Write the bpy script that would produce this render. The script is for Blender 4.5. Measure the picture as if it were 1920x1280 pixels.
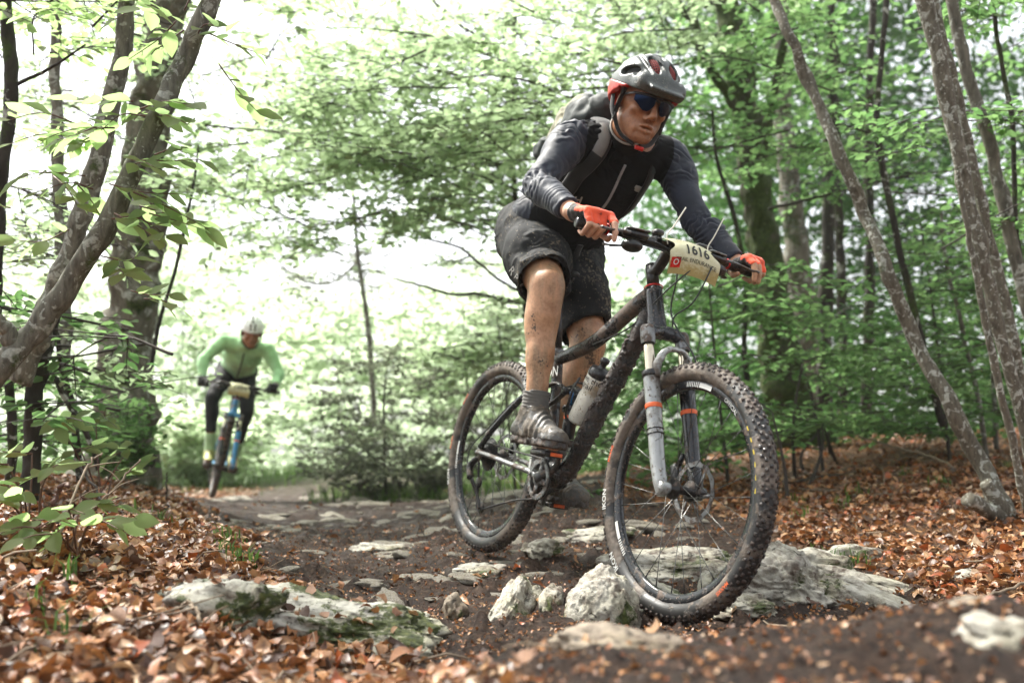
import bpy, bmesh, math, random
import numpy as np
from mathutils import Vector, Matrix

random.seed(11)
rng = np.random.default_rng(11)
sc = bpy.context.scene
for _o in list(bpy.data.objects):
    bpy.data.objects.remove(_o)
C = sc.collection
A3 = lambda *v: np.array(v, float)

# ------------------------------------------------------------------ camera
FPX, HORIZON, CAMZ = 1866.7, 850.0, 0.45
PITCH = math.atan((HORIZON - 640.0) / FPX)
cd = bpy.data.cameras.new('camera')
cam = bpy.data.objects.new('camera', cd)
C.objects.link(cam)
cam.location = (0, 0, CAMZ)
cam.rotation_euler = (math.pi / 2 + PITCH, 0, 0)
cd.lens = 35.0
cd.sensor_width = 36.0
cd.clip_start = 0.05
cd.clip_end = 1000
cd.dof.use_dof = True
cd.dof.focus_distance = 3.05
cd.dof.aperture_fstop = 2.3
sc.camera = cam

# ------------------------------------------------------------------ sky, sun, exposure
SUN_EL, SUN_AZ = math.radians(58), math.radians(-50)      # azimuth from +Y towards +X: behind the riders, to the left
w = bpy.data.worlds.new('World')
sc.world = w
w.use_nodes = True
nt = w.node_tree
nt.nodes.clear()
sky = nt.nodes.new('ShaderNodeTexSky')
sky.sky_type = 'NISHITA'
sky.sun_disc = False
sky.sun_elevation = SUN_EL
sky.sun_rotation = SUN_AZ
sky.air_density = 1.0
sky.dust_density = 4.0
sky.ozone_density = 1.0
hs = nt.nodes.new('ShaderNodeHueSaturation')
hs.inputs['Saturation'].default_value = 0.22               # bright cloud layer: nearly neutral
bg = nt.nodes.new('ShaderNodeBackground')
bg.inputs['Strength'].default_value = 0.15
wo = nt.nodes.new('ShaderNodeOutputWorld')
nt.links.new(sky.outputs[0], hs.inputs['Color'])
nt.links.new(hs.outputs[0], bg.inputs['Color'])
nt.links.new(bg.outputs[0], wo.inputs['Surface'])
sd = bpy.data.lights.new('sun', 'SUN')
sd.energy = 3.6
sd.angle = math.radians(9)
sd.color = (1.0, 0.96, 0.88)
so = bpy.data.objects.new('sun', sd)
C.objects.link(so)
_d = Vector((math.sin(SUN_AZ) * math.cos(SUN_EL), math.cos(SUN_AZ) * math.cos(SUN_EL), math.sin(SUN_EL)))
so.rotation_euler = _d.to_track_quat('Z', 'Y').to_euler()
sc.view_settings.view_transform = 'Standard'
sc.view_settings.look = 'None'
sc.view_settings.gamma = 1.0
sc.view_settings.use_curve_mapping = False
sc.view_settings.exposure = 1.6
sc.render.engine = 'CYCLES'
sc.cycles.use_denoising = True
try:
    sc.cycles.denoiser = 'OPENIMAGEDENOISE'
except Exception:
    pass
sc.cycles.max_bounces = 12
sc.cycles.diffuse_bounces = 9
sc.cycles.transmission_bounces = 6
sc.cycles.transparent_max_bounces = 8
sc.cycles.caustics_reflective = False
sc.cycles.caustics_refractive = False
sc.cycles.sample_clamp_indirect = 6.0


def at(px, py, d):
    """world point seen at photo pixel (1920 wide) at distance d along the view axis"""
    xr = (px - 960.0) / FPX
    yu = -(py - 640.0) / FPX
    ca, sa = math.cos(PITCH), math.sin(PITCH)
    return A3(xr * d, d * (ca - yu * sa), CAMZ + d * (sa + yu * ca))


# ------------------------------------------------------------------ noise
def _hash(ix, iy, iz, s):
    h = (ix * 374761393 + iy * 668265263 + iz * 2147483647 + s * 974711 + 1013904223) & 0xFFFFFFFF
    h = ((h ^ (h >> 13)) * 1274126177) & 0xFFFFFFFF
    h = ((h ^ (h >> 16)) * 2246822519) & 0xFFFFFFFF
    return ((h ^ (h >> 15)) & 0xFFFFFF) / float(0xFFFFFF) * 2 - 1


def vnoise(P, scale=1.0, seed=0):
    P = np.asarray(P, float) * scale
    I = np.floor(P).astype(np.int64)
    f = P - I
    f = f * f * f * (f * (f * 6 - 15) + 10)
    out = 0
    for dx in (0, 1):
        wx = f[:, 0] if dx else 1 - f[:, 0]
        for dy in (0, 1):
            wy = f[:, 1] if dy else 1 - f[:, 1]
            for dz in (0, 1):
                wz = f[:, 2] if dz else 1 - f[:, 2]
                out = out + wx * wy * wz * _hash(I[:, 0] + dx, I[:, 1] + dy, I[:, 2] + dz, seed)
    return out


def fbm(P, scale=1.0, octv=4, seed=0, gain=0.5):
    a, t = 1.0, 0
    for k in range(octv):
        t = t + a * vnoise(P, scale * 2 ** k, seed + 17 * k)
        a *= gain
    return t


# ------------------------------------------------------------------ mesh building
def link(o, parent=None):
    C.objects.link(o)
    if parent is not None:
        o.parent = parent
    return o


def make_mesh(name, V, Q=None, T=None, smooth=True, rnd=None, matidx=None):
    V = np.ascontiguousarray(V, np.float32)
    nq = 0 if Q is None else len(Q)
    ntr = 0 if T is None else len(T)
    me = bpy.data.meshes.new(name)
    me.vertices.add(len(V))
    me.vertices.foreach_set('co', V.ravel())
    li = []
    if nq:
        li.append(np.asarray(Q, np.int32).ravel())
    if ntr:
        li.append(np.asarray(T, np.int32).ravel())
    li = np.concatenate(li) if li else np.zeros(0, np.int32)
    me.loops.add(len(li))
    me.loops.foreach_set('vertex_index', li)
    me.polygons.add(nq + ntr)
    st = np.concatenate([np.arange(nq) * 4, nq * 4 + np.arange(ntr) * 3]).astype(np.int32)
    me.polygons.foreach_set('loop_start', st)
    if smooth:
        me.polygons.foreach_set('use_smooth', np.ones(nq + ntr, bool))
    if matidx is not None:
        me.polygons.foreach_set('material_index', np.asarray(matidx, np.int32))
    if rnd is not None:
        a = me.attributes.new('rnd', 'FLOAT', 'POINT')
        a.data.foreach_set('value', np.ascontiguousarray(rnd, np.float32))
    me.update(calc_edges=True)
    me.validate()
    return me


def add_attr(me, name, vals):
    a = me.attributes.new(name, 'FLOAT', 'POINT')
    a.data.foreach_set('value', np.ascontiguousarray(vals, np.float32))


def frames(P):
    P = np.asarray(P, float)
    T = np.gradient(P, axis=0)
    T /= np.linalg.norm(T, axis=1)[:, None] + 1e-12
    n = np.cross(T[0], A3(0, 0, 1))
    if np.linalg.norm(n) < 1e-3:
        n = np.cross(T[0], A3(1, 0, 0))
    n /= np.linalg.norm(n)
    N = [n]
    for i in range(1, len(P)):
        n = N[-1] - T[i] * np.dot(N[-1], T[i])
        n /= np.linalg.norm(n) + 1e-12
        N.append(n)
    N = np.array(N)
    return T, N, np.cross(T, N)


def smooth_path(P, n):
    """Catmull-Rom through control points, n samples"""
    P = np.asarray(P, float)
    if len(P) == 2:
        t = np.linspace(0, 1, n)[:, None]
        return P[0] * (1 - t) + P[1] * t
    Q = np.vstack([2 * P[0] - P[1], P, 2 * P[-1] - P[-2]])
    u = np.linspace(0, len(P) - 1 - 1e-9, n)
    i = u.astype(int)
    t = (u - i)[:, None]
    p0, p1, p2, p3 = Q[i], Q[i + 1], Q[i + 2], Q[i + 3]
    return 0.5 * ((2 * p1) + (-p0 + p2) * t + (2 * p0 - 5 * p1 + 4 * p2 - p3) * t * t + (-p0 + 3 * p1 - 3 * p2 + p3) * t ** 3)


class MB:
    """collects shapes, then links them as ONE mesh object"""

    def __init__(s):
        s.V, s.Q, s.T, s.n, s.R = [], [], [], 0, []

    def add(s, V, Q=None, T=None, rnd=0.5):
        V = np.asarray(V, float)
        s.V.append(V)
        if Q is not None and len(Q):
            s.Q.append(np.asarray(Q) + s.n)
        if T is not None and len(T):
            s.T.append(np.asarray(T) + s.n)
        s.R.append(np.broadcast_to(np.asarray(rnd, float), (len(V),)))
        s.n += len(V)
        return s

    def tube(s, P, R, seg=8, caps=True, sq=1.0, n=None, rnd=0.5, up=None):
        P = np.asarray(P, float)
        if n:
            m = len(P)
            R = np.interp(np.linspace(0, m - 1, n), np.arange(m), np.broadcast_to(np.asarray(R, float), (m,)))
            P = smooth_path(P, n)
        m = len(P)
        R = np.broadcast_to(np.asarray(R, float), (m,))
        T, N, B = frames(P)
        if up is not None:
            B = np.cross(T, np.cross(np.broadcast_to(np.asarray(up, float), T.shape), T))
            B /= np.linalg.norm(B, axis=1)[:, None] + 1e-9
            N = np.cross(B, T)
        a = np.arange(seg) * 2 * math.pi / seg
        V = (P[:, None, :] + R[:, None, None] * (np.cos(a)[None, :, None] * N[:, None, :] + sq * np.sin(a)[None, :, None] * B[:, None, :])).reshape(-1, 3)
        i = np.arange(m - 1)[:, None] * seg
        j = np.arange(seg)[None, :]
        k = (j + 1) % seg
        Q = np.stack([i + j, i + k, i + seg + k, i + seg + j], -1).reshape(-1, 4)
        Tt = None
        if caps:
            V = np.vstack([V, P[0], P[-1]])
            jj = np.arange(seg)
            kk = (jj + 1) % seg
            e = (m - 1) * seg
            Tt = np.vstack([np.stack([kk, jj, np.full(seg, m * seg)], 1), np.stack([e + jj, e + kk, np.full(seg, m * seg + 1)], 1)])
        return s.add(V, Q, Tt, rnd)

    def lathe(s, prof, c, axis, seg=24, closed=False, rnd=0.5):
        """prof: list of (r, h) revolved about axis through c"""
        prof = np.asarray(prof, float)
        ax = np.asarray(axis, float)
        ax = ax / np.linalg.norm(ax)
        u = np.cross(ax, A3(0, 0, 1))
        if np.linalg.norm(u) < 1e-3:
            u = np.cross(ax, A3(1, 0, 0))
        u /= np.linalg.norm(u)
        v = np.cross(ax, u)
        a = np.arange(seg) * 2 * math.pi / seg
        D = np.cos(a)[:, None] * u + np.sin(a)[:, None] * v
        m = len(prof)
        V = (np.asarray(c, float) + prof[:, 0][:, None, None] * D[None] + prof[:, 1][:, None, None] * ax).reshape(-1, 3)
        r = np.arange(m if closed else m - 1)[:, None]
        r2 = (r + 1) % m
        j = np.arange(seg)[None]
        k = (j + 1) % seg
        Q = np.stack([r * seg + j, r * seg + k, r2 * seg + k, r2 * seg + j], -1).reshape(-1, 4)
        return s.add(V, Q, None, rnd)

    def disc(s, c, axis, r, h, seg=24):
        return s.lathe([(1e-4, -h / 2), (r * .97, -h / 2), (r, -h / 2 * .7), (r, h / 2 * .7), (r * .97, h / 2), (1e-4, h / 2)], c, axis, seg)

    def torus(s, c, axis, R, r, seg=48, m=8):
        a = np.arange(m) * 2 * math.pi / m
        return s.lathe(np.stack([R + r * np.cos(a), r * np.sin(a)], 1), c, axis, seg, True)

    def ell(s, c, rad, rot=None, n=14):
        th = np.linspace(0, math.pi, n // 2 + 2)
        ph = np.arange(n) * 2 * math.pi / n
        V = np.stack([np.sin(th)[:, None] * np.cos(ph), np.sin(th)[:, None] * np.sin(ph), np.cos(th)[:, None] + 0 * ph], -1).reshape(-1, 3) * np.asarray(rad)
        if rot is not None:
            V = V @ np.asarray(rot).T
        m = len(th)
        r = np.arange(m - 1)[:, None] * n
        j = np.arange(n)[None]
        k = (j + 1) % n
        Q = np.stack([r + j, r + n + j, r + n + k, r + k], -1).reshape(-1, 4)
        return s.add(V + np.asarray(c), Q)

    def cbox(s, c, size, rot=None, bev=None):
        h = np.asarray(size, float) / 2
        b = min(h) * .25 if bev is None else bev
        pts, ids = [], {}
        for sx in (-1, 1):
            for sy in (-1, 1):
                for sz in (-1, 1):
                    g = A3(sx, sy, sz)
                    for ax in range(3):
                        q = g * (h - b)
                        q[ax] = g[ax] * h[ax]
                        ids[(sx, sy, sz, ax)] = len(pts)
                        pts.append(q)
        V = np.array(pts)
        Q, T = [], []
        for ax in range(3):
            o1, o2 = [(1, 2), (2, 0), (0, 1)][ax]
            for sg in (-1, 1):
                f = []
                for (a1, a2) in ((-1, -1), (1, -1), (1, 1), (-1, 1)):
                    g = [0, 0, 0]
                    g[ax], g[o1], g[o2] = sg, a1, a2
                    f.append(ids[(g[0], g[1], g[2], ax)])
                Q.append(f if sg > 0 else f[::-1])
            for a1 in (-1, 1):
                for a2 in (-1, 1):
                    f = []
                    for (sg, which) in ((-1, o1), (1, o1), (1, o2), (-1, o2)):
                        g = [0, 0, 0]
                        g[ax], g[o1], g[o2] = sg, a1, a2
                        f.append(ids[(g[0], g[1], g[2], which)])
                    Q.append(f if a1 * a2 < 0 else f[::-1])
        for sx in (-1, 1):
            for sy in (-1, 1):
                for sz in (-1, 1):
                    f = [ids[(sx, sy, sz, k)] for k in range(3)]
                    T.append(f if sx * sy * sz > 0 else f[::-1])
        if rot is not None:
            V = V @ np.asarray(rot).T
        return s.add(V + np.asarray(c), Q, T)

    def arrays(s):
        V = np.vstack(s.V)
        Q = np.vstack(s.Q) if s.Q else None
        T = np.vstack(s.T) if s.T else None
        return V, Q, T, np.concatenate(s.R)

    def build(s, name, mat, parent=None, off=None, smooth=True, disp=None):
        V, Q, T, R = s.arrays()
        if disp is not None:
            V = V + disp(V)
        if off is not None:
            V = V - off
        me = make_mesh(name, V, Q, T, smooth, R)
        me.materials.append(mat)
        o = bpy.data.objects.new(name, me)
        return link(o, parent)


def tag(o, label=None, cat=None, group=None, kind=None):
    if label:
        o['label'] = label
    if cat:
        o['category'] = cat
    if group:
        o['group'] = group
    if kind:
        o['kind'] = kind
    return o


def thing(name, label, cat, loc=(0, 0, 0), group=None):
    o = bpy.data.objects.new(name, None)
    o.empty_display_size = 0.1
    o.location = loc
    link(o)
    return tag(o, label, cat, group)


# ------------------------------------------------------------------ distance-field modelling (bodies, clothes, rocks)
def smin(a, b, k):
    if k <= 0:
        return np.minimum(a, b)
    h = np.clip(0.5 + 0.5 * (b - a) / k, 0, 1)
    return b + (a - b) * h - k * h * (1 - h)


class Field:
    def __init__(s, lo, hi, h):
        s.lo, s.h = np.asarray(lo, float), h
        s.dim = tuple(int(x) for x in np.ceil((np.asarray(hi) - s.lo) / h) + 1)
        s.v = np.full(s.dim, 9.0, np.float32)

    def reg(s, lo, hi):
        a = np.clip(np.floor((np.asarray(lo) - s.lo) / s.h).astype(int), 0, np.array(s.dim))
        b = np.clip(np.ceil((np.asarray(hi) - s.lo) / s.h).astype(int) + 1, 0, np.array(s.dim))
        if np.any(b <= a):
            return None, None
        sl = tuple(slice(x, y) for x, y in zip(a, b))
        g = [(s.lo[i] + s.h * np.arange(a[i], b[i])).astype(np.float32) for i in range(3)]
        return sl, (g[0][:, None, None], g[1][None, :, None], g[2][None, None, :])

    def prim(s, p, infl=0.0):
        """returns slice, distance for a primitive tuple"""
        t = p[0]
        pad = 0.035 + infl
        if t == 'c':
            _, a, b, ra, rb = p[:5]
            a, b = np.asarray(a, float), np.asarray(b, float)
            m = max(ra, rb) + pad
            sl, g = s.reg(np.minimum(a, b) - m, np.maximum(a, b) + m)
            if sl is None:
                return None, None
            ab = b - a
            L = float(ab @ ab) + 1e-12
            X, Y, Z = g[0] - a[0], g[1] - a[1], g[2] - a[2]
            tt = np.clip((X * ab[0] + Y * ab[1] + Z * ab[2]) / L, 0, 1)
            d = np.sqrt((X - tt * ab[0]) ** 2 + (Y - tt * ab[1]) ** 2 + (Z - tt * ab[2]) ** 2) - (ra + (rb - ra) * tt + infl)
            return sl, d
        if t == 'e':
            _, c, r, R = p[:4]
            c = np.asarray(c, float)
            r = np.asarray(r, float) + infl
            m = max(r) + pad
            sl, g = s.reg(c - m, c + m)
            if sl is None:
                return None, None
            X, Y, Z = g[0] - c[0], g[1] - c[1], g[2] - c[2]
            R = np.eye(3) if R is None else np.asarray(R)
            L = [X * R[0, i] + Y * R[1, i] + Z * R[2, i] for i in range(3)]
            k0 = np.sqrt((L[0] / r[0]) ** 2 + (L[1] / r[1]) ** 2 + (L[2] / r[2]) ** 2)
            k1 = np.sqrt((L[0] / r[0] ** 2) ** 2 + (L[1] / r[1] ** 2) ** 2 + (L[2] / r[2] ** 2) ** 2)
            return sl, k0 * (k0 - 1) / (k1 + 1e-6)
        if t == 'b':
            _, c, hf, R, rd = p[:5]
            c = np.asarray(c, float)
            hf = np.asarray(hf, float)
            m = np.linalg.norm(hf) + pad
            sl, g = s.reg(c - m, c + m)
            if sl is None:
                return None, None
            X, Y, Z = g[0] - c[0], g[1] - c[1], g[2] - c[2]
            R = np.eye(3) if R is None else np.asarray(R)
            q = [np.abs(X * R[0, i] + Y * R[1, i] + Z * R[2, i]) - (hf[i] - rd) for i in range(3)]
            d = np.sqrt(sum(np.maximum(x, 0) ** 2 for x in q)) + np.minimum(np.maximum(q[0], np.maximum(q[1], q[2])), 0) - rd - infl
            return sl, d

    def add(s, prims, infl=0.0, k=None):
        for p in prims:
            kk = p[-1] if k is None else k
            sl, d = s.prim(p, infl)
            if sl is not None:
                s.v[sl] = smin(s.v[sl], d, kk)
        return s

    def sub(s, prims, k=0.004, infl=0.0):
        for p in prims:
            sl, d = s.prim(p, infl)
            if sl is not None:
                s.v[sl] = -smin(-s.v[sl], d, k)
        return s

    def clip(s, pt, nrm, region=None):
        """remove what lies on the +nrm side (optionally only inside a sphere region (c, r))"""
        nrm = np.asarray(nrm, float)
        nrm = nrm / np.linalg.norm(nrm)
        if region is None:
            sl, g = s.reg(s.lo, s.lo + s.h * np.array(s.dim))
        else:
            sl, g = s.reg(np.asarray(region[0]) - region[1], np.asarray(region[0]) + region[1])
            if sl is None:
                return s
        d = (g[0] - pt[0]) * nrm[0] + (g[1] - pt[1]) * nrm[1] + (g[2] - pt[2]) * nrm[2]
        if region is not None:
            c, r = region
            m = np.sqrt((g[0] - c[0]) ** 2 + (g[1] - c[1]) ** 2 + (g[2] - c[2]) ** 2) < r
            s.v[sl] = np.where(m, np.maximum(s.v[sl], d), s.v[sl])
        else:
            s.v[sl] = np.maximum(s.v[sl], d)
        return s

    def surf(s):
        v = s.v
        v[0], v[-1], v[:, 0], v[:, -1], v[:, :, 0], v[:, :, -1] = 9, 9, 9, 9, 9, 9
        neg = v < 0
        nx, ny, nz = s.dim
        sub = lambda a, i, j, k: a[i:nx - 1 + i, j:ny - 1 + j, k:nz - 1 + k]
        anyn = np.zeros((nx - 1, ny - 1, nz - 1), bool)
        alln = np.ones_like(anyn)
        for i in (0, 1):
            for j in (0, 1):
                for k in (0, 1):
                    q = sub(neg, i, j, k)
                    anyn |= q
                    alln &= q
        act = anyn & ~alln
        I = np.argwhere(act)
        idx = np.full(act.shape, -1, np.int32)
        idx[act] = np.arange(len(I))
        cor = {}
        for i in (0, 1):
            for j in (0, 1):
                for k in (0, 1):
                    cor[(i, j, k)] = v[I[:, 0] + i, I[:, 1] + j, I[:, 2] + k]
        acc = np.zeros((len(I), 3))
        cnt = np.zeros(len(I))
        for ax in range(3):
            for a in (0, 1):
                for b in (0, 1):
                    c0 = [a, b]
                    c0.insert(ax, 0)
                    c1 = [a, b]
                    c1.insert(ax, 1)
                    v0, v1 = cor[tuple(c0)], cor[tuple(c1)]
                    m = (v0 < 0) != (v1 < 0)
                    t = np.where(m, v0 / np.where(m, v0 - v1, 1), 0)
                    p = np.tile(np.array(c0, float), (len(I), 1))
                    p[:, ax] = t
                    acc[m] += p[m]
                    cnt[m] += 1
        V = s.lo + s.h * (I + acc / cnt[:, None])
        Q = []
        for ax in range(3):
            n0 = [slice(None)] * 3
            n1 = [slice(None)] * 3
            n0[ax] = slice(0, -1)
            n1[ax] = slice(1, None)
            e = neg[tuple(n0)] != neg[tuple(n1)]
            E = np.argwhere(e)
            o1, o2 = [(1, 2), (2, 0), (0, 1)][ax]
            E = E[(E[:, o1] > 0) & (E[:, o2] > 0)]
            flip = neg[tuple(E.T)]
            d1 = np.zeros(3, int)
            d1[o1] = 1
            d2 = np.zeros(3, int)
            d2[o2] = 1
            q = np.stack([idx[tuple((E - d1 - d2).T)], idx[tuple((E - d2).T)], idx[tuple(E.T)], idx[tuple((E - d1).T)]], 1)
            q[~flip] = q[~flip][:, ::-1]
            Q.append(q)
        Q = np.vstack(Q)
        Q = Q[(Q >= 0).all(1)]
        return V, Q


def relax(V, Q, it=2, lam=0.5):
    """Laplacian smoothing of a quad mesh"""
    E = np.vstack([Q[:, [0, 1]], Q[:, [1, 2]], Q[:, [2, 3]], Q[:, [3, 0]]])
    n = len(V)
    deg = np.bincount(E.ravel(), minlength=n).astype(float)
    for _ in range(it):
        S = np.stack([np.bincount(E[:, 0], V[E[:, 1], c], n) + np.bincount(E[:, 1], V[E[:, 0], c], n) for c in range(3)], 1)
        V = V + lam * (S / np.maximum(deg, 1)[:, None] - V)
    return V


def vnormals(V, Q):
    n = np.cross(V[Q[:, 2]] - V[Q[:, 0]], V[Q[:, 3]] - V[Q[:, 1]])
    N = np.zeros_like(V)
    for c in range(3):
        N[:, c] = sum(np.bincount(Q[:, k], n[:, c], len(V)) for k in range(4))
    return N / (np.linalg.norm(N, axis=1)[:, None] + 1e-12)


def mesh_obj(name, V, Q, mats, parent=None, off=None, T=None, smooth=True, matidx=None, rnd=None):
    if off is not None:
        V = V - off
    me = make_mesh(name, V, Q, T, smooth, rnd, matidx)
    for m in (mats if isinstance(mats, (list, tuple)) else [mats]):
        me.materials.append(m)
    return link(bpy.data.objects.new(name, me), parent)


def rotm(ax, t):
    return np.array(Matrix.Rotation(t, 3, Vector(ax)))


def basis(x, z):
    """rotation matrix whose columns are x, y, z with x kept and z made orthogonal"""
    x = np.asarray(x, float)
    x = x / np.linalg.norm(x)
    y = np.cross(z, x)
    y /= np.linalg.norm(y)
    return np.stack([x, y, np.cross(x, y)], 1)
# ------------------------------------------------------------------ materials
def new_mat(name):
    m = bpy.data.materials.new(name)
    m.use_nodes = True
    n = m.node_tree
    n.nodes.clear()
    out = n.nodes.new('ShaderNodeOutputMaterial')
    p = n.nodes.new('ShaderNodeBsdfPrincipled')
    n.links.new(p.outputs[0], out.inputs[0])
    return m, n, p, out


def nd(n, typ, **kw):
    x = n.nodes.new(typ)
    for k, v in kw.items():
        if k in x.inputs:
            x.inputs[k].default_value = v
        else:
            setattr(x, k, v)
    return x


def coords(n, kind='Object', scale=(1, 1, 1)):
    tc = n.nodes.new('ShaderNodeTexCoord')
    mp = n.nodes.new('ShaderNodeMapping')
    mp.inputs['Scale'].default_value = scale
    n.links.new(tc.outputs[kind], mp.inputs[0])
    return mp.outputs[0]


def noise(n, vec, scale, detail=5, rough=.55, dist=0.0):
    x = nd(n, 'ShaderNodeTexNoise', Scale=scale, Detail=detail, Roughness=rough, Distortion=dist)
    n.links.new(vec, x.inputs['Vector'])
    return x.outputs[0]


def ramp(n, fac, stops, interp='LINEAR'):
    r = n.nodes.new('ShaderNodeValToRGB')
    r.color_ramp.interpolation = interp
    e = r.color_ramp.elements
    while len(e) < len(stops):
        e.new(0.5)
    for k, (p, c) in enumerate(stops):
        e[k].position = p
        e[k].color = (*c, 1) if not np.isscalar(c) else (c, c, c, 1)
    n.links.new(fac, r.inputs[0])
    return r.outputs[0]


def mix(n, fac, a, b, mode='MIX'):
    x = n.nodes.new('ShaderNodeMix')
    x.data_type = 'RGBA'
    x.blend_type = mode
    x.clamp_factor = True
    for sock, v in ((x.inputs[0], fac), (x.inputs[6], a), (x.inputs[7], b)):
        if isinstance(v, bpy.types.NodeSocket):
            n.links.new(v, sock)
        elif np.isscalar(v):
            sock.default_value = v
        else:
            sock.default_value = (*v, 1)
    return x.outputs[2]


def bump(n, p, h, strength=.5, dist=.01):
    b = nd(n, 'ShaderNodeBump', Strength=strength, Distance=dist)
    n.links.new(h, b.inputs['Height'])
    n.links.new(b.outputs[0], p.inputs['Normal'])
    return b


def attr(n, name='rnd'):
    a = n.nodes.new('ShaderNodeAttribute')
    a.attribute_name = name
    return a.outputs['Fac']


def setp(p, **kw):
    for k, v in kw.items():
        k = k.replace('_', ' ')
        s = p.inputs.get(k)
        if s is None:
            continue
        s.default_value = (*v, 1) if isinstance(v, tuple) and len(v) == 3 and len(s.default_value) == 4 else v


def plain(name, col, rough=.5, metal=0.0, spec=.5, var=.25, scale=30, bmp=0.0, bs=60, bd=.002, coat=0.0):
    """solid colour with slight procedural wear"""
    m, n, p, _ = new_mat(name)
    v = coords(n)
    f = noise(n, v, scale)
    c = ramp(n, f, [(.3, tuple(x * (1 - var) for x in col)), (.7, tuple(min(1, x * (1 + var)) for x in col))])
    n.links.new(c, p.inputs['Base Color'])
    r = ramp(n, noise(n, v, scale * 2.3), [(.3, max(.02, rough - .12)), (.7, min(1, rough + .12))])
    n.links.new(r, p.inputs['Roughness'])
    setp(p, Metallic=metal, Specular_IOR_Level=spec, Coat_Weight=coat)
    if bmp:
        bump(n, p, noise(n, v, bs, 6), bmp, bd)
    return m


MUD = (.085, .058, .042)


def muddy(name, col, amount=.5, scale=14, rough=.35, metal=0.0, mudcol=MUD, soft=.06, speck=True, bd=.004, zdir=None):
    """a part splashed with mud: clean colour below, rough brown mud above a noise threshold"""
    m, n, p, _ = new_mat(name)
    v = coords(n)
    f = noise(n, v, scale, 8, .65)
    t = .62 - .3 * amount
    mask = ramp(n, f, [(t, 0.0), (t + soft, 1.0)])
    if speck:
        f2 = noise(n, v, scale * 9, 3, .5)
        mk2 = ramp(n, f2, [(.63 - .06 * amount, 0.0), (.66 - .06 * amount, 1.0)])
        mask = mix(n, 1.0, mask, mk2, 'LIGHTEN')
    mc = ramp(n, noise(n, v, scale * 5, 5), [(.3, tuple(x * .55 for x in mudcol)), (.55, mudcol), (.78, tuple(min(1, x * 2.1) for x in mudcol))])
    cc = ramp(n, noise(n, v, scale * 2, 4), [(.3, tuple(x * .8 for x in col)), (.7, tuple(min(1, x * 1.2) for x in col))])
    n.links.new(mix(n, mask, cc, mc), p.inputs['Base Color'])
    n.links.new(mix(n, mask, (rough,) * 3, (.62,) * 3), p.inputs['Roughness'])
    if metal:
        n.links.new(mix(n, mask, (metal,) * 3, (0, 0, 0)), p.inputs['Metallic'])
    h = mix(n, 1.0, mask, noise(n, v, scale * 12, 5), 'MULTIPLY')
    bump(n, p, h, .8, bd)
    return m


def fabric(name, col, col2=None, stripes=0.0, rough=.8, sheen=.25, dirt=0.0, dirtcol=(.16, .12, .085), fold=0.0):
    m, n, p, _ = new_mat(name)
    v = coords(n)
    base = ramp(n, noise(n, v, 9, 4), [(.32, tuple(x * .72 for x in col)), (.68, col2 or tuple(x * 1.25 for x in col))])
    if dirt:
        f = noise(n, v, 7, 3)
        zone = ramp(n, f, [(.5, 0.0), (.68, 1.0)])
        sp = ramp(n, noise(n, v, 75, 6, .7), [(.52, 0.0), (.66, 1.0)])
        mk = mix(n, 1.0, zone, sp, 'MULTIPLY')
        sp2 = ramp(n, noise(n, v, 150, 2), [(.68, 0.0), (.71, 1.0)])
        mk = mix(n, 1.0, mk, sp2, 'LIGHTEN')
        base = mix(n, mix(n, 1.0, mk, (dirt,) * 3, 'MULTIPLY'), base, dirtcol)
    n.links.new(base, p.inputs['Base Color'])
    setp(p, Roughness=rough, Sheen_Weight=sheen, Specular_IOR_Level=.3)
    weave = noise(n, v, 420, 2)
    h = mix(n, .5, weave, noise(n, v, 40, 4))
    bump(n, p, h, .35, .002)
    return m


def bark(name, dark, light, lichen=.4, moss=0.0, vs=(7, 7, 2.0), bd=.012, lich=(.42, .43, .38), scale=1.0, rings=False):
    m, n, p, _ = new_mat(name)
    v = coords(n, 'Object', tuple(x * scale for x in vs))
    v2 = coords(n, 'Object', (scale,) * 3)
    f = noise(n, v, 3.0, 8, .62, .4)
    c = ramp(n, f, [(.3, dark), (.52, tuple((a + b) / 2 for a, b in zip(dark, light))), (.72, light)])
    l1 = ramp(n, noise(n, v2, 9, 7, .6, .8), [(.62 - .14 * lichen, 0.0), (.66 - .14 * lichen, 1.0)])
    l2 = ramp(n, noise(n, v2, 24, 3, .5), [(.68 - .06 * lichen, 0.0), (.71 - .06 * lichen, 1.0)])
    lm = mix(n, 1.0, l1, l2, 'LIGHTEN')
    lc = ramp(n, noise(n, v2, 60, 3), [(.3, tuple(x * .6 for x in lich)), (.7, lich)])
    c = mix(n, lm, c, lc)
    if moss:
        mm = ramp(n, noise(n, v2, 4.5, 6, .65), [(.62 - .3 * moss, 0.0), (.72 - .3 * moss, 1.0)])
        mc = ramp(n, noise(n, v2, 40, 4), [(.3, (.018, .028, .008)), (.7, (.06, .085, .02))])
        c = mix(n, mm, c, mc)
    n.links.new(c, p.inputs['Base Color'])
    setp(p, Roughness=.85, Specular_IOR_Level=.25)
    h = mix(n, .5, f, noise(n, v2, 70, 4))
    bump(n, p, h, .7, bd)
    return m


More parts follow.
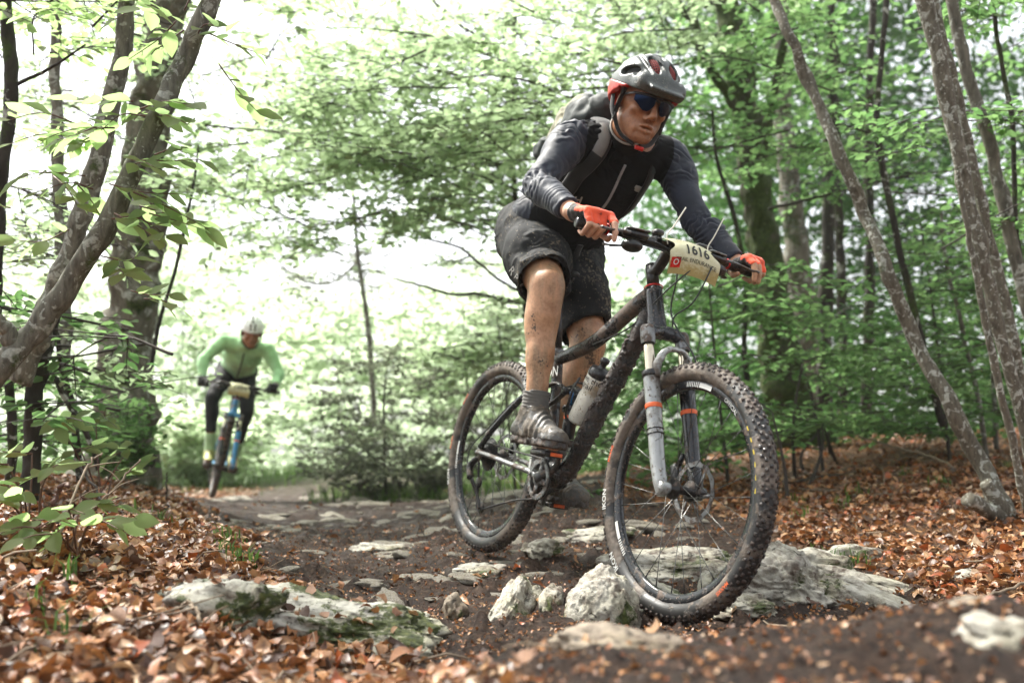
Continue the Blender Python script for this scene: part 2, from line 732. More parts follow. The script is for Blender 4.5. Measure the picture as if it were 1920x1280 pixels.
def leafmat(name, ca, cb, trans=.45, tcol=None, rough=.5, tb=1.6):
    m, n, p, out = new_mat(name)
    c = mix(n, attr(n), ca, cb)
    n.links.new(c, p.inputs['Base Color'])
    setp(p, Roughness=.62, Specular_IOR_Level=.10)
    t = n.nodes.new('ShaderNodeBsdfTranslucent')
    tc = mix(n, attr(n), tuple(min(1, x * tb) for x in (tcol or ca)), tuple(min(1, x * tb) for x in (tcol or cb)))
    n.links.new(tc, t.inputs[0])
    ms = n.nodes.new('ShaderNodeMixShader')
    ms.inputs[0].default_value = trans
    n.links.new(p.outputs[0], ms.inputs[1])
    n.links.new(t.outputs[0], ms.inputs[2])
    n.links.new(ms.outputs[0], out.inputs[0])
    return m


M = {}
M['leaf_canopy'] = leafmat('leaf_canopy', (.085, .12, .055), (.125, .165, .085), .74, tcol=(.095, .122, .070), tb=4.6)
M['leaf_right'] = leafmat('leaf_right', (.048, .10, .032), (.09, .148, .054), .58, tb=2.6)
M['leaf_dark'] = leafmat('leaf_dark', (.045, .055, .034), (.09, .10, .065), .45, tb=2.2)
M['leaf_pale'] = leafmat('leaf_pale', (.12, .15, .09), (.155, .18, .12), .78, tcol=(.13, .152, .108), tb=5.0)  # overexposed sunlight of the clearing put into the leaf colour
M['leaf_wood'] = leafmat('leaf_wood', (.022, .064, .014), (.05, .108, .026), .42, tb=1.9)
M['leaf_near'] = leafmat('leaf_near', (.09, .14, .055), (.125, .17, .085), .72, tcol=(.105, .145, .06), tb=4.0)
M['needle'] = leafmat('needle', (.014, .032, .016), (.03, .055, .026), .2)
M['grass'] = leafmat('grass', (.045, .1, .02), (.1, .16, .04), .4)


def deadleaf_mat():
    m, n, p, out = new_mat('dead_leaf')
    a = attr(n)
    c = ramp(n, a, [(0.0, (.045, .02, .011)), (.25, (.12, .046, .018)), (.46, (.31, .115, .034)), (.64, (.43, .19, .062)), (.80, (.45, .26, .125)), (.92, (.50, .36, .23)), (1.0, (.42, .10, .025))])
    v = coords(n)
    c = mix(n, ramp(n, noise(n, v, 45, 5), [(.42, 0.0), (.7, .75)]), c, (.07, .035, .02))
    n.links.new(c, p.inputs['Base Color'])
    setp(p, Roughness=.42, Specular_IOR_Level=.5)
    bump(n, p, noise(n, v, 110, 3), .5, .003)
    t = n.nodes.new('ShaderNodeBsdfTranslucent')
    n.links.new(c, t.inputs[0])
    ms = n.nodes.new('ShaderNodeMixShader')
    ms.inputs[0].default_value = .15
    n.links.new(p.outputs[0], ms.inputs[1])
    n.links.new(t.outputs[0], ms.inputs[2])
    n.links.new(ms.outputs[0], out.inputs[0])
    return m


M['dead_leaf'] = deadleaf_mat()


def ground_mat():
    m, n, p, out = new_mat('forest_floor')
    v = coords(n)
    f = noise(n, v, 3.5, 8, .65)
    f2 = mix(n, .5, noise(n, v, 24, 9, .72), noise(n, v, 85, 6, .75))
    mud = ramp(n, f2, [(.36, (.006, .0035, .0025)), (.48, (.030, .0165, .0105)), (.56, (.066, .038, .024)), (.66, (.135, .088, .06)), (.78, (.24, .17, .12))])
    duff = ramp(n, noise(n, v, 60, 6, .7), [(.3, (.03, .016, .009)), (.5, (.11, .055, .026)), (.66, (.22, .115, .055)), (.85, (.32, .2, .11))])
    gr = ramp(n, noise(n, v, 30, 5), [(.3, (.02, .04, .01)), (.7, (.1, .15, .04))])
    lit = mix(n, 1.0, ramp(n, f, [(.3, -.25 + .25), (.7, .25)]), attr(n, 'litter'), 'ADD')
    lit = ramp(n, lit, [(.45, 0.0), (.75, 1.0)])
    c = mix(n, lit, mud, duff)
    c = mix(n, attr(n, 'green'), c, gr)
    n.links.new(c, p.inputs['Base Color'])
    r = ramp(n, noise(n, v, 9, 5), [(.35, .5), (.65, .9)])
    n.links.new(r, p.inputs['Roughness'])
    setp(p, Specular_IOR_Level=.22)
    bump(n, p, mix(n, .5, f2, noise(n, v, 110, 6, .7)), 1.0, .035)
    return m


M['ground'] = ground_mat()


def rock_mat(name, moss=.3, light=(.46, .44, .38), dark=(.15, .135, .105), dirt=.3):
    m, n, p, out = new_mat(name)
    v = coords(n)
    vs = coords(n, 'Object', (5, 1.6, 9))
    f = noise(n, v, 11, 9, .68, .6)
    g = noise(n, vs, 4.5, 8, .65, 1.2)                      # layered grain
    h0 = mix(n, .55, f, g)
    c = ramp(n, h0, [(.30, dark), (.43, tuple((a * .45 + b * .55) for a, b in zip(dark, light))), (.55, light), (.72, tuple(min(1, x * 1.3) for x in light))])
    ol = ramp(n, noise(n, v, 5, 5, .6), [(.45, 0.0), (.65, .7)])
    c = mix(n, ol, c, mix(n, 1.0, c, (.80, .78, .58), 'MULTIPLY'))
    cr = ramp(n, g, [(.355, 1.0), (.385, 0.0)])
    pit = ramp(n, noise(n, v, 34, 5, .65), [(.30, 1.0), (.37, 0.0)])
    ck = mix(n, 1.0, cr, pit, 'LIGHTEN')
    c = mix(n, mix(n, 1.0, ck, (.85,) * 3, 'MULTIPLY'), c, (.05, .042, .03))
    di = ramp(n, noise(n, v, 16, 6, .7), [(.56 - .22 * dirt, 0.0), (.74 - .2 * dirt, 1.0)])
    c = mix(n, di, c, (.085, .055, .038))
    if moss:
        mk = ramp(n, noise(n, v, 6.5, 6, .7, .3), [(.66 - .26 * moss, 0.0), (.7 - .26 * moss, 1.0)])
        mk = mix(n, 1.0, mk, ramp(n, noise(n, v, 45, 4), [(.3, .0), (.45, 1.0)]), 'MULTIPLY')
        mc = ramp(n, noise(n, v, 70, 4), [(.3, (.015, .022, .005)), (.55, (.06, .075, .014)), (.75, (.13, .14, .03))])
        c = mix(n, mk, c, mc)
    n.links.new(c, p.inputs['Base Color'])
    setp(p, Roughness=.66, Specular_IOR_Level=.4)
    h = mix(n, .35, h0, noise(n, v, 60, 7, .7))
    h = mix(n, ck, h, (0, 0, 0))
    bump(n, p, h, 1.0, .022)
    return m


M['rock_mossy'] = rock_mat('rock_mossy', .58, (.52, .5, .43), (.14, .125, .09), .25)
M['rock_pale'] = rock_mat('rock_pale', .36, (.50, .475, .405), (.125, .11, .08), .42)
M['rock_brown'] = rock_mat('rock_brown', .25, (.34, .28, .21), (.11, .085, .06), .5)
M['stone'] = rock_mat('stone', .08, (.42, .385, .32), (.15, .125, .095), .42)

M['bark_beech'] = bark('bark_beech', (.06, .053, .04), (.205, .19, .147), .5, .3, bd=.02)
M['bark_lean'] = bark('bark_lean', (.044, .04, .03), (.195, .186, .148), .45, .12, scale=2.2, bd=.006, lich=(.36, .37, .32))
M['bark_dark'] = bark('bark_dark', (.012, .010, .008), (.05, .042, .033), .12, .3)
M['bark_moss'] = bark('bark_moss', (.022, .019, .013), (.085, .075, .05), .3, .75)
M['bark_sapling'] = bark('bark_sapling', (.055, .048, .036), (.185, .168, .13), .5, .05, scale=3, bd=.004)
M['bark_grey'] = bark('bark_grey', (.055, .05, .04), (.2, .185, .15), .5, .1, scale=1.5)
M['twig'] = plain('twig', (.03, .022, .016), .8)
M['twig_pale'] = plain('twig_pale', (.2, .15, .1), .8)

M['frame'] = muddy('frame_paint', (.02, .022, .024), .42, 16, .22)
M['frame_clean'] = muddy('frame_paint_wet', (.022, .024, .027), .16, 18, .18)
M['downtube'] = muddy('downtube_mud', (.03, .032, .034), .5, 18, .25, mudcol=(.036, .023, .017), bd=.01)
M['fork_lower'] = muddy('fork_lower', (.33, .34, .33), .40, 11, .22, .35, mudcol=(.10, .08, .062), soft=.14)
M['stanchion'] = plain('stanchion', (.62, .55, .42), .16, .9, var=.12, scale=12)
M['silver'] = muddy('silver_metal', (.2, .205, .205), .4, 22, .34, .6)
M['darkmetal'] = muddy('dark_metal', (.03, .03, .03), .3, 26, .32, .55)
M['blackplastic'] = muddy('black_plastic', (.012, .012, .013), .12, 30, .28)
M['rubber'] = muddy('tyre_rubber', (.026, .025, .024), .52, 7, .45, mudcol=(.125, .098, .075), bd=.004)
M['tread'] = muddy('tread_mud', (.024, .019, .017), .62, 22, .25, mudcol=(.055, .036, .028), bd=.005)
M['rim'] = muddy('rim_black', (.015, .016, .018), .2, 14, .22)
M['spoke'] = plain('spoke_steel', (.11, .11, .105), .3, .8)
M['orange'] = plain('orange_print', (.75, .13, .03), .45)
M['redring'] = plain('red_anodised', (.5, .02, .015), .3, .4)
M['blueano'] = plain('blue_anodised', (.03, .22, .55), .25, .7)
M['white_print'] = plain('white_print', (.6, .6, .57), .5, var=.1)
M['yellow_print'] = plain('yellow_print', (.55, .42, .03), .5)
M['cable'] = plain('cable_housing', (.012, .012, .012), .35)
M['bottle'] = muddy('bottle_plastic', (.6, .58, .5), .3, 13, .4, mudcol=(.28, .2, .1), soft=.2)
M['bottle_clear'] = plain('bottle_white', (.68, .68, .64), .4, var=.08)
M['bottle_cap'] = plain('bottle_cap', (.02, .02, .022), .3)
M['ziptie'] = plain('zip_tie', (.68, .66, .55), .4, var=.08)


def plate_mat():
    m, n, p, out = new_mat('number_plate')
    v = coords(n, 'Generated')
    s = n.nodes.new('ShaderNodeSeparateXYZ')
    n.links.new(v, s.inputs[0])
    base = ramp(n, noise(n, v, 6), [(.3, (.50, .47, .27)), (.7, (.60, .58, .39))])
    sm = mix(n, .5, s.outputs[2], noise(n, v, 11, 7, .7))
    mudm = ramp(n, sm, [(.36, 1.0), (.46, 0.0)])
    base = mix(n, mix(n, 1.0, mudm, (.8,) * 3, 'MULTIPLY'), base, (.34, .25, .07))
    sp = ramp(n, noise(n, v, 55, 3), [(.66, 0.0), (.69, 1.0)])
    n.links.new(mix(n, sp, base, (.1, .075, .03)), p.inputs['Base Color'])
    setp(p, Roughness=.35)
    return m


M['plate'] = plate_mat()
M['ink'] = plain('black_ink', (.02, .02, .018), .6)


def skin_mat(name, col, dark, dirty=.0, speck=0.0):
    m, n, p, out = new_mat(name)
    v = coords(n)
    c = ramp(n, noise(n, v, 22, 6, .6), [(.3, dark), (.52, col), (.75, tuple(min(1, x * 1.22) for x in col))])
    c = mix(n, ramp(n, noise(n, v, 130, 3), [(.45, 0.0), (.7, .35)]), c, tuple(x * .6 for x in dark))
    if dirty:
        a = ramp(n, noise(n, coords(n, 'Object', (1.6, 1.6, .35)), 14, 7, .65), [(.66 - .3 * dirty, 0.0), (.80 - .3 * dirty, .75)])
        c = mix(n, a, c, ramp(n, noise(n, v, 70, 5, .7), [(.35, (.12, .075, .04)), (.6, (.33, .225, .13))]))
    if speck:
        a = ramp(n, mix(n, .6, noise(n, v, 120, 3, .6), noise(n, v, 9, 3, .6)), [(.60 - .02 * speck, 0.0), (.63 - .02 * speck, 1.0)])
        c = mix(n, a, c, (.07, .045, .03))
    n.links.new(c, p.inputs['Base Color'])
    setp(p, Roughness=.42, Specular_IOR_Level=.45, Subsurface_Weight=.08, Subsurface_Scale=.01, Subsurface_Radius=(1.0, .4, .2))
    bump(n, p, mix(n, .5, noise(n, v, 220, 4), noise(n, v, 48, 5, .6)), .5, .003)
    return m


M['skin_face'] = skin_mat('skin_face', (.31, .135, .062), (.17, .062, .028))
M['skin_leg'] = skin_mat('skin_leg', (.47, .255, .14), (.30, .145, .072), .66, .25)
M['skin_stubble'] = skin_mat('skin_stubble', (.285, .13, .066), (.13, .055, .032), 0, 0)
M['skin_hand'] = skin_mat('skin_hand', (.56, .32, .215), (.42, .2, .125))
M['jersey'] = fabric('jersey_navy', (.008, .0115, .022), (.0165, .023, .041), rough=.6, sheen=.12, dirt=.15, dirtcol=(.2, .19, .18))
M['vest'] = fabric('vest_black', (.0025, .0025, .003), (.0045, .0045, .005), rough=.95, sheen=.0)
M['shorts'] = fabric('shorts_black', (.008, .0085, .009), (.015, .016, .0175), sheen=.0, dirt=.8, dirtcol=(.3, .24, .16))
M['glove'] = fabric('glove_orange', (.78, .07, .02), (.86, .11, .035), rough=.7, sheen=.2)
M['glove_black'] = fabric('glove_black', (.02, .018, .015), dirt=.4)
M['sock'] = fabric('sock_grey', (.085, .08, .072), (.15, .14, .125))
M['shoe'] = muddy('shoe_grey', (.065, .062, .058), .46, 16, .45, mudcol=(.10, .078, .054))
M['sole'] = muddy('shoe_sole', (.03, .024, .02), .6, 18, .5)
M['pack'] = fabric('pack_grey', (.02, .027, .026), (.04, .05, .047), rough=.65, sheen=.1)
M['pack_mesh'] = fabric('pack_mesh', (.17, .165, .155), (.25, .24, .225), rough=.8)
M['pack_olive'] = fabric('pack_olive', (.2, .19, .12), (.28, .26, .17))
M['helmet'] = muddy('helmet_shell', (.06, .069, .066), .05, 26, .40, mudcol=(.2, .2, .18))
M['vent_red'] = plain('vent_red', (.22, .03, .028), .7)
M['helmet_in'] = plain('helmet_foam', (.008, .008, .008), .8)
M['red_shell'] = plain('red_shell', (.5, .03, .02), .4, var=.15)
M['strap'] = fabric('strap_black', (.012, .012, .012))
M['strap_grey'] = fabric('strap_grey', (.38, .37, .34))
M['zip'] = plain('zip_grey', (.3, .3, .3), .4, .3)


def glass_mat():
    m, n, p, out = new_mat('sunglass_lens')
    setp(p, Base_Color=(.004, .006, .016), Roughness=.12, Specular_IOR_Level=.35, Specular_Tint=(.25, .45, 1.0))
    return m


M['lens'] = glass_mat()
M['green_jersey'] = fabric('green_jersey', (.38, .70, .33), (.46, .78, .42), sheen=.2)
M['tights'] = fabric('tights_black', (.008, .008, .009), sheen=.0)
M['white_helmet'] = plain('white_helmet', (.86, .88, .87), .35, var=.05)
M['yellow_shoe'] = muddy('yellow_shoe', (.38, .4, .1), .25, 18, .5)
M['green_sock'] = fabric('green_sock', (.33, .5, .26))
M['blue_frame'] = muddy('blue_frame', (.03, .2, .38), .25, 14, .3)
# ------------------------------------------------------------------ terrain
_cp = [(-200, 1280, 1.5), (0, 1280, 1.7), (200, 1200, 1.9), (0, 1000, 2.9), (400, 988, 5.0), (450, 1000, 4.3), (330, 950, 5.6), (150, 930, 4.5), (230, 910, 6.5), (420, 942, 7.0), (430, 1080, 2.9),
       (300, 1000, 3.5), (-300, 950, 3.5), (700, 1000, 5.2), (700, 1060, 3.8), (600, 1110, 3.15), (900, 1100, 3.25), (910, 1036, 3.86), (750, 915, 11.5), (423, 944, 8.9), (500, 944, 8.9), (423, 936, 10), (360, 944, 8.4),
       (1000, 1180, 2.55), (700, 1280, 2.0), (1290, 1173, 2.72), (1600, 950, 5.0), (1885, 970, 4.4), (1550, 840, 8.0), (1900, 850, 7.0), (1350, 1105, 3.1),
       (1650, 1150, 2.75), (1900, 1060, 3.3), (1100, 960, 5.0), (1100, 895, 7.5), (1100, 1225, 1.5), (1600, 1190, 1.5), (1920, 1150, 1.45), (1450, 1190, 2.45), (1800, 1165, 2.45),
       (400, 1280, 1.7), (560, 1240, 2.1), (750, 880, 15.0), (1500, 905, 6.2), (2300, 900, 5.0), (2300, 1000, 3.0), (-700, 900, 6.0), (1250, 1060, 3.6), (1000, 920, 9.5)]
_CP = np.array([at(*c) for c in _cp])
_CP = np.vstack([_CP, [(x, y, z) for x, y, z in ((-8, 20, .1), (0, 22, -.15), (9, 16, .9), (8, 26, .6), (-9, 10, .5), (9, 8, .8), (0, -1, .05), (-4, -1, .3), (4, -1, .3), (4, 2, .28), (-4, 2, .35), (0, 45, -.6), (-25, 45, .5), (25, 45, 1.0), (0.6, .8, .08), (-.6, .8, .02))]])


def _warp(x, y):
    x, y = np.asarray(x, float), np.asarray(y, float)
    s = np.log1p(np.maximum(y + 2.5, .05)) * 3.0
    return np.stack([x / (0.35 + 0.13 * np.maximum(y, 0.5) + .25), s], -1)


def _tps(r2):
    return .5 * r2 * np.log(r2 + 1e-9)


_U = _warp(_CP[:, 0], _CP[:, 1])
_n = len(_U)
_K = _tps(((_U[:, None] - _U[None]) ** 2).sum(-1)) + 3e-4 * np.eye(_n)
_Pm = np.hstack([np.ones((_n, 1)), _U])
_A = np.block([[_K, _Pm], [_Pm.T, np.zeros((3, 3))]])
_W = np.linalg.solve(_A, np.concatenate([_CP[:, 2], np.zeros(3)]))


def base_h(x, y):
    x, y = np.asarray(x, float).ravel(), np.asarray(y, float).ravel()
    out = np.empty(len(x))
    for s in range(0, len(x), 40000):
        u = _warp(np.clip(x[s:s + 40000], -30, 30), np.clip(y[s:s + 40000], -1.2, 48))
        out[s:s + 40000] = _tps(((u[:, None] - _U[None]) ** 2).sum(-1)) @ _W[:_n] + _W[_n] + u @ _W[_n + 1:]
    return np.clip(out, -1.0, 2.2)


TL = np.array([(0.5, .05), (1.5, .0), (2.0, -.12), (2.6, -.45), (3.2, -.82), (4, -1.05), (5, -1.5), (7, -2.3), (9, -3.0), (11, -2.8), (20, -4.5), (50, -6)])
TR = np.array([(0.5, 3.0), (1.8, 2.6), (2.4, 1.55), (3.0, 1.25), (4, 1.1), (5.5, .75), (8, .6), (11, -.1), (20, .0), (50, 2)])


def litter_mask(x, y):
    """1 where fallen leaves cover the soil, 0 on the muddy trail"""
    P = np.stack([x, y, 0 * x], 1)
    j = fbm(P, 2.2, 3, 5) * .16
    a = np.interp(y, TL[:, 0], TL[:, 1]) + j
    b = np.interp(y, TR[:, 0], TR[:, 1]) + j
    wd = .10 + .03 * y
    l = np.clip((a - x) / wd + .5, 0, 1)
    r = np.clip((x - b) / wd + .5, 0, 1)
    return np.maximum(l, r)


def green_mask(x, y):
    P = np.stack([x, y, 0 * x], 1)
    g = np.clip((y - 10.5 - 1.4 * np.abs(fbm(P, .6, 3, 9))) / 2.5, 0, 1)
    return g * np.clip((np.abs(x + 1.9) - .9) / 1.0 + .35, 0.25, 1)


def ground_h(x, y):
    x, y = np.asarray(x, float).ravel(), np.asarray(y, float).ravel()
    P = np.stack([x, y, 0 * x], 1)
    far = np.clip(1.2 - y / 14, .15, 1)
    lm = litter_mask(x, y)
    z = base_h(x, y)
    z += fbm(P, 3.2, 3, 1) * .012 * far
    cl = fbm(P, 13, 4, 2, .6)
    z += (cl * .010 + np.maximum(0, cl) ** 2 * .012) * far * (1 - .45 * lm) * np.clip((y - 1.2) / 1.5, .35, 1)
    z += (np.maximum(0, fbm(P, 48, 3, 3)) * .010 - .004 * np.maximum(0, -fbm(P, 30, 2, 4))) * far * np.clip((6 - y) / 3, 0, 1)
    return z


def gz(x, y):
    return float(ground_h([x], [y])[0])


def axis_pts(lo, hi, c, h0, g):
    out, s, v = [c], h0, c
    while v < hi:
        v += s
        s *= g
        out.append(min(v, hi))
    s, v = h0, c
    while v > lo:
        v -= s
        s *= g
        out.insert(0, max(v, lo))
    return np.array(out)


gx = axis_pts(-90, 90, .2, .013, 1.0105)
gy = np.concatenate([np.linspace(-6, 1.0, 22)[:-1], axis_pts(1.0, 160, 1.0, .013, 1.0082)])
X, Y = np.meshgrid(gx, gy)
Z = ground_h(X, Y).reshape(X.shape)
V = np.stack([X, Y, Z], -1).reshape(-1, 3)
ny_, nx_ = X.shape
ii = np.arange(ny_ - 1)[:, None] * nx_ + np.arange(nx_ - 1)[None]
Q = np.stack([ii, ii + 1, ii + nx_ + 1, ii + nx_], -1).reshape(-1, 4)
me = make_mesh('ground', V, Q)
add_attr(me, 'litter', litter_mask(V[:, 0], V[:, 1]))
add_attr(me, 'green', green_mask(V[:, 0], V[:, 1]))
me.materials.append(M['ground'])
ground = link(bpy.data.objects.new('ground', me))
tag(ground, 'muddy forest trail and leaf covered floor under the riders', None, None, 'structure')
print('ground', len(V))

# ------------------------------------------------------------------ rocks
ICO = {}


def ico(n):
    if n not in ICO:
        bm = bmesh.new()
        bmesh.ops.create_icosphere(bm, subdivisions=n, radius=1.0)
        V = np.array([v.co[:] for v in bm.verts])
        T = np.array([[v.index for v in f.verts] for f in bm.faces])
        bm.free()
        ICO[n] = (V, T)
    return ICO[n]


def rock_mesh(name, size, seed, n=5, amp=.28, ridge=.35, flat=.0, strata=0.0, rough=.12, mat='rock_pale', sdir=(.3, 1, .2)):
    V, T = ico(n)
    P = V.copy()
    a = fbm(P + seed * 3.1, 1.1, 3, seed) * amp
    r = 1 - np.abs(fbm(P + seed, 2.3, 4, seed + 5))
    V = P * (1 + a + ridge * .22 * (r - .6) + rough * .38 * fbm(P, 4.0, 5, seed + 9, .5))[:, None]
    V = np.where(P > 0, 1, 1) * V
    qd = np.maximum(0, fbm(P, .9, 2, seed + 21) - .05)
    V = V * (1 - .35 * qd)[:, None]
    if strata:
        sd_ = A3(*sdir) / np.linalg.norm(sdir)
        t = P @ sd_ * 7 + fbm(P, 1.6, 3, seed + 3) * 1.6
        saw = (t - np.floor(t))
        V = V * (1 - strata * .05 * saw ** 2)[:, None]
        V = V * (1 - strata * .07 * (vnoise(np.stack([np.floor(t), 0 * t, 0 * t], 1), 1.37, seed) + .3))[:, None]
    V = V * (1 + rough * .16 * fbm(P, 13, 4, seed + 30, .6))[:, None]
    if flat:
        V[:, 2] = np.where(V[:, 2] > 0, V[:, 2] * (1 - flat * .5), V[:, 2])
    V = V * np.asarray(size)
    me = make_mesh(name, V, None, T, True)
    me.materials.append(M[mat])
    return me


def rock(label, px, py, d, size, rot=0.0, tilt=(0, 0), sink=.3, group=None, **kw):
    """py, d: where the middle of the rock's visible face is"""
    p = at(px, py, d)
    o = bpy.data.objects.new('rock', rock_mesh('rock', size, **kw))
    z = gz(p[0], p[1])
    o.location = (p[0], p[1], z + size[2] * (1 - 2 * (sink + .06)))
    o.rotation_euler = (tilt[0], tilt[1], rot)
    link(o)
    return tag(o, label, 'rock', group)


rock('long low grey boulder with green moss, half buried in leaves at front left', 585, 1190, 2.45, (.36, .22, .12), .06, (0.05, .06), .44, seed=3, n=6, amp=.2, strata=.7, rough=.22, mat='rock_mossy', flat=.3)
rock('pale mossy boulder end poking out left of the long low boulder', 400, 1200, 2.3, (.15, .12, .075), .3, (0, 0), .42, seed=8, n=5, strata=.6, rough=.2, mat='rock_mossy')
rock('rounded pale rock with a moss patch just left of the front wheel', 1130, 1148, 2.78, (.098, .13, .135), .2, (.0, .06), .40, seed=13, n=6, amp=.10, ridge=.12, rough=.13, mat='rock_pale')
rock('long narrow ridge of pale rock between the rounded rock and the small brown rock', 966, 1135, 2.85, (.052, .24, .075), -.22, (.15, 0), .38, seed=15, n=6, amp=.2, rough=.16, mat='rock_pale')
rock('thin pale rock rib beside the narrow ridge in the mud', 1030, 1110, 2.95, (.03, .16, .045), -.2, (.1, 0), .40, seed=19, n=4, mat='rock_pale')
rock('small upright brown rock standing in mud right of the mossy boulder', 850, 1125, 2.85, (.032, .06, .05), .1, (0, .1), .3, seed=22, n=4, mat='rock_brown')
rock('big cracked pale boulder just right of the front tyre', 1475, 1090, 3.0, (.16, .22, .115), .5, (.1, .08), .40, seed=31, n=6, strata=.7, ridge=.5, rough=.24, mat='rock_pale', sdir=(1, .3, .4))
rock('long smooth pale slab sloping down right of the cracked boulder', 1610, 1085, 2.95, (.06, .26, .05), .78, (.22, -.1), .34, seed=34, n=5, strata=.2, amp=.2, rough=.12, mat='rock_pale')
rock('pale slab lying along the upper side of the long smooth slab', 1610, 1030, 3.25, (.05, .24, .05), .75, (.2, -.1), .36, seed=38, n=5, strata=.4, mat='rock_pale')
rock('grassy topped pale rock behind the cracked boulder', 1510, 1008, 3.45, (.17, .14, .08), .2, (0, 0), .38, seed=41, n=5, strata=.5, mat='rock_pale')
rock('flat white rock lying among leaves behind the grassy rock', 1595, 988, 3.75, (.10, .07, .035), .1, (0, 0), .38, seed=44, n=4, mat='rock_pale')
rock('broad grey rock slab seen through the front wheel spokes', 1240, 1020, 3.5, (.28, .20, .06), .15, (.14, -.05), .38, seed=47, n=6, strata=.6, rough=.2, mat='rock_pale')
rock('dark mossy rock seen low through the front wheel', 1215, 1085, 3.1, (.12, .16, .06), .6, (.1, 0), .42, seed=50, n=5, strata=.5, mat='rock_mossy')
rock('narrow pale rock finger seen low through the front wheel', 1330, 1065, 3.15, (.035, .17, .05), -.25, (.15, 0), .38, seed=53, n=5, mat='rock_pale')
rock('pale broken rock directly beneath the front tyre', 1385, 1138, 2.85, (.13, .13, .045), .1, (0, 0), .48, seed=56, n=5, strata=.8, rough=.24, mat='rock_pale')
rock('pale rock beside the rear tyre contact', 1020, 1022, 3.75, (.085, .10, .045), .4, (0, 0), .4, seed=59, n=5, mat='rock_pale')
rock('blurred pale curved slab in the dirt at the bottom edge', 1180, 1245, 1.62, (.12, .08, .035), -.15, (0, .1), .5, seed=62, n=5, strata=.5, mat='rock_brown')
rock('blurred pale rock at the bottom right corner', 1880, 1262, 1.32, (.05, .06, .035), .3, (0, 0), .45, seed=65, n=5, mat='rock_pale')
rock('blurred pale rock at the right edge above the corner rock', 1860, 1185, 1.6, (.08, .055, .024), .2, (0, .1), .55, seed=68, n=4, mat='rock_brown')
rock('flat pale stone lying alone in the dirt on the far right', 1815, 1075, 3.15, (.07, .06, .03), .2, (0, 0), .4, seed=71, n=4, mat='rock_pale')
rock('pale stone between the two big wheels behind the pedals', 1130, 990, 4.2, (.16, .12, .045), .2, (0, 0), .4, seed=74, n=5, strata=.4, mat='rock_pale')
rock('low flat rock shelf in the trail left of the rear wheel', 720, 1020, 4.3, (.16, .11, .035), .3, (.05, 0), .42, seed=77, n=5, strata=.5, mat='rock_pale')
rock('flat pale rock at the near side of the mud, left of the narrow ridge', 905, 1055, 3.5, (.10, .08, .03), -.3, (.05, 0), .42, seed=80, n=5, strata=.4, mat='rock_pale')

# stones set in the trail: pieces of the ground, sharing a few meshes
SM = [rock_mesh('stone', (1, .75, .5), 100 + k * 7, n=3, rough=.16, mat='stone', flat=.3) for k in range(6)]
_k = 0
while _k < 280:
    y = 2.9 + 7.5 * rng.random() ** 1.2
    a, b = np.interp(y, TL[:, 0], TL[:, 1]), np.interp(y, TR[:, 0], TR[:, 1])
    x = a + (b - a) * rng.random()
    if y < 3.4 and x < .3:
        if rng.random() < .7:
            continue
    if abs(x + 2.3) < .7 and 5.5 < y < 9.6:
        continue
    s = (.018 + .085 * rng.random() ** 1.6) * (1 + .10 * (y - 3))
    o = bpy.data.objects.new('stone', SM[int(rng.integers(6))])
    o.scale = (s * rng.uniform(.9, 1.8), s * rng.uniform(.8, 1.3), s * rng.uniform(.5, .85))
    o.rotation_euler = (rng.normal(0, .12), rng.normal(0, .12), rng.uniform(0, 6.28))
    o.location = (x, y, gz(x, y) - o.scale[2] * rng.uniform(.12, .34))
    link(o, ground)
    _k += 1


# ------------------------------------------------------------------ fallen leaves
def dead_leaf(seed, n=5):
    """one dry curled beech leaf about unit length along x, origin at its middle"""
    r = np.random.default_rng(seed)
    t = np.linspace(0, 1, n + 1)
    wdt = np.sin(np.pi * t ** r.uniform(.7, .95)) ** r.uniform(.9, 1.4) * r.uniform(.22, .34)
    wdt[0] = wdt[-1] = .004
    c1, c2, tw = r.uniform(-1.1, 1.6), r.uniform(-.3, .9), r.uniform(-1.6, 1.6)
    Vv = []
    for k in (-1, 0, 1):
        x = t - .5
        wob = r.uniform(-.06, .06, n + 1)
        y = k * wdt * (1 + wob * 2)
        z = c1 * (x ** 2) * .7 + abs(k) * wdt * c2 + tw * x * y + wob * abs(k)
        Vv.append(np.stack([x * (1 - .12 * abs(c1)), y, z], 1))
    V = np.vstack(Vv)
    m = n + 1
    i = np.arange(n)
    Q = np.vstack([np.stack([i, i + 1, m + i + 1, m + i], 1), np.stack([m + i, m + i + 1, 2 * m + i + 1, 2 * m + i], 1)])
    return V - A3(0, 0, V[:, 2].min() * .6), Q


LEAFS = [dead_leaf(s) for s in range(14)]
LEAFS3 = [dead_leaf(s + 50, 3) for s in range(8)]


def litter_points(n, y0, y1, pw=1.0):
    out = []
    while len(out) < n:
        y = y0 + (y1 - y0) * rng.random(4000) ** pw
        half = .62 * y + .8
        x = rng.uniform(-1, 1, 4000) * half
        k = rng.random(4000) < litter_mask(x, y) ** 1.5 * .97 + .012
        out += list(zip(x[k], y[k]))
    return np.array(out[:n])


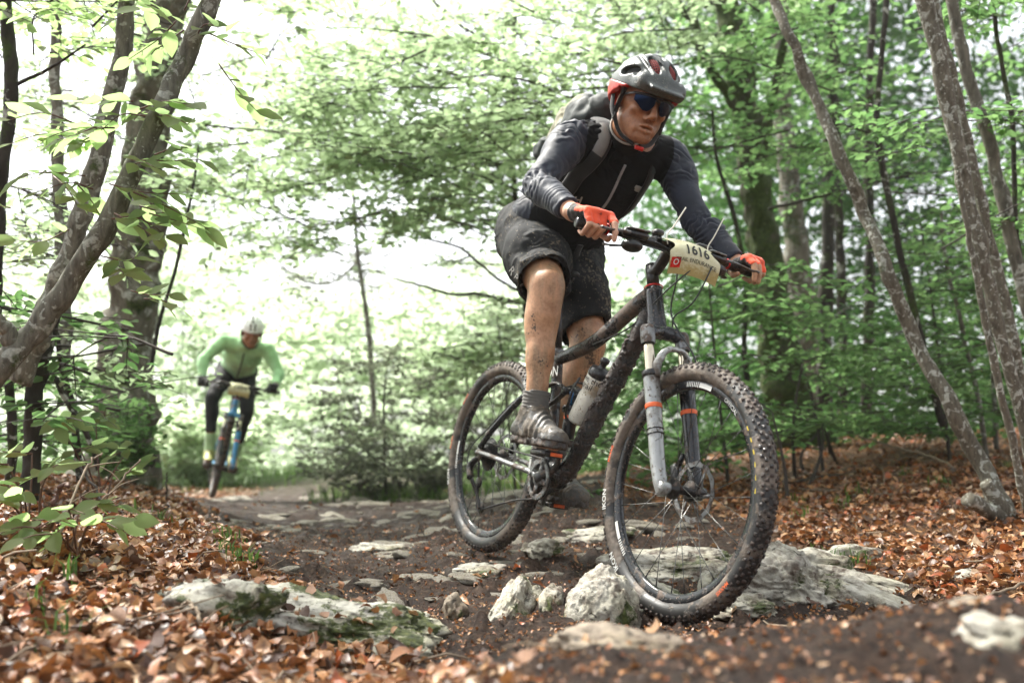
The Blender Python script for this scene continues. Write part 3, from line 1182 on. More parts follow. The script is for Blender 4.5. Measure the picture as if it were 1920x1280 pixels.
def rand_rot(n, tilt):
    a = rng.uniform(0, 2 * np.pi, n)
    tx, ty = rng.normal(0, tilt, n), rng.normal(0, tilt, n)
    ca, sa = np.cos(a), np.sin(a)
    Rz = np.zeros((n, 3, 3))
    Rz[:, 0, 0], Rz[:, 0, 1], Rz[:, 1, 0], Rz[:, 1, 1], Rz[:, 2, 2] = ca, -sa, sa, ca, 1
    Rx = np.zeros((n, 3, 3))
    Rx[:, 0, 0] = 1
    Rx[:, 1, 1], Rx[:, 1, 2], Rx[:, 2, 1], Rx[:, 2, 2] = np.cos(tx), -np.sin(tx), np.sin(tx), np.cos(tx)
    Ry = np.zeros((n, 3, 3))
    Ry[:, 1, 1] = 1
    Ry[:, 0, 0], Ry[:, 0, 2], Ry[:, 2, 0], Ry[:, 2, 2] = np.cos(ty), np.sin(ty), -np.sin(ty), np.cos(ty)
    return Rx @ Ry @ Rz


def scatter_litter(name, pts, smin_, smax_, shapes, tilt, lift):
    n = len(pts)
    z = ground_h(pts[:, 0], pts[:, 1])
    R = rand_rot(n, tilt)
    s = rng.uniform(smin_, smax_, n)
    mb = MB()
    pick = rng.integers(len(shapes), size=n)
    tone = np.clip(.50 + .29 * rng.normal(size=n), 0, 1)
    for k, (V, Qd) in enumerate(shapes):
        w_ = np.where(pick == k)[0]
        if not len(w_):
            continue
        W_ = np.einsum('nij,vj->nvi', R[w_], V) * s[w_][:, None, None]
        W_ += np.stack([pts[w_, 0], pts[w_, 1], z[w_] + rng.uniform(0, lift, len(w_))], 1)[:, None]
        m = len(V)
        QQ = (Qd[None] + (np.arange(len(w_)) * m)[:, None, None]).reshape(-1, 4)
        mb.add(W_.reshape(-1, 3), QQ, None, np.repeat(tone[w_], m))
    o = mb.build(name, M['dead_leaf'])
    return o


# nearest leaves singly: pieces of the ground
NEAR = []
for k, (V, Qd) in enumerate(LEAFS):
    for tone in (.12, .35, .5, .62, .78, .95):
        me = make_mesh('fallen_leaf', V, Qd, None, True, np.full(len(V), tone))
        me.materials.append(M['dead_leaf'])
        NEAR.append(me)
pn = litter_points(9000, 1.35, 12.0, 1.6)
ps = litter_points(300, 1.3, 2.9, .8)
zz = ground_h(ps[:, 0], ps[:, 1])
for (x, y), z in zip(ps, zz):
    o = bpy.data.objects.new('fallen_leaf', NEAR[int(rng.integers(len(NEAR)))])
    s = rng.uniform(.04, .068)
    o.scale = (s, s, s)
    o.rotation_euler = (rng.normal(0, .5), rng.normal(0, .5), rng.uniform(0, 6.28))
    o.location = (x, y, z + rng.uniform(.006, .028))
    link(o, ground)
# leaves lying on the low boulders and rocks
from mathutils.bvhtree import BVHTree
for ob in [o for o in bpy.data.objects if o.name.startswith('rock') and o.location.y < 2.6][:2]:
    mw_ = Matrix.Translation(ob.location) @ ob.rotation_euler.to_matrix().to_4x4()
    bv = BVHTree.FromPolygons([mw_ @ v.co for v in ob.data.vertices], [p.vertices[:] for p in ob.data.polygons])
    for _ in range(46):
        x, y = ob.location.x + rng.normal(0, .2), ob.location.y + rng.normal(0, .09)
        h = bv.ray_cast(Vector((x, y, 2)), Vector((0, 0, -1)))
        if h[0] is None or h[1].z < .35 or h[0].z < gz(x, y):
            continue
        o = bpy.data.objects.new('fallen_leaf', NEAR[int(rng.integers(len(NEAR)))])
        s = rng.uniform(.022, .055)
        o.scale = (s, s, s)
        o.rotation_euler = (rng.normal(0, .35), rng.normal(0, .35), rng.uniform(0, 6.28))
        o.location = (h[0].x, h[0].y, h[0].z + .005)
        link(o, ground)
# bits of dead twig through the litter
tmb = MB()
tp_ = np.vstack([litter_points(260, 1.3, 3.5, .8), litter_points(420, 3, 8, 1.0)])
for (x, y), z in zip(tp_, ground_h(tp_[:, 0], tp_[:, 1])):
    L_ = rng.uniform(.04, .22) * (1 if y < 4 else 1.4)
    a_ = rng.uniform(0, 6.28)
    d_ = A3(math.cos(a_), math.sin(a_), rng.normal(0, .15)) * L_
    p_ = A3(x, y, z + .018)
    tmb.tube(np.array([p_, p_ + d_ * .5 + rng.normal(0, .012, 3), p_ + d_]), np.array([1, .85, .5]) * rng.uniform(.0012, .0038), 5, caps=False)
tag(tmb.build('twig_litter', M['twig_pale']), 'small dead twigs scattered through the fallen leaves', None, None, 'stuff')
lit = scatter_litter('leaf_litter', np.vstack([litter_points(9000, 1.2, 3.6, .8), litter_points(17000, 2.5, 6.5, 1.0), litter_points(14000, 5, 12, 1.0)]), .026, .064, LEAFS3 + LEAFS[:6], .45, .024)
tag(lit, 'deep litter of dry orange brown beech leaves beside the trail', None, None, 'stuff')
# crumbs of broken leaf and bark on the bare mud
n = 26000
y = 1.2 + 4.5 * rng.random(n) ** 1.2
x = rng.uniform(-.5, .62, n) * y + .2
k_ = (y > 2.15) | (rng.random(n) < .4)
x, y = x[k_], y[k_]
deb = scatter_litter('trail_debris', np.stack([x, y], 1), .006, .022, LEAFS3[:5], .6, .006)
tag(deb, 'crumbs of leaf and bark trodden into the trail mud', None, None, 'stuff')
# ------------------------------------------------------------------ bicycles
BIKE_R = np.array([[0.47640, 0.86497, 0.15769], [-0.87522, 0.48365, -0.00885], [-0.08392, -0.13379, 0.98745]])
BIKE_O = A3(-0.06586, 3.86276, 0.44362)
BASE = A3(.45, 0, -.40)                       # root sits on the ground below the cranks


def bw(*q):
    """bicycle coordinates (x forward, y to rider's left, z up, from the rear hub) -> world"""
    return BIKE_O + BIKE_R @ A3(*q)


_txt = {}


def text_mesh(s, size=1.0, bold=0.0, align='CENTER'):
    """flat letters as numpy triangles"""
    key = (s, bold)
    if key not in _txt:
        cu = bpy.data.curves.new('lettering', 'FONT')
        cu.body = s
        cu.align_x = 'CENTER'
        cu.align_y = 'CENTER'
        cu.offset = bold
        cu.resolution_u = 3
        o = bpy.data.objects.new('lettering', cu)
        C.objects.link(o)
        dg = bpy.context.evaluated_depsgraph_get()
        me = bpy.data.meshes.new_from_object(o.evaluated_get(dg))
        me.calc_loop_triangles()
        V = np.array([v.co[:] for v in me.vertices])
        T = np.array([t.vertices[:] for t in me.loop_triangles])
        for _ in range(2):                                   # finer triangles, so letters can follow curved faces
            A_, B_, C_ = V[T[:, 0]], V[T[:, 1]], V[T[:, 2]]
            n_, m_ = len(T), len(V)
            V = np.vstack([V, (A_ + B_) / 2, (B_ + C_) / 2, (C_ + A_) / 2])
            i_ = np.arange(n_)
            ab, bc, ca_ = m_ + i_, m_ + n_ + i_, m_ + 2 * n_ + i_
            T = np.vstack([np.stack([T[:, 0], ab, ca_], 1), np.stack([ab, T[:, 1], bc], 1), np.stack([ca_, bc, T[:, 2]], 1), np.stack([ab, bc, ca_], 1)])
        bpy.data.objects.remove(o)
        _txt[key] = (V, T)
    V, T = _txt[key]
    return V * size, T


def lettering(s, size, c, xdir, ydir, mat, parent, off=None, bold=0.0, name='lettering', fn=None):
    V, T = text_mesh(s, size, bold)
    if fn is not None:
        W = fn(V)
    else:
        xd, yd = np.asarray(xdir, float), np.asarray(ydir, float)
        xd, yd = xd / np.linalg.norm(xd), yd / np.linalg.norm(yd)
        W = np.asarray(c, float) + V[:, :1] * xd + V[:, 1:2] * yd
    return MB().add(W, None, T).build(name, mat, parent, off, smooth=False)


def knob(mb, c, t, nrm, ax, l, wd, h):
    q = []
    for k, sc_ in ((0, 1.0), (1, .78)):
        for a, b in ((-1, -1), (1, -1), (1, 1), (-1, 1)):
            q.append(c + nrm * h * k + t * l * a * sc_ / 2 + ax * wd * b * sc_ / 2)
    mb.add(q, [[4, 5, 6, 7], [0, 1, 5, 4], [1, 2, 6, 5], [2, 3, 7, 6], [3, 0, 4, 7]])


def wheel(root, c, mats, front, seed, spin=0.0, detail=True, off=BASE):
    c = A3(*c)
    r = np.random.default_rng(seed)
    wh = thing('wheel', None, None)
    wh.parent = root
    wh.location = Vector(c - off)
    Y = A3(0, 1, 0)
    # tyre: carcass with blocks
    mb = MB()
    a = np.arange(20) * 2 * np.pi / 20
    rr, ty = .338, .0285
    pr = np.stack([rr + .0275 * np.cos(a), ty * np.sin(a)], 1)
    mb.lathe(pr, (0, 0, 0), Y, 96, True)
    ty_o = mb.build('tyre', mats['rubber'], wh, disp=lambda V: .0018 * vnoise(V, 70, 5)[:, None] * (V / (np.linalg.norm(V, axis=1)[:, None] + 1e-9)))
    mb = MB()
    N = 88
    for i in range(N):
        for row, ang in enumerate((-62, -40, -15, 15, 40, 62)):
            th = (i + (.5 if row % 2 else 0) + r.uniform(-.12, .12)) * 2 * np.pi / N
            an = math.radians(ang)
            rad = A3(math.cos(th), 0, math.sin(th))
            tan = A3(-math.sin(th), 0, math.cos(th))
            nrm = rad * math.cos(an) + Y * math.sin(an)
            ax_ = -rad * math.sin(an) + Y * math.cos(an)
            knob(mb, rad * rr + nrm * .0255, tan, nrm, ax_, r.uniform(.009, .014), r.uniform(.008, .012), r.uniform(.004, .0068))
    tag(mb.build('tread', mats['tread'], wh, smooth=False), None, None, None, 'stuff')
    # rim, deep section
    MB().lathe([(.314, -.013), (.316, .013), (.311, .014), (.292, .0105), (.288, .005), (.288, -.005), (.292, -.0105), (.311, -.014)], (0, 0, 0), Y, 72, True).build('rim', mats['rim'], wh)
    hb = MB()
    hw = .05 if front else .062
    hb.lathe([(.008, -hw - .006), (.014, -hw), (.014, -hw + .012), (.031, -.034), (.031, -.028), (.013, -.018), (.013, .018), (.031, .028), (.031, .034), (.018, .042), (.014, hw), (.008, hw + .006)], (0, 0, 0), Y, 20)
    hb.build('hub', M['darkmetal'], wh)
    ns = 28
    for i in range(ns):
        sd_ = 1 if i % 2 else -1
        th = spin + i * 2 * np.pi / ns
        cr = (1 if (i // 2) % 2 else -1) * 1.05
        p0 = A3(.029 * math.cos(th + cr), .031 * sd_, .029 * math.sin(th + cr))
        p1 = A3(.288 * math.cos(th), .003 * sd_, .288 * math.sin(th))
        m = MB().tube([p0, p0 * .12 + p1 * .88, p1], [.0011, .0011, .0022], 5)
        m.build('spoke', M['spoke'], wh)
    # disc rotor on the left
    rt = MB()
    ry = .047 if front else -.0  # rear rotor sits behind the hub, left side too
    ry = .044
    n = 48
    ang = np.arange(n) * 2 * np.pi / n
    ro = .088 + .0025 * np.cos(ang * 12)
    for ri_f, yy in ((1, .0011), (-1, -.0011)):
        Vo = np.stack([ro * np.cos(ang), np.full(n, ry + yy), ro * np.sin(ang)], 1)
        Vi = np.stack([.073 * np.cos(ang), np.full(n, ry + yy), .073 * np.sin(ang)], 1)
        j = np.arange(n)
        k = (j + 1) % n
        Qd = np.stack([j, k, n + k, n + j], 1)
        rt.add(np.vstack([Vo, Vi]), Qd if ri_f < 0 else Qd[:, ::-1])
    for i in range(6):
        th = i * np.pi / 3
        rt.tube([A3(.02 * math.cos(th - .5), ry, .02 * math.sin(th - .5)), A3(.05 * math.cos(th - .15), ry, .05 * math.sin(th - .15)), A3(.075 * math.cos(th), ry, .075 * math.sin(th))], .0045, 6, sq=.4, up=(0, 1, 0))
    rt.disc((0, ry, 0), Y, .022, .006, 20)
    rt.build('brake_rotor', M['silver'], wh)
    if detail:
        def arc(r0, th0, sgn=1, yy=-.0285):
            def f(V):
                th = th0 + sgn * V[:, 0] / r0
                rad = r0 + V[:, 1]
                return np.stack([rad * np.cos(th), np.full(len(V), yy), rad * np.sin(th)], 1)
            return f
        MPOS = (3.35, 3.95, .35) if front else (3.5, .9, 5.2)
        for t0 in MPOS[:2]:
            lettering('IKON', .026, 0, 0, 0, M['white_print'], wh, fn=arc(.340, t0, -1, -.0296), bold=.02)
        for t0 in (MPOS[0] - .42, MPOS[1] + 1.6):
            lettering('MAXXIS', .015, 0, 0, 0, M['orange'], wh, fn=arc(.342, t0, -1, -.0298), bold=.01)
        sp = MB()
        f = arc(.302, MPOS[2] + 1.1, -1, -.0146)
        for u in np.linspace(-.06, -.012, 7):
            q = np.array([(u - .002, -.007), (u + .002, -.007), (u + .002, .007), (u - .002, .007)])
            sp.add(f(q), [[0, 1, 2, 3]])
        q = np.array([(x, s_ * .007) for x in np.linspace(-.006, .05, 6) for s_ in (-1, 1)])
        i2 = np.arange(5) * 2
        sp.add(f(q), np.stack([i2, i2 + 2, i2 + 3, i2 + 1], 1))
        sp.build('rim_decal', M['white_print'], wh, smooth=False)
        sp = MB()
        f2 = arc(.302, 3.75 if front else 3.2, -1, -.0146)
        for u in np.linspace(-.06, -.012, 7):
            q = np.array([(u - .002, -.007), (u + .002, -.007), (u + .002, .007), (u - .002, .007)])
            sp.add(f2(q), [[0, 1, 2, 3]])
        q = np.array([(x, s_ * .007) for x in np.linspace(-.006, .05, 6) for s_ in (-1, 1)])
        sp.add(f2(q), np.stack([i2, i2 + 2, i2 + 3, i2 + 1], 1))
        sp.build('rim_decal', M['white_print'], wh, smooth=False)
        if front:
            lettering('OFFICIAL', .017, 0, 0, 0, M['white_print'], wh, fn=arc(.302, .95, -1, -.0147))
            yd = MB()
            for th in np.linspace(.1, .62, 6):
                q = np.array([(u, v) for u, v in ((-.007, -.002), (.006, -.003), (.008, .003), (-.005, .002))])
                yd.add(arc(.327, th, -1, -.0265)(q), [[0, 1, 2, 3]])
            yd.build('yellow_decal', M['yellow_print'], wh, smooth=False)
    return wh


HA = math.radians(69.5)
AXS = A3(-math.cos(HA), 0, math.sin(HA))
PRP = A3(math.sin(HA), 0, math.cos(HA))
FH = A3(1.15, 0, 0)
P0 = FH - .048 * PRP


def S(t, off=0.0, y=0.0):
    return P0 + AXS * t + PRP * off + A3(0, y, 0)


def build_bike(root, mats, detail=True, crank=0.55):
    off = BASE
    b = lambda mb, name, mat, par=root, **k: mb.build(name, mat, par, off, **k)
    BB = A3(.435, 0, -.05)
    mudd = lambda s, f=60: (lambda V: s * np.maximum(0, fbm(V, f, 3, 4))[:, None] * np.sign(V - V.mean(0)))

    def clod(V):
        n = np.stack([fbm(V + k * 3.3, 55, 3, k) for k in range(3)], 1)
        return n * (.0035 if detail else .001)
    rt = thing('frame', None, None)
    rt.parent = root
    # the tubes
    dt = MB().tube([BB + A3(.01, 0, .035), BB + A3(.10, 0, .045), A3(.676, 0, .215), S(.585, -.02)], [.032, .033, .032, .031], 18, n=70)
    dto = b(dt, 'down_tube', mats['downtube'], rt, disp=clod)
    if detail:
        lm = MB()
        r = np.random.default_rng(3)
        path = smooth_path([BB + A3(.01, 0, .035), BB + A3(.10, 0, .045), A3(.676, 0, .215), S(.585, -.02)], 200)
        V3, T3 = ico(1)
        for k in range(260):
            p = path[int(r.integers(10, 185))]
            an = r.uniform(-.5, 3.2)
            s = r.uniform(.003, .0085)
            lm.add(V3 * s * r.uniform(.7, 1.3, 3) + p + .0315 * (A3(0, -1, 0) * math.cos(an) + A3(.5, 0, -.85) * math.sin(an)), None, T3)
        tag(b(lm, 'mud_clods', M['tread'], rt, disp=lambda V: .002 * np.stack([vnoise(V + k, 180, k) for k in range(3)], 1)), None, None, None, 'stuff')
    b(MB().tube([S(.645, -.012), S(.64, -.10), A3(.58, 0, .435), A3(.36, 0, .375)], [.027, .025, .023, .02], 16, n=40, sq=1.1), 'top_tube', mats['frame'], rt)
    b(MB().tube([BB + A3(-.02, 0, .05), A3(.39, 0, .2), A3(.352, 0, .40)], [.022, .019, .021], 14, n=30), 'seat_tube', mats['frame'], rt)
    if detail:
        lettering('ION', .05, A3(.366, -.0235, .325) - off, A3(.99, 0, .1), A3(-.12, 0, 1), M['white_print'], rt, bold=.01)
    b(MB().tube([S(.512), S(.53), S(.58), S(.66)], [.033, .031, .028, .027], 20, n=14), 'head_tube', mats['frame_clean'], rt)
    b(MB().lathe([(.0285, -.003), (.031, 0), (.0285, .003)], S(.663), AXS, 24), 'headset_ring', M['redring'], rt)
    b(MB().lathe([(.034, -.003), (.0365, 0), (.034, .003)], S(.512), AXS, 24), 'headset_ring', M['redring'], rt)
    b(MB().lathe([(1e-3, -.044), (.026, -.043), (.028, -.03), (.026, -.02), (.026, .02), (.028, .03), (.026, .043), (1e-3, .044)], BB, (0, 1, 0), 20), 'bottom_bracket', M['darkmetal'], rt)
    for sgn in (-1, 1):
        b(MB().tube([A3(-.012, sgn * .066, .002), A3(.10, sgn * .066, -.005), A3(.26, sgn * .052, -.022), A3(.385, sgn * .034, -.035)], [.016, .0145, .016, .018], 12, sq=.65, n=20), 'chain_stay', M['silver'] if detail else mats['frame'], rt)
        b(MB().tube([A3(.0, sgn * .068, .022), A3(.08, sgn * .066, .10), A3(.25, sgn * .048, .235), A3(.36, sgn * .034, .27)], [.011, .012, .013, .012], 12, n=20), 'seat_stay', mats['frame_clean'], rt)
        lk = MB().tube([A3(.355, sgn * .035, .268), A3(.44, sgn * .036, .285), A3(.505, sgn * .034, .262)], [.013, .012, .013], 10, sq=.5, n=14)
        lk.tube([A3(.395, sgn * .035, .205), A3(.45, sgn * .037, .225), A3(.505, sgn * .034, .258)], [.011, .01, .012], 10, sq=.5, n=14)
        for q in ((.355, .268), (.505, .26), (.395, .205)):
            lk.disc((q[0], sgn * .04, q[1]), (0, 1, 0), .014, .012, 14)
        b(lk, 'rocker_link', M['darkmetal'], rt)
        b(MB().tube([A3(-.02, sgn * .064, .018), A3(.012, sgn * .066, .0), A3(-.005, sgn * .066, -.03)], [.012, .02, .012], 10, sq=.4, up=(0, 1, 0)), 'dropout', M['silver'], rt)
    if detail:
        sh = thing('rear_shock', None, None)
        sh.parent = root
        a0, a1 = A3(.505, 0, .262), A3(.50, 0, .085)
        b(MB().tube([a0, a0 * .6 + a1 * .4], [.019, .019], 16, n=6), 'shock_can', mats['frame_clean'], sh)
        b(MB().tube([a0 * .62 + a1 * .38, a0 * .08 + a1 * .92], [.0235, .0235], 18, n=6), 'shock_body', M['blackplastic'], sh)
        b(MB().lathe([(.0238, -.007), (.0245, 0), (.0238, .007)], a0 * .5 + a1 * .5, a1 - a0, 20), 'shock_band', M['orange'], sh)
        for q in (a0, a1):
            b(MB().disc(q, (0, 1, 0), .013, .05, 14), 'shock_eyelet', M['darkmetal'], sh)
        b(MB().tube([a0 + A3(.018, -.02, -.045), a0 + A3(.03, -.03, -.03), a0 + A3(.038, -.036, -.005)], [.006, .005, .007], 10), 'lockout_lever', M['blueano'], sh)
        cg = MB()
        d = S(.585, -.02) - BB
        d /= np.linalg.norm(d)
        nrm = A3(-d[2], 0, d[0])
        cb = A3(.612, 0, .215) + nrm * .075
        for k in (-1, 1):
            cg.tube([A3(.57, k * .012, .14) + nrm * .034, cb - d * .085 + nrm * -.03 + A3(0, k * .034, 0), cb - d * .0 + A3(0, k * .040, 0), cb + d * .04 + nrm * .028 + A3(0, k * .02, 0)], .0045, 8, n=16)
        cg.torus(cb + d * .012, d, .0385, .0042, 24, 6)
        b(cg, 'bottle_cage', M['blackplastic'])
    # seat post and saddle
    sp = thing('saddle', None, None)
    sp.parent = root
    b(MB().tube([A3(.354, 0, .39), A3(.318, 0, .52), A3(.292, 0, .655)], [.0155, .0155, .0145], 14), 'seat_post', M['blackplastic'], sp)
    b(MB().lathe([(.019, -.012), (.024, 0), (.019, .012)], A3(.353, 0, .40), (-.25, 0, 1), 16), 'seat_clamp', M['silver'], sp)
    sd_ = MB().tube([A3(.40, 0, .683), A3(.375, 0, .69), A3(.30, 0, .69), A3(.22, 0, .69), A3(.16, 0, .698), A3(.12, 0, .705)], [.012, .021, .027, .045, .066, .06], 18, sq=.42, n=24, up=(0, 0, 1))
    b(sd_, 'saddle_pad', M['blackplastic'], sp)
    rl = MB()
    for k in (-1, 1):
        rl.tube([A3(.36, k * .012, .675), A3(.32, k * .022, .66), A3(.25, k * .022, .66), A3(.18, k * .025, .68)], .0036, 8, n=12)
    b(rl, 'saddle_rails', M['silver'], sp)
    # fork
    fk = thing('fork', None, None)
    fk.parent = root
    cr = MB().tube([S(.475, .035, -.067), S(.497, .028, -.04), S(.505, .01, 0), S(.497, .028, .04), S(.475, .035, .067)], [.022, .025, .029, .025, .022], 14, n=26, sq=.85)
    cr.tube([S(.50), S(.52)], [.03, .031], 18)
    b(cr, 'fork_crown', mats['frame_clean'], fk, disp=clod)
    for sgn in (-1, 1):
        y = sgn * .066
        o_ = .034
        st = MB().tube([S(.30, o_, y), S(.47, o_, y)], .0165, 18, n=4)
        b(st, 'stanchion', M['stanchion'], fk)
        b(MB().lathe([(.021, -.03), (.0225, -.02), (.0225, .02), (.019, .028), (1e-3, .03)], S(.475, o_, y), AXS, 20), 'stanchion_cap', M['silver'], fk)
        lo = MB().tube([S(.345, o_, y), S(.335, o_, y), S(.32, o_, y), S(.2, o_, y), S(.08, o_ - .002, y), S(.02, o_ + .002, y), S(-.02, .036, y)], [.019, .025, .0245, .023, .022, .021, .014], 18, n=40)
        lo.tube([S(.02, o_, y), S(-.004, .046, y * .98), S(-.004, .05, y * .80)], [.017, .017, .013], 12, n=8)
        lo.disc(S(0, .048, y * .98), (0, 1, 0), .017, .032, 16)
        b(lo, 'fork_leg', mats['fork_lower'] if sgn < 0 else mats['frame_clean'], fk)
        b(MB().lathe([(.0246, -.007), (.0255, -.005), (.0255, .005), (.0246, .007)], S(.245, o_, y), AXS, 22), 'fork_band', M['orange'], fk)
        b(MB().lathe([(.0205, -.011), (.0268, -.008), (.0268, .010), (.02, .013)], S(.345, o_, y), AXS, 22), 'dust_seal', M['blackplastic'], fk)
        if detail and sgn < 0:
            for tt in (.175, .16):
                b(MB().torus(S(tt, o_, y), AXS, .0238, .0018, 20, 6), 'hose_tie', M['cable'], fk)
    b(MB().tube([S(.335, .05, -.066), S(.385, .066, -.056), S(.415, .078, -.03), S(.42, .08, 0), S(.415, .078, .03), S(.385, .066, .056), S(.335, .05, .066)], [.015, .013, .0115, .0115, .0115, .013, .015], 12, n=30, sq=.75), 'fork_arch', mats['fork_lower'], fk, disp=clod)
    cal = MB().cbox(S(.075, -.035, .055), (.032, .03, .062), rotm((0, 1, 0), -.35), .008)
    cal.tube([S(.1, -.02, .056), S(.13, 0, .062)], [.009, .008], 8)
    b(cal, 'brake_caliper', M['blackplastic'], fk)
    # cockpit
    cp = thing('handlebar', None, None)
    cp.parent = root
    B0 = A3(.945, 0, .725)
    b(MB().tube([S(.665), S(.71), S(.735)], [.02, .019, .021], 18).lathe([(1e-3, .0), (.02, 0), (.02, .006), (1e-3, .008)], S(.738), AXS, 16), 'stem_spacer', M['blackplastic'], cp)
    b(MB().tube([S(.715, -.005), S(.72, .03), B0 - A3(.02, 0, .004)], [.021, .018, .02], 16, n=10).disc(B0, (0, 1, 0), .022, .05, 18), 'stem', M['blackplastic'], cp)
    hbP = [B0 + A3(-.036, -.335, .004), B0 + A3(-.02, -.22, .006), B0 + A3(-.004, -.08, .001), B0, B0 + A3(-.004, .08, .001), B0 + A3(-.02, .22, .006), B0 + A3(-.038, .372, .004)]
    b(MB().tube(hbP, [.011, .0112, .0155, .0159, .0155, .0112, .011], 14, n=50), 'bar', M['blackplastic'], cp)
    for sgn in (-1, 1):
        e0, e1 = B0 + A3(-.024, sgn * .235, .006), B0 + A3(-.037, sgn * (.337 if sgn < 0 else .374), .004)
        gp = MB().tube([e0, e1], .0155, 14, n=28, up=(0, 0, 1))
        b(gp, 'grip', M['blackplastic'], cp, disp=lambda V: .0012 * np.sin(V[:, 1:2] * 900) * (V - (e0 + e1) / 2) * A3(1, 0, 1) / .0155)
        b(MB().torus(e0, e1 - e0, .0155, .0035, 18, 8), 'lock_ring', M['redring'] if detail else M['blackplastic'], cp)
        lv = thing('brake_lever', None, None)
        lv.parent = root
        q = B0 + A3(-.012, sgn * .17, .008)
        bd = MB().disc(q, (0, 1, 0), .0175, .022, 16)
        bd.cbox(q + A3(.03, sgn * -.012, -.004), (.026, .085, .024), rotm((0, 0, 1), sgn * .18), .007)
        b(bd, 'lever_body', M['blackplastic'], lv)
        b(MB().cbox(q + A3(.036, sgn * -.016, .010), (.026, .074, .007), rotm((0, 0, 1), sgn * .18), .003), 'reservoir_cap', M['silver'], lv)
        b(MB().tube([q + A3(.045, sgn * .02, -.006), q + A3(.062, sgn * .05, -.012), q + A3(.06, sgn * .10, -.018), q + A3(.068, sgn * .135, -.02)], [.007, .0055, .006, .0065], 10, sq=.7, n=18), 'lever_blade', M['silver'], lv)
        sf = MB().ell(q + A3(.028, sgn * -.006, -.04), (.032, .034, .02), None, 18)
        sf.tube([q + A3(.02, sgn * .02, -.045), q + A3(.0, sgn * .055, -.05)], [.006, .009], 8, sq=.5)
        b(sf, 'shifter', M['blackplastic'], lv)
        if detail:
            b(MB().tube([q + A3(.0, sgn * .045, -.048), q + A3(-.022, sgn * .066, -.046)], [.005, .008], 8, sq=.5), 'thumb_paddle', M['silver'], lv)
    if detail:
        b(MB().disc(B0 + A3(-.012, -.06, .012), (0, 1, 0), .019, .02, 16).cbox(B0 + A3(-.008, -.06, .036), (.034, .032, .02), None, .006), 'bell_mount', M['blackplastic'], cp)
        b(MB().cbox(B0 + A3(-.010, .115, .03), (.05, .06, .018), None, .006), 'lockout_remote', M['blackplastic'], cp)
        for P, rad, nm in (([B0 + A3(.03, -.09, -.004), B0 + A3(.05, -.03, -.03), B0 + A3(.04, .0, -.09), S(.55, .05, .02), S(.4, .1, .05), S(.33, .07, .07)], .0026, 'brake_hose'),
                           ([B0 + A3(.03, .1, -.01), B0 + A3(.075, .03, -.06), B0 + A3(.06, -.03, -.13), S(.60, .035, -.02), S(.56, -.10, -.03), A3(.62, -.03, .42)], .0024, 'gear_cable'),
                           ([B0 + A3(.035, .14, -.01), B0 + A3(.085, .09, -.05), B0 + A3(.075, .05, -.16), S(.55, .055, .03), S(.53, .02, .045)], .0025, 'brake_hose'),
                           ([B0 + A3(.02, -.16, -.02), B0 + A3(.05, -.07, -.03), B0 + A3(.052, .02, -.045)], .0024, 'gear_cable')):
            b(MB().tube(P, rad, 8, n=36), nm, M['cable'], cp)
    # number plate bent over the bar
    np_ = thing('number_plate', None, None)
    np_.parent = root
    prof = smooth_path([B0 + A3(-.006, 0, .026), B0 + A3(.036, 0, .024), B0 + A3(.068, 0, .006), B0 + A3(.084, 0, -.03), B0 + A3(.076, 0, -.088)], 24)
    sarc = np.linspace(0, 1, 24)
    hl = np.interp(sarc, [0, .12, .3, .42, .55, .68, 1], [.099, .097, .090, .070, .075, .098, .093])
    yc = .028 if detail else 0
    cols = np.linspace(-1, 1, 11)
    Vp = np.stack([np.stack([np.full(11, p[0]), yc + cols * h, np.full(11, p[2]) - .012 * cols ** 2], 1) for p, h in zip(prof, hl)]).reshape(-1, 3)
    i = np.arange(23)[:, None] * 11
    j = np.arange(10)[None]
    Qp = np.stack([i + j, i + 11 + j, i + 12 + j, i + 1 + j], -1).reshape(-1, 4)
    pl = MB().add(Vp, Qp).build('plate_sheet', M['plate'], np_, off)

    def onplate(s0, sy, lift=.0016):
        ds = np.linalg.norm(np.diff(prof, axis=0), axis=1)
        cum = np.concatenate([[0], np.cumsum(ds)])

        def f(V):
            s_ = np.clip(s0 - V[:, 1], 0, cum[-1])
            X_ = np.interp(s_, cum, prof[:, 0])
            Z_ = np.interp(s_, cum, prof[:, 2])
            tx, tz = np.gradient(prof[:, 0], cum), np.gradient(prof[:, 2], cum)
            nx_, nz_ = np.interp(s_, cum, -tz), np.interp(s_, cum, tx)
            y_ = yc + sy + V[:, 0]
            return np.stack([X_ + nx_ * lift, y_, Z_ + nz_ * lift - .012 * ((y_ - yc) / .09) ** 2], 1) - off
        return f
    num = '1616' if detail else '1254'
    lettering(num, .047 if detail else .06, 0, 0, 0, M['ink'], np_, fn=onplate(.098, .006), bold=.02)
    if detail:
        lettering('SPECIALIZED', .017, 0, 0, 0, M['ink'], np_, fn=onplate(.046, -.012))
        lettering('FOURS TROPHEE', .0145, 0, 0, 0, M['ink'], np_, fn=onplate(.062, -.006))
        lettering('TRAIL ENDURANCE', .0175, 0, 0, 0, M['ink'], np_, fn=onplate(.132, .004))
        q = np.array([(-.018, -.016), (.018, -.016), (.018, .016), (-.018, .016)])
        MB().add(onplate(.142, -.072, .0013)(q), [[0, 1, 2, 3]]).build('red_badge', M['redring'], np_, smooth=False)
        lettering('O', .026, 0, 0, 0, M['white_print'], np_, fn=onplate(.142, -.072, .002), bold=.01)
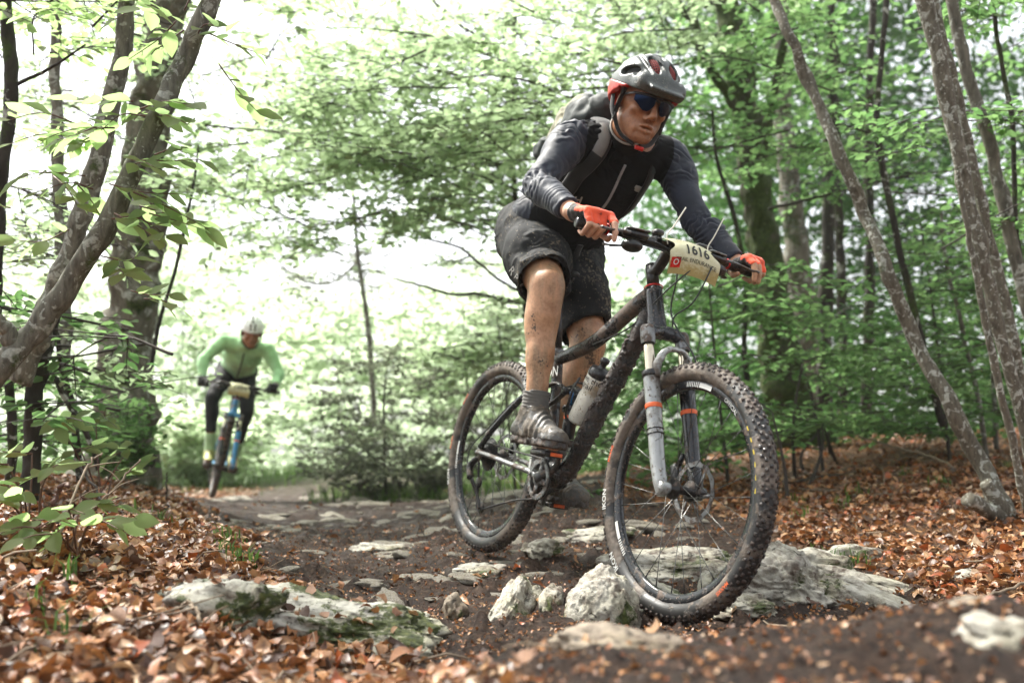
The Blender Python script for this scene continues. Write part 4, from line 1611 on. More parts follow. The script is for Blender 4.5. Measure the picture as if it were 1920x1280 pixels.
    if detail:
        for k, (y0, tip) in enumerate(((-.055, A3(.0, .055, .10)), (.105, A3(-.005, .05, .105)))):
            b0 = B0 + A3(.035, y0, .026)
            b(MB().tube([b0 + A3(.01, 0, -.03), b0, b0 + tip * .4 + A3(0, 0, -.004), b0 + tip], .0026, 6, sq=.45, n=14), 'zip_tie', M['ziptie'], np_)
    # wheels
    wheel(root, (0, 0, 0), mats, False, 5, .1, detail)
    wheel(root, FH, mats, True, 9, .05, detail)
    # drivetrain
    dr = thing('crankset', None, None)
    dr.parent = root
    cy = -.05
    n = 34
    tp = []
    a = np.arange(n * 4) * 2 * np.pi / (n * 4)
    ro = .0685 + .004 * np.where((np.arange(n * 4) % 4) < 2, 1, -.6)
    ring = MB()
    for yy, fl in ((cy - .002, 1), (cy + .002, -1)):
        Vo = np.stack([BB[0] + ro * np.cos(a), np.full(len(a), yy), BB[2] + ro * np.sin(a)], 1)
        Vi = np.stack([BB[0] + .053 * np.cos(a), np.full(len(a), yy), BB[2] + .053 * np.sin(a)], 1)
        j = np.arange(len(a))
        k = (j + 1) % len(a)
        Qd = np.stack([j, k, len(a) + k, len(a) + j], 1)
        ring.add(np.vstack([Vo, Vi]), Qd if fl < 0 else Qd[:, ::-1])
    for i in range(4):
        th = crank + .78 + i * np.pi / 2
        ring.tube([BB + A3(.015 * math.cos(th), cy, .015 * math.sin(th)), BB + A3(.058 * math.cos(th), cy, .058 * math.sin(th))], [.012, .009], 8, sq=.4, up=(0, 1, 0))
        ring.disc(BB + A3(.056 * math.cos(th), cy - .003, .056 * math.sin(th)), (0, 1, 0), .007, .008, 10)
    ring.disc(BB + A3(0, cy, 0), (0, 1, 0), .024, .014, 18)
    b(ring, 'chainring', M['silver'], dr)
    ca = A3(math.cos(crank), 0, math.sin(crank))
    for sgn in (-1, 1):
        e = BB + A3(0, sgn * .072, 0) + ca * .172 * (1 if sgn < 0 else -1)
        b(MB().tube([BB + A3(0, sgn * .060, 0), BB * .5 + e * .5, e], [.019, .014, .014], 12, sq=.6, n=14, up=(0, 1, 0)), 'crank_arm', M['darkmetal'], dr)
        pd = thing('pedal', None, None)
        pd.parent = root
        pc = e + A3(0, sgn * .045, 0)
        pm = MB().tube([e, pc], [.008, .009], 10)
        pm.cbox(pc + A3(.04, 0, 0), (.016, .08, .02), None, .004)
        pm.cbox(pc + A3(-.04, 0, 0), (.016, .08, .02), None, .004)
        pm.cbox(pc + A3(0, sgn * .036, 0), (.085, .014, .018), None, .004)
        pm.cbox(pc + A3(0, -sgn * .034, 0), (.07, .012, .016), None, .004)
        b(pm, 'pedal_body', M['darkmetal'], pd)
        b(MB().cbox(pc + A3(.0495, -sgn * .005, .0), (.004, .045, .012), None, .001), 'pedal_reflector', M['orange'], pd)
    cs = MB()
    for k, r_ in enumerate((.064, .057, .051, .046, .041, .036, .032, .028, .025)):
        aa = np.arange(60)
        cs.disc(A3(0, -.024 - k * .0042, 0), (0, 1, 0), r_, .0018, 36)
    b(cs, 'cassette', M['darkmetal'])
    ch = MB()
    yk = cy + .004
    up_ = [BB + A3(.0, 0, .070), A3(.2, 0, .035), A3(.0, 0, .046)]
    path = [BB + A3(.070 * math.cos(t), yk, .070 * math.sin(t)) for t in np.linspace(-1.4, 1.5, 12)]
    path += [A3(.2, yk, .03), A3(.0, yk, .045)] + [A3(.045 * math.cos(t), yk, .045 * math.sin(t)) for t in np.linspace(1.9, 3.6, 6)]
    path += [A3(.005, yk - .01, -.10), A3(.03, yk - .012, -.20), A3(.06, yk - .012, -.215), A3(.09, yk - .01, -.20), A3(.28, yk, -.145), BB + A3(-.02, yk, -.072)]
    cpth = smooth_path(path, 230)
    ch.tube(cpth, .0042 + .0014 * (np.arange(230) % 3 == 0), 6, caps=False, sq=.8)
    b(ch, 'chain', M['darkmetal'])
    de = MB().tube([A3(-.005, -.072, -.02), A3(-.03, -.082, -.055), A3(.0, -.09, -.10)], [.012, .016, .014], 10, n=12, sq=.8)
    de.tube([A3(.0, -.085, -.10), A3(.03, -.068, -.15), A3(.062, -.062, -.205)], [.012, .009, .009], 8, sq=.5, n=10, up=(0, 1, 0))
    de.disc((.012, -.058, -.112), (0, 1, 0), .022, .008, 14)
    de.disc((.062, -.058, -.20), (0, 1, 0), .022, .008, 14)
    b(de, 'rear_derailleur', M['darkmetal'])
    if detail:
        b(MB().tube([A3(.36, -.045, .29), A3(.2, -.062, .21), A3(.06, -.076, .10), A3(-.05, -.08, .02), A3(-.055, -.085, -.04), A3(-.03, -.085, -.06)], .0025, 8, n=40), 'gear_cable', M['cable'])
    return root


def root_at(o, R, O):
    m = np.eye(4)
    m[:3, :3] = R
    m[:3, 3] = O + R @ BASE
    o.matrix_world = Matrix(m.tolist())


bike = thing('mountain_bike', 'muddy black full suspension mountain bike carrying a yellowish number plate, nearest bike on the rocks', 'bicycle')
root_at(bike, BIKE_R, BIKE_O)
build_bike(bike, M)

# water bottle in the cage: a thing of its own
wb = thing('water_bottle', 'muddy white water bottle with black cap in the cage of the nearest bike', 'bottle')
root_at(wb, BIKE_R, BIKE_O)
_b0, _b1 = A3(.549, 0, .160), A3(.657, 0, .362)
_d = (_b1 - _b0) / np.linalg.norm(_b1 - _b0)
_L = np.linalg.norm(_b1 - _b0)
MB().lathe([(1e-3, 0), (.033, .002), (.0365, .012), (.0365, .10), (.034, .108), (.031, .118), (.034, .128), (.0365, .136), (.0365, .178), (.033, .182)], _b0, _d, 28).build('bottle_body', M['bottle'], wb, BASE)
MB().lathe([(.036, .178), (.038, .182), (.038, .197), (.034, .206), (.018, .212), (.012, .214), (.012, .230), (.016, .232), (.016, .244), (.011, .248), (1e-3, .249)], _b0, _d, 24).build('cap', M['bottle_cap'], wb, BASE)


def _wrap(V):
    u = A3(-_d[2], 0, _d[0])
    v = A3(0, -1, 0)
    th = .2 + V[:, 0] / .0372
    return (_b0 + np.outer(.155 + V[:, 1], _d) + .0372 * (np.cos(th)[:, None] * v + np.sin(th)[:, None] * -u)) - BASE


lettering('Love the', .03, 0, 0, 0, M['ink'], wb, fn=lambda V: _wrap(V + A3(0, .012, 0)))
lettering('trail', .03, 0, 0, 0, M['ink'], wb, fn=lambda V: _wrap(V + A3(.004, -.012, 0)))
# ------------------------------------------------------------------ people
def lerp(a, b, t):
    return a + (b - a) * t


def nrmz(v):
    v = np.asarray(v, float)
    return v / np.linalg.norm(v)


def hand_prims(sgn, wr, barpt, fwd, up, lever=1, k=.006):
    """prims of palm, finger segments (list per finger) and thumb for a hand closed on a bar;
    barpt(y) gives the bar's centre line, y is the distance from the stem"""
    pt = lambda y, r, th: barpt(y) + r * (math.sin(math.radians(th)) * fwd + math.cos(math.radians(th)) * up)
    ys = [.250, .2735, .296, .317]
    rad = [.0098, .0102, .0096, .0084]
    palm, prox, rest = [], [], []
    for i, y in enumerate(ys):
        mcp = pt(y, .045 - .003 * i * .6, 46 - 5 * i)
        base = lerp(wr, barpt(.28), .12) + (y - .28) * .55 * nrmz(barpt(.32) - barpt(.26))
        palm.append(('c', base, mcp, .0175, .0135, .014))
        if i < lever:
            s = 1.0 + .02 * i
            p = mcp + (.032 * fwd - .026 * up) * s
            d = p + (.010 * fwd - .027 * up) * s
            t = d + (.000 * fwd - .024 * up) * s
        else:
            p, d, t = pt(y, .044, 108 - 3 * i), pt(y, .034, 165), pt(y - .004, .029, 222)
        r = rad[i]
        prox.append((('c', mcp, lerp(mcp, p, .84), .0118, r + .0012, .0025),))
        rest.append((('c', lerp(mcp, p, .5), p, r + .001, r + .0006, .003), ('c', p, d, r + .0005, r - .0006, .003), ('c', d, t, r - .0006, r - .0022, .003)))
    palm.append(('c', lerp(wr, pt(.30, .03, -30), .2), pt(.30, .034, -30), .024, .019, .014))
    th0 = pt(.262, .030, -60)
    thumb = [('c', lerp(wr, th0, .35), th0, .018, .0155, .01), ('c', th0, pt(.236, .031, -110), .0145, .0115, .006), ('c', pt(.236, .031, -110), pt(.226, .029, -175), .0112, .0095, .004), ('c', pt(.226, .029, -175), pt(.228, .030, -215), .0095, .008, .004)]
    return palm, prox, rest, thumb


def head_prims(Rh, c):
    T = lambda *v: c + Rh @ A3(*v)
    P = []
    e = lambda v, r, k=.02, R=None: P.append(('e', T(*v), r, Rh if R is None else Rh @ R, k))
    cc = lambda a, b, ra, rb, k=.012: P.append(('c', T(*a), T(*b), ra, rb, k))
    e((-.012, 0, .032), (.098, .077, .098))
    e((.022, 0, -.042), (.068, .062, .088), .03)
    for s in (-1, 1):
        cc((-.005, s * .054, -.070), (.060, s * .024, -.112), .018, .016, .022)
        e((.060, s * .043, -.030), (.026, .022, .018), .018)
        e((-.012, s * .078, -.018), (.024, .009, .032), .006, rotm((0, 0, 1), s * .35))
        e((.098, s * .0135, -.050), (.0125, .0105, .009), .006)
        e((.072, s * .032, .002), (.014, .015, .012), .006)
        cc((.070, s * .028, -.088), (.03, s * .05, -.06), .014, .02, .02)
    e((.073, 0, -.114), (.021, .026, .019), .018)
    cc((.082, -.036, .026), (.082, .036, .026), .0145, .0145, .018)
    cc((.094, 0, .006), (.116, 0, -.040), .0085, .0115, .012)
    e((.116, 0, -.043), (.0115, .0115, .010), .008)
    cc((.090, -.021, -.0755), (.0975, 0, -.0715), .0045, .0052, .008)
    cc((.0975, 0, -.0715), (.090, .021, -.0755), .0052, .0045, .008)
    cc((.088, -.018, -.0905), (.0955, 0, -.0915), .0048, .0058, .008)
    cc((.0955, 0, -.0915), (.088, .018, -.0905), .0058, .0048, .008)
    S_ = []
    sc_ = lambda a, b, r: S_.append(('c', T(*a), T(*b), r, r * .7, .004))
    sc_((.1045, -.017, -.0815), (.1055, 0, -.081), .0042)
    sc_((.1045, .017, -.0815), (.1055, 0, -.081), .0042)
    for s in (-1, 1):
        sc_((.103, s * .021, -.050), (.090, s * .036, -.084), .0058)
        sc_((.086, s * .030, -.098), (.080, s * .034, -.112), .004)
        sc_((.082, s * .048, -.060), (.066, s * .052, -.092), .0035)
        S_.append(('e', T(.108, s * .0075, -.0545), (.004, .0035, .004), Rh, .003))
        S_.append(('e', T(.094, s * .031, .004), (.012, .016, .010), Rh, .008))
    return P, S_


def limbs(J, fat=1.0):
    """prim lists of a body from its joints"""
    Hm, Sm = (J['hipR'] + J['hipL']) / 2, (J['shR'] + J['shL']) / 2
    u = nrmz(Sm - Hm)
    l = nrmz(J['shL'] - J['shR'])
    l = nrmz(l - u * (l @ u))
    f = np.cross(l, u)
    lh = nrmz(J['hipL'] - J['hipR'])
    R = np.stack([f, l, u], 1)
    L = np.linalg.norm(Sm - Hm)
    tor = [('e', Hm + u * .02, (.118, .165, .13), np.stack([np.cross(lh, u), lh, u], 1), .05),
           ('e', Hm + u * .30 * L + f * .005, (.112, .148, .16), R, .05),
           ('e', Hm + u * .66 * L + f * .012, (.118, .165, .17), R, .05),
           ('e', Hm + u * .80 * L - f * .035, (.095, .150, .12), R, .05),
           ('c', lerp(J['shR'], J['shL'], .14) - u * .01, lerp(J['shR'], J['shL'], .86) - u * .01, .066, .066, .05),
           ('c', J['neck'] - u * .03, J['shR'] * .75 + J['shL'] * .25, .050, .056, .04), ('c', J['neck'] - u * .03, J['shL'] * .75 + J['shR'] * .25, .050, .056, .04)]
    out = {'torso': tor, 'f': f, 'u': u, 'l': l, 'Hm': Hm, 'Sm': Sm, 'R': R, 'L': L}
    for s in 'RL':
        sh, el, wr = J['sh' + s], J['el' + s], J['wr' + s]
        out['arm' + s] = [('c', sh, lerp(sh, el, .35), .061, .057, .03), ('c', lerp(sh, el, .2), el, .054, .042, .02), ('c', el, lerp(el, wr, .3), .0415, .0445, .02),
                          ('c', lerp(el, wr, .25), wr, .0445, .0285, .02)]
        hp, kn, an = J['hip' + s], J['knee' + s], J['ank' + s]
        ax = nrmz(an - kn)
        th = nrmz(kn - hp)
        front = nrmz(-ax * (th @ ax) + th)
        side = np.cross(ax, front)
        out['thigh' + s] = [('c', hp, lerp(hp, kn, .5), .098, .086, .04), ('c', lerp(hp, kn, .5), kn - th * .02, .086, .058, .04)]
        Rk = np.stack([front, side, ax], 1)
        lg = [('c', kn - th * .06, kn, .066, .058, .03), ('e', kn + front * .016 + ax * .0, (.046, .05, .05), Rk, .02), ('e', kn + front * .040 - ax * .012, (.022, .027, .030), Rk, .018),
              ('c', kn + ax * .06 + front * .012, kn + ax * .105 + front * .01, .05, .047, .03), ('c', kn + ax * .03, lerp(kn, an, .6), .054, .043, .03),
              ('e', lerp(kn, an, .30) - front * .026 - side * .012, (.046, .044, .105), Rk, .03), ('e', lerp(kn, an, .27) - front * .02 + side * .018, (.042, .040, .10), Rk, .03),
              ('c', kn + ax * .05 + front * .026, lerp(kn, an, .85) + front * .012, .024, .02, .025),
              ('c', lerp(kn, an, .55), an, .042, .034, .03), ('e', an + side * .026, (.018, .014, .018), Rk, .012), ('e', an - side * .026, (.018, .014, .018), Rk, .012), ('c', lerp(kn, an, .8) - front * .022, an - front * .035, .014, .016, .015)]
        out['shank' + s] = lg
    return out


def foot_prims(heel, toe, an, up):
    d = nrmz(toe - heel)
    return [('c', heel + d * .045 + up * .04, toe - d * .05 + up * .028, .036, .030, .02), ('c', an, heel + d * .07 + up * .05, .036, .038, .02), ('c', an, lerp(heel, toe, .6) + up * .045, .03, .028, .03)]


def bounds(pr, pad=.03):
    lo, hi = np.full(3, 9e9), np.full(3, -9e9)
    for p in pr:
        if p[0] == 'c':
            for q, r in ((p[1], p[3]), (p[2], p[4])):
                lo, hi = np.minimum(lo, q - r), np.maximum(hi, q + r)
        else:
            r = np.max(p[2]) if p[0] == 'e' else np.linalg.norm(p[2])
            lo, hi = np.minimum(lo, p[1] - r), np.maximum(hi, p[1] + r)
    return lo - pad, hi + pad


def field_of(prims, h, infl=0.0, k=None, pad=.03):
    lo, hi = bounds(prims, pad + infl)
    return Field(lo, hi, h).add(prims, infl, k)


def seg_param(V, a, b):
    ab = b - a
    t = np.clip(((V - a) @ ab) / (ab @ ab), 0, 1)
    return t, np.linalg.norm(V - (a + t[:, None] * ab), axis=1)


def folds(V, N, segs, amp, freq, seed=0, bend=None):
    """cloth wrinkles: rings that wander round a limb, deeper near its joints"""
    num, den = np.zeros(len(V)), np.full(len(V), 1e-9)
    for k, sg_ in enumerate(segs):
        a, b, r = sg_[:3]
        am = sg_[3] if len(sg_) > 3 else 1.0
        t, dist = seg_param(V, a, b)
        L = np.linalg.norm(b - a)
        wv = fbm(V, 7, 2, seed + k) * .8 + fbm(V, 20, 2, seed + 3 + k) * .25
        ph = t * L * freq + wv * 3.7
        s = np.abs(np.mod(ph, 1.0) - .5) * 2
        s = s ** 1.5
        env = .35 + .65 * np.clip(np.abs(t - .5) * 2, 0, 1) ** 2
        mod = np.clip(.6 + 1.2 * fbm(V, 9, 2, seed + 11), 0, 1.4)
        dd = -amp * am * s * env * mod
        w_ = np.exp(-np.clip(dist - r, -.03, .4) / .018)
        num += dd * w_
        den += w_
    return V + N * (num / den)[:, None]


def garment(name, F, mats, par, off, disp=None, it=2, matfn=None):
    V, Q = F.surf()
    V = relax(V, Q, it)
    N = vnormals(V, Q)
    cen = V[Q].mean(1)
    if disp is not None:
        V = disp(V, N)
    mi = None
    if matfn is not None:
        fn = np.cross(V[Q[:, 2]] - V[Q[:, 0]], V[Q[:, 3]] - V[Q[:, 1]])
        fn /= np.linalg.norm(fn, axis=1)[:, None] + 1e-12
        mi = matfn(cen, fn)
    return mesh_obj(name, V, Q, mats, par, off, matidx=mi)


def build_helmet(par, off, Rh, c, mats, h, vents=True, style='mtb'):
    T = lambda *v: c + Rh @ A3(*v)
    z = Rh[:, 2]
    hm = thing('helmet', None, None)
    hm.parent = par
    hm.location = Vector(c + z * .05 - off)
    o2 = c + z * .05
    ctr = (-.014, 0, .040)
    outer = [('e', T(*ctr), (.142, .112, .122), Rh, 0), ('e', T(-.075, 0, .045), (.078, .092, .09), Rh, .03)]
    if style == 'mtb':
        outer += [('c', T(.10, -.06, .055), T(.10, .06, .055), .03, .03, .03)]
        # peak
        outer += [('b', T(.128, 0, .052), (.045, .062, .006), Rh @ rotm((0, 1, 0), .32), .005, .012)]
    F = Field(*bounds(outer, .03), h)
    F.add(outer)
    F.clip(T(.06, 0, .030), Rh @ A3(-.10, 0, -1))
    F.clip(T(-.03, 0, -.012), Rh @ A3(.75, 0, -1), (T(-.2, 0, -.1), .185)) if False else None
    F.sub([('e', T(-.012, 0, .02), (.112, .088, .108), Rh, 0)], .003)
    V_ = []
    if vents:
        if style == 'mtb':
            for s in (-1, 1):
                V_ += [('e', T(.083, s * .034, .128), (.052, .0155, .05), Rh @ rotm((0, 0, 1), -s * .16), 0),
                       ('e', T(.030, s * .100, .082), (.040, .05, .0165), Rh @ rotm((1, 0, 0), 0) @ rotm((0, 1, 0), -.25), 0),
                       ('e', T(-.02, s * .040, .155), (.042, .012, .04), Rh, 0), ('e', T(-.085, s * .082, .09), (.034, .05, .017), Rh, 0),
                       ('e', T(.075, s * .082, .105), (.030, .016, .04), Rh @ rotm((0, 0, 1), -s * .5), 0), ('e', T(-.10, s * .03, .13), (.03, .012, .04), Rh, 0)]
            V_ += [('e', T(.035, 0, .165), (.030, .010, .035), Rh, 0)]
        else:
            for x_, zz, ys in ((.128, .065, (-.052, -.018, .018, .052)), (.112, .098, (-.060, -.02, .02, .060)), (.078, .128, (-.05, 0, .05)), (.03, .152, (-.045, 0, .045)), (.06, .08, (-.1, .1))):
                for y_ in ys:
                    V_ += [('e', T(x_, y_, zz), (.03, .0115, .021), Rh @ rotm((0, 1, 0), -.4), 0)]
        F.sub(V_, .004)
        # ridges pressed along the shell
        if style == 'mtb':
            R_ = []
            for s in (-1, 1):
                R_ += [('c', T(.115, s * .055, .085), T(-.02, s * .068, .148), .006, .006, .0), ('c', T(.118, s * .012, .10), T(.0, s * .018, .166), .004, .004, 0)]
            F.sub(R_, .006)
    garment('helmet_shell', F, mats[0], hm, o2, it=1)
    inn = [('e', T(*ctr), (.127, .097, .107), Rh, 0)]
    G = Field(*bounds(inn, .02), h * 1.4)
    G.add(inn)
    G.clip(T(.06, 0, .034), Rh @ A3(-.10, 0, -1))
    G.sub([('e', T(-.012, 0, .02), (.109, .086, .105), Rh, 0)], .003)
    garment('helmet_liner', G, M['helmet_in'], hm, o2, it=1)
    if style == 'mtb':
        low = [('e', T(*ctr), (.1435, .1135, .122), Rh, 0), ('e', T(-.075, 0, .035), (.081, .094, .09), Rh, .03)]
        B = Field(*bounds(low, .03), h)
        B.add(low)
        B.clip(T(.06, 0, .033), Rh @ A3(.10, 0, 1))
        B.clip(T(.06, 0, .020), Rh @ A3(-.10, 0, -1), (T(.12, 0, 0), .15))
        B.clip(T(-.06, 0, -.004), Rh @ A3(.30, 0, -1))
        B.clip(T(.03, 0, -.0), Rh @ A3(.9, 0, -1), (T(.03, -.1, -.02), .07))
        B.clip(T(.03, 0, -.0), Rh @ A3(.9, 0, -1), (T(.03, .1, -.02), .07))
        B.sub([('e', T(-.012, 0, .0), (.118, .092, .15), Rh, 0)], .003)
        garment('lower_shell', B, M['red_shell'], hm, o2, it=1)
        for s in (-1, 1):
            q = MB()
            n = 9
            g = np.linspace(-1, 1, n)
            for i, a in enumerate(np.linspace(-.035, .035, 10)):
                pth = [T(.083 + a - .0, s * .034 + b * .013, 0) for b in np.linspace(-1, 1, 5)]
                pts = []
                for b in np.linspace(-1, 1, 5):
                    x_, y_ = .078 + a, s * (.034 - a * .16) + b * .0135
                    zz = .040 + .1125 * math.sqrt(max(.02, 1 - ((x_ + .014) / .132) ** 2 - (y_ / .102) ** 2))
                    pts.append(T(x_, y_, zz))
                q.tube(pts, .0016, 5)
            for b in np.linspace(-1, 1, 5):
                pts = []
                for a in np.linspace(-.035, .035, 8):
                    x_, y_ = .078 + a, s * (.034 - a * .16) + b * .0125
                    zz = .040 + .1125 * math.sqrt(max(.02, 1 - ((x_ + .014) / .132) ** 2 - (y_ / .102) ** 2))
                    pts.append(T(x_, y_, zz))
                q.tube(pts, .0016, 5)
            q.build('vent_mesh', M['vent_red'], hm, o2)
    return hm


def build_glasses(par, off, Rh, c):
    T = lambda *v: c + Rh @ A3(*v)
    g = thing('sunglasses', None, None)
    g.parent = par
    g.location = Vector(T(.1, 0, 0) - off)
    o2 = T(.1, 0, 0)
    sx = lambda y: .1165 - 7.5 * y * y
    fr = MB()
    for s in (-1, 1):
        n, m = 12, 7
        ys = np.linspace(.009, .069, n)
        V = []
        for kk in (0, 1):
            for i, y in enumerate(ys):
                t = i / (n - 1)
                zt = .020 - .004 * t
                zb = -.026 - .006 * math.sin(math.pi * min(1, t * 1.25)) + .026 * max(0, t - .45) ** 1.3 * 1.6
                if t < .25:
                    zb += .018 * (1 - t / .25) ** 1.5
                for j in range(m):
                    zz = lerp(zb, zt, j / (m - 1))
                    V.append(T(sx(y) - kk * .0018 - 3.0 * (zz - .0) ** 2 * 1.5, s * y, zz))
        i = np.arange(n - 1)[:, None] * m
        j = np.arange(m - 1)[None]
        Q = np.stack([i + j, i + m + j, i + m + j + 1, i + j + 1], -1).reshape(-1, 4)
        Q2 = Q[:, ::-1] + n * m
        MB().add(V, np.vstack([Q, Q2]) if s > 0 else np.vstack([Q[:, ::-1], Q2[:, ::-1]])).build('lens', M['lens'], g, o2)
        fr.tube([T(sx(.003), s * .0, .017), T(sx(.03), s * .03, .0195), T(sx(.066), s * .066, .016), T(.068, s * .078, .012), T(.0, s * .083, .004)], .003, 8, n=22, sq=1.5)
    fr.tube([T(.117, -.010, .012), T(.120, 0, .006), T(.117, .010, .012)], .003, 8, n=8)
    fr.build('glasses_frame', M['blackplastic'], g, o2)
    return g


# ---- the near rider -------------------------------------------------
J = {k: A3(*v) for k, v in {
    'hipR': (.050, 3.775, 1.290), 'hipL': (.225, 3.815, 1.265), 'kneeR': (.121, 3.44, 1.034), 'kneeL': (.283, 3.672, .852),
    'ankR': (.078, 3.402, .598), 'shR': (.207, 3.341, 1.530), 'shL': (.562, 3.47, 1.505),
    'elR': (.080, 3.165, 1.318), 'elL': (.640, 3.375, 1.245), 'wrR': (.183, 2.972, 1.182), 'wrL': (.752, 3.255, 1.070),
    'neck': (.390, 3.394, 1.54), 'head': (.437, 3.214, 1.612)}.items()}
J['ankL'] = bw(.215, .13, .02)
rider = thing('person', 'mountain biker in grey helmet, navy jersey, black shorts and orange gloves riding the nearest bike', 'person')
ROFF = A3(.16, 3.45, .0)
rider.location = Vector(ROFF)
LB = limbs(J)
HF = nrmz((.285, -.88, -.36))
RH = basis(HF, nrmz((.21, .0, 1)))
HC = J['head']
hp_, hs_ = head_prims(RH, HC)
fwd, up_b = nrmz(BIKE_R[:, 0]), nrmz(BIKE_R[:, 2])
hands = {}
for s, sg in (('R', -1), ('L', 1)):
    bp = lambda y, sg=sg: bw(.945 - .024 - .11 * (y - .235), sg * (y + (.0 if sg < 0 else .045)), .731)
    hands[s] = hand_prims(sg, J['wr' + s], bp, fwd, up_b, 1 if s == 'R' else 2)
feet = {'R': (bw(.365, -.12, .062), bw(.68, -.125, .052)), 'L': (bw(.165, .122, -.128), bw(.475, .125, -.125))}
body = []
for s in 'RL':
    body += LB['thigh' + s] + LB['shank' + s] + hands[s][0] + [x for fg in hands[s][1] for x in fg] + foot_prims(*feet[s], J['ank' + s], up_b)
trunk = [('c', HC + RH @ A3(-.035, 0, -.06), J['neck'], .058, .064, .03)]
F = Field(*bounds(body + LB['torso'] + LB['armR'] + LB['armL'] + hp_ + trunk, .03), .0042)
F.add(LB['torso'], -.012)
for s in 'RL':
    F.add([('c', J['sh' + s], lerp(J['sh' + s], J['el' + s], .35), .05, .046, .03), ('c', lerp(J['sh' + s], J['el' + s], .2), J['el' + s], .042, .030, .02), ('c', J['el' + s], lerp(J['el' + s], J['wr' + s], .3), .029, .033, .02), ('c', lerp(J['el' + s], J['wr' + s], .25), J['wr' + s], .034, .0275, .02)])
F.add(body, 0)
F.add(trunk)
F.add(hp_)
F.sub(hs_, .004)
for s in 'RL':
    for fg in hands[s][2]:
        F.add(fg)
    F.add(hands[s][3])
V, Q = F.surf()
V = relax(V, Q, 1)
cen = V[Q].mean(1)
mi = np.where(np.linalg.norm(cen - HC, axis=1) < .20, 0, np.where(cen[:, 2] < 1.06, 1, 2))
mi = np.where((np.linalg.norm(cen - J['kneeR'], axis=1) < .16), 1, mi)
hl_ = (cen - HC) @ RH
mi = np.where((mi == 0) & (hl_[:, 2] + .02 * vnoise(cen, 60, 3) < -.055 - .25 * np.maximum(0, .05 - hl_[:, 0])) & (hl_[:, 0] > -.01), 3, mi)
mesh_obj('body', V, Q, [M['skin_face'], M['skin_leg'], M['skin_hand'], M['skin_stubble']], rider, ROFF, matidx=mi)
print('body', len(V))

# jersey: torso and sleeves
u, f, l, Hm, Sm, L = LB['u'], LB['f'], LB['l'], LB['Hm'], LB['Sm'], LB['L']
F = Field(*bounds(LB['torso'] + LB['armR'] + LB['armL'], .05), .0042)
F.add(LB['torso'], .010)
F.add([('e', Hm + u * .10 - f * .0, (.135, .19, .12), LB['R'], .05)])
F.add(LB['armR'] + LB['armL'], .0075)
F.clip(Hm + u * .02, -u + f * -.25)
for s in 'RL':
    F.clip(lerp(J['el' + s], J['wr' + s], .90), J['wr' + s] - J['el' + s], (J['wr' + s], .085))
F.clip(J['neck'] + u * .045 + f * .0, u + f * .35, (J['neck'] + u * .06, .10))
segsA = [(J['shR'], J['elR'], .05, .75), (J['elR'], J['wrR'], .037, .6), (J['shL'], J['elL'], .05, 1.5), (J['elL'], J['wrL'], .037, 1.5)]
tor_seg = (Hm, Sm, .13, .6)


def jer_disp(V, N):
    V = folds(V, N, segsA + [tor_seg], .0125, 33, 3)
    return V + N * (.004 * fbm(V, 9, 3, 8))[:, None]


def jer_mat(cn, fn):
    da = np.min([seg_param(cn, a, b)[1] - r for a, b, r in [q[:3] for q in segsA]], axis=0)
    dt = seg_param(cn, Hm, Sm)[1] - .13
    lat = (cn - Hm) @ l
    front = (cn - Hm) @ f
    return np.where((dt < da + .035) & (front > -.05) & (np.abs(lat) < .168), 1, 0)


jersey = garment('jersey', F, [M['jersey'], M['vest']], rider, ROFF, jer_disp, 1, jer_mat)
cl = thing('jersey_zip', None, None)
bpy.data.objects.remove(cl)
Tq = lambda a, b, c_: Hm + u * (a * L) + l * b + f * c_


def onchest(a, b, lift=.004):
    """point on the jersey front at height fraction a, lateral b"""
    p0 = Tq(a, b, .32)
    lo_, hi_ = 0.0, .34
    return p0, lo_


from mathutils.bvhtree import BVHTree


def bvh_of(o):
    me = o.data
    v = [x.co[:] for x in me.vertices]
    return BVHTree.FromPolygons(v, [p.vertices[:] for p in me.polygons])


_jb = bvh_of(jersey)


def chest(a, b, lift=.004, d0=.45):
    p = Tq(a, b, d0) - ROFF
    hit = _jb.ray_cast(Vector(p), Vector(-f))
    return (np.array(hit[0]) + ROFF + f * lift) if hit[0] is not None else Tq(a, b, .13)


def strap(name, pts, wd, th, mat, par=rider, n=30):
    return MB().tube(pts, wd, 10, n=n, sq=th / wd).build(name, mat, par, ROFF)


def surf_strap(name, pts, wd, mat, par, bv, dirn, lift=.003, th=.003):
    """flat band laid on a mesh: pts are points ray-cast along dirn"""
    P = []
    for p in smooth_path(np.array(pts), 26):
        h = bv.ray_cast(Vector(p - dirn * .0 - ROFF), Vector(dirn))
        P.append(np.array(h[0]) + ROFF - dirn * lift if h[0] is not None else p)
    P = np.array(P)
    P = relax_path(P, 3)
    T = np.gradient(P, axis=0)
    T /= np.linalg.norm(T, axis=1)[:, None] + 1e-9
    S_ = np.cross(T, -dirn)
    S_ /= np.linalg.norm(S_, axis=1)[:, None] + 1e-9
    nn = np.cross(S_, T)
    V = np.concatenate([P + S_ * wd + nn * th * .0, P + S_ * wd * .9 + nn * th, P - S_ * wd * .9 + nn * th, P - S_ * wd])
    m = len(P)
    i = np.arange(m - 1)
    Q = np.vstack([np.stack([i + a * m, i + 1 + a * m, i + 1 + ((a + 1) % 4) * m, i + ((a + 1) % 4) * m], 1) for a in range(4)])
    return MB().add(V, Q).build(name, mat, par, ROFF)


def relax_path(P, it):
    for _ in range(it):
        P = P.copy()
        P[1:-1] = .25 * P[:-2] + .5 * P[1:-1] + .25 * P[2:]
    return P


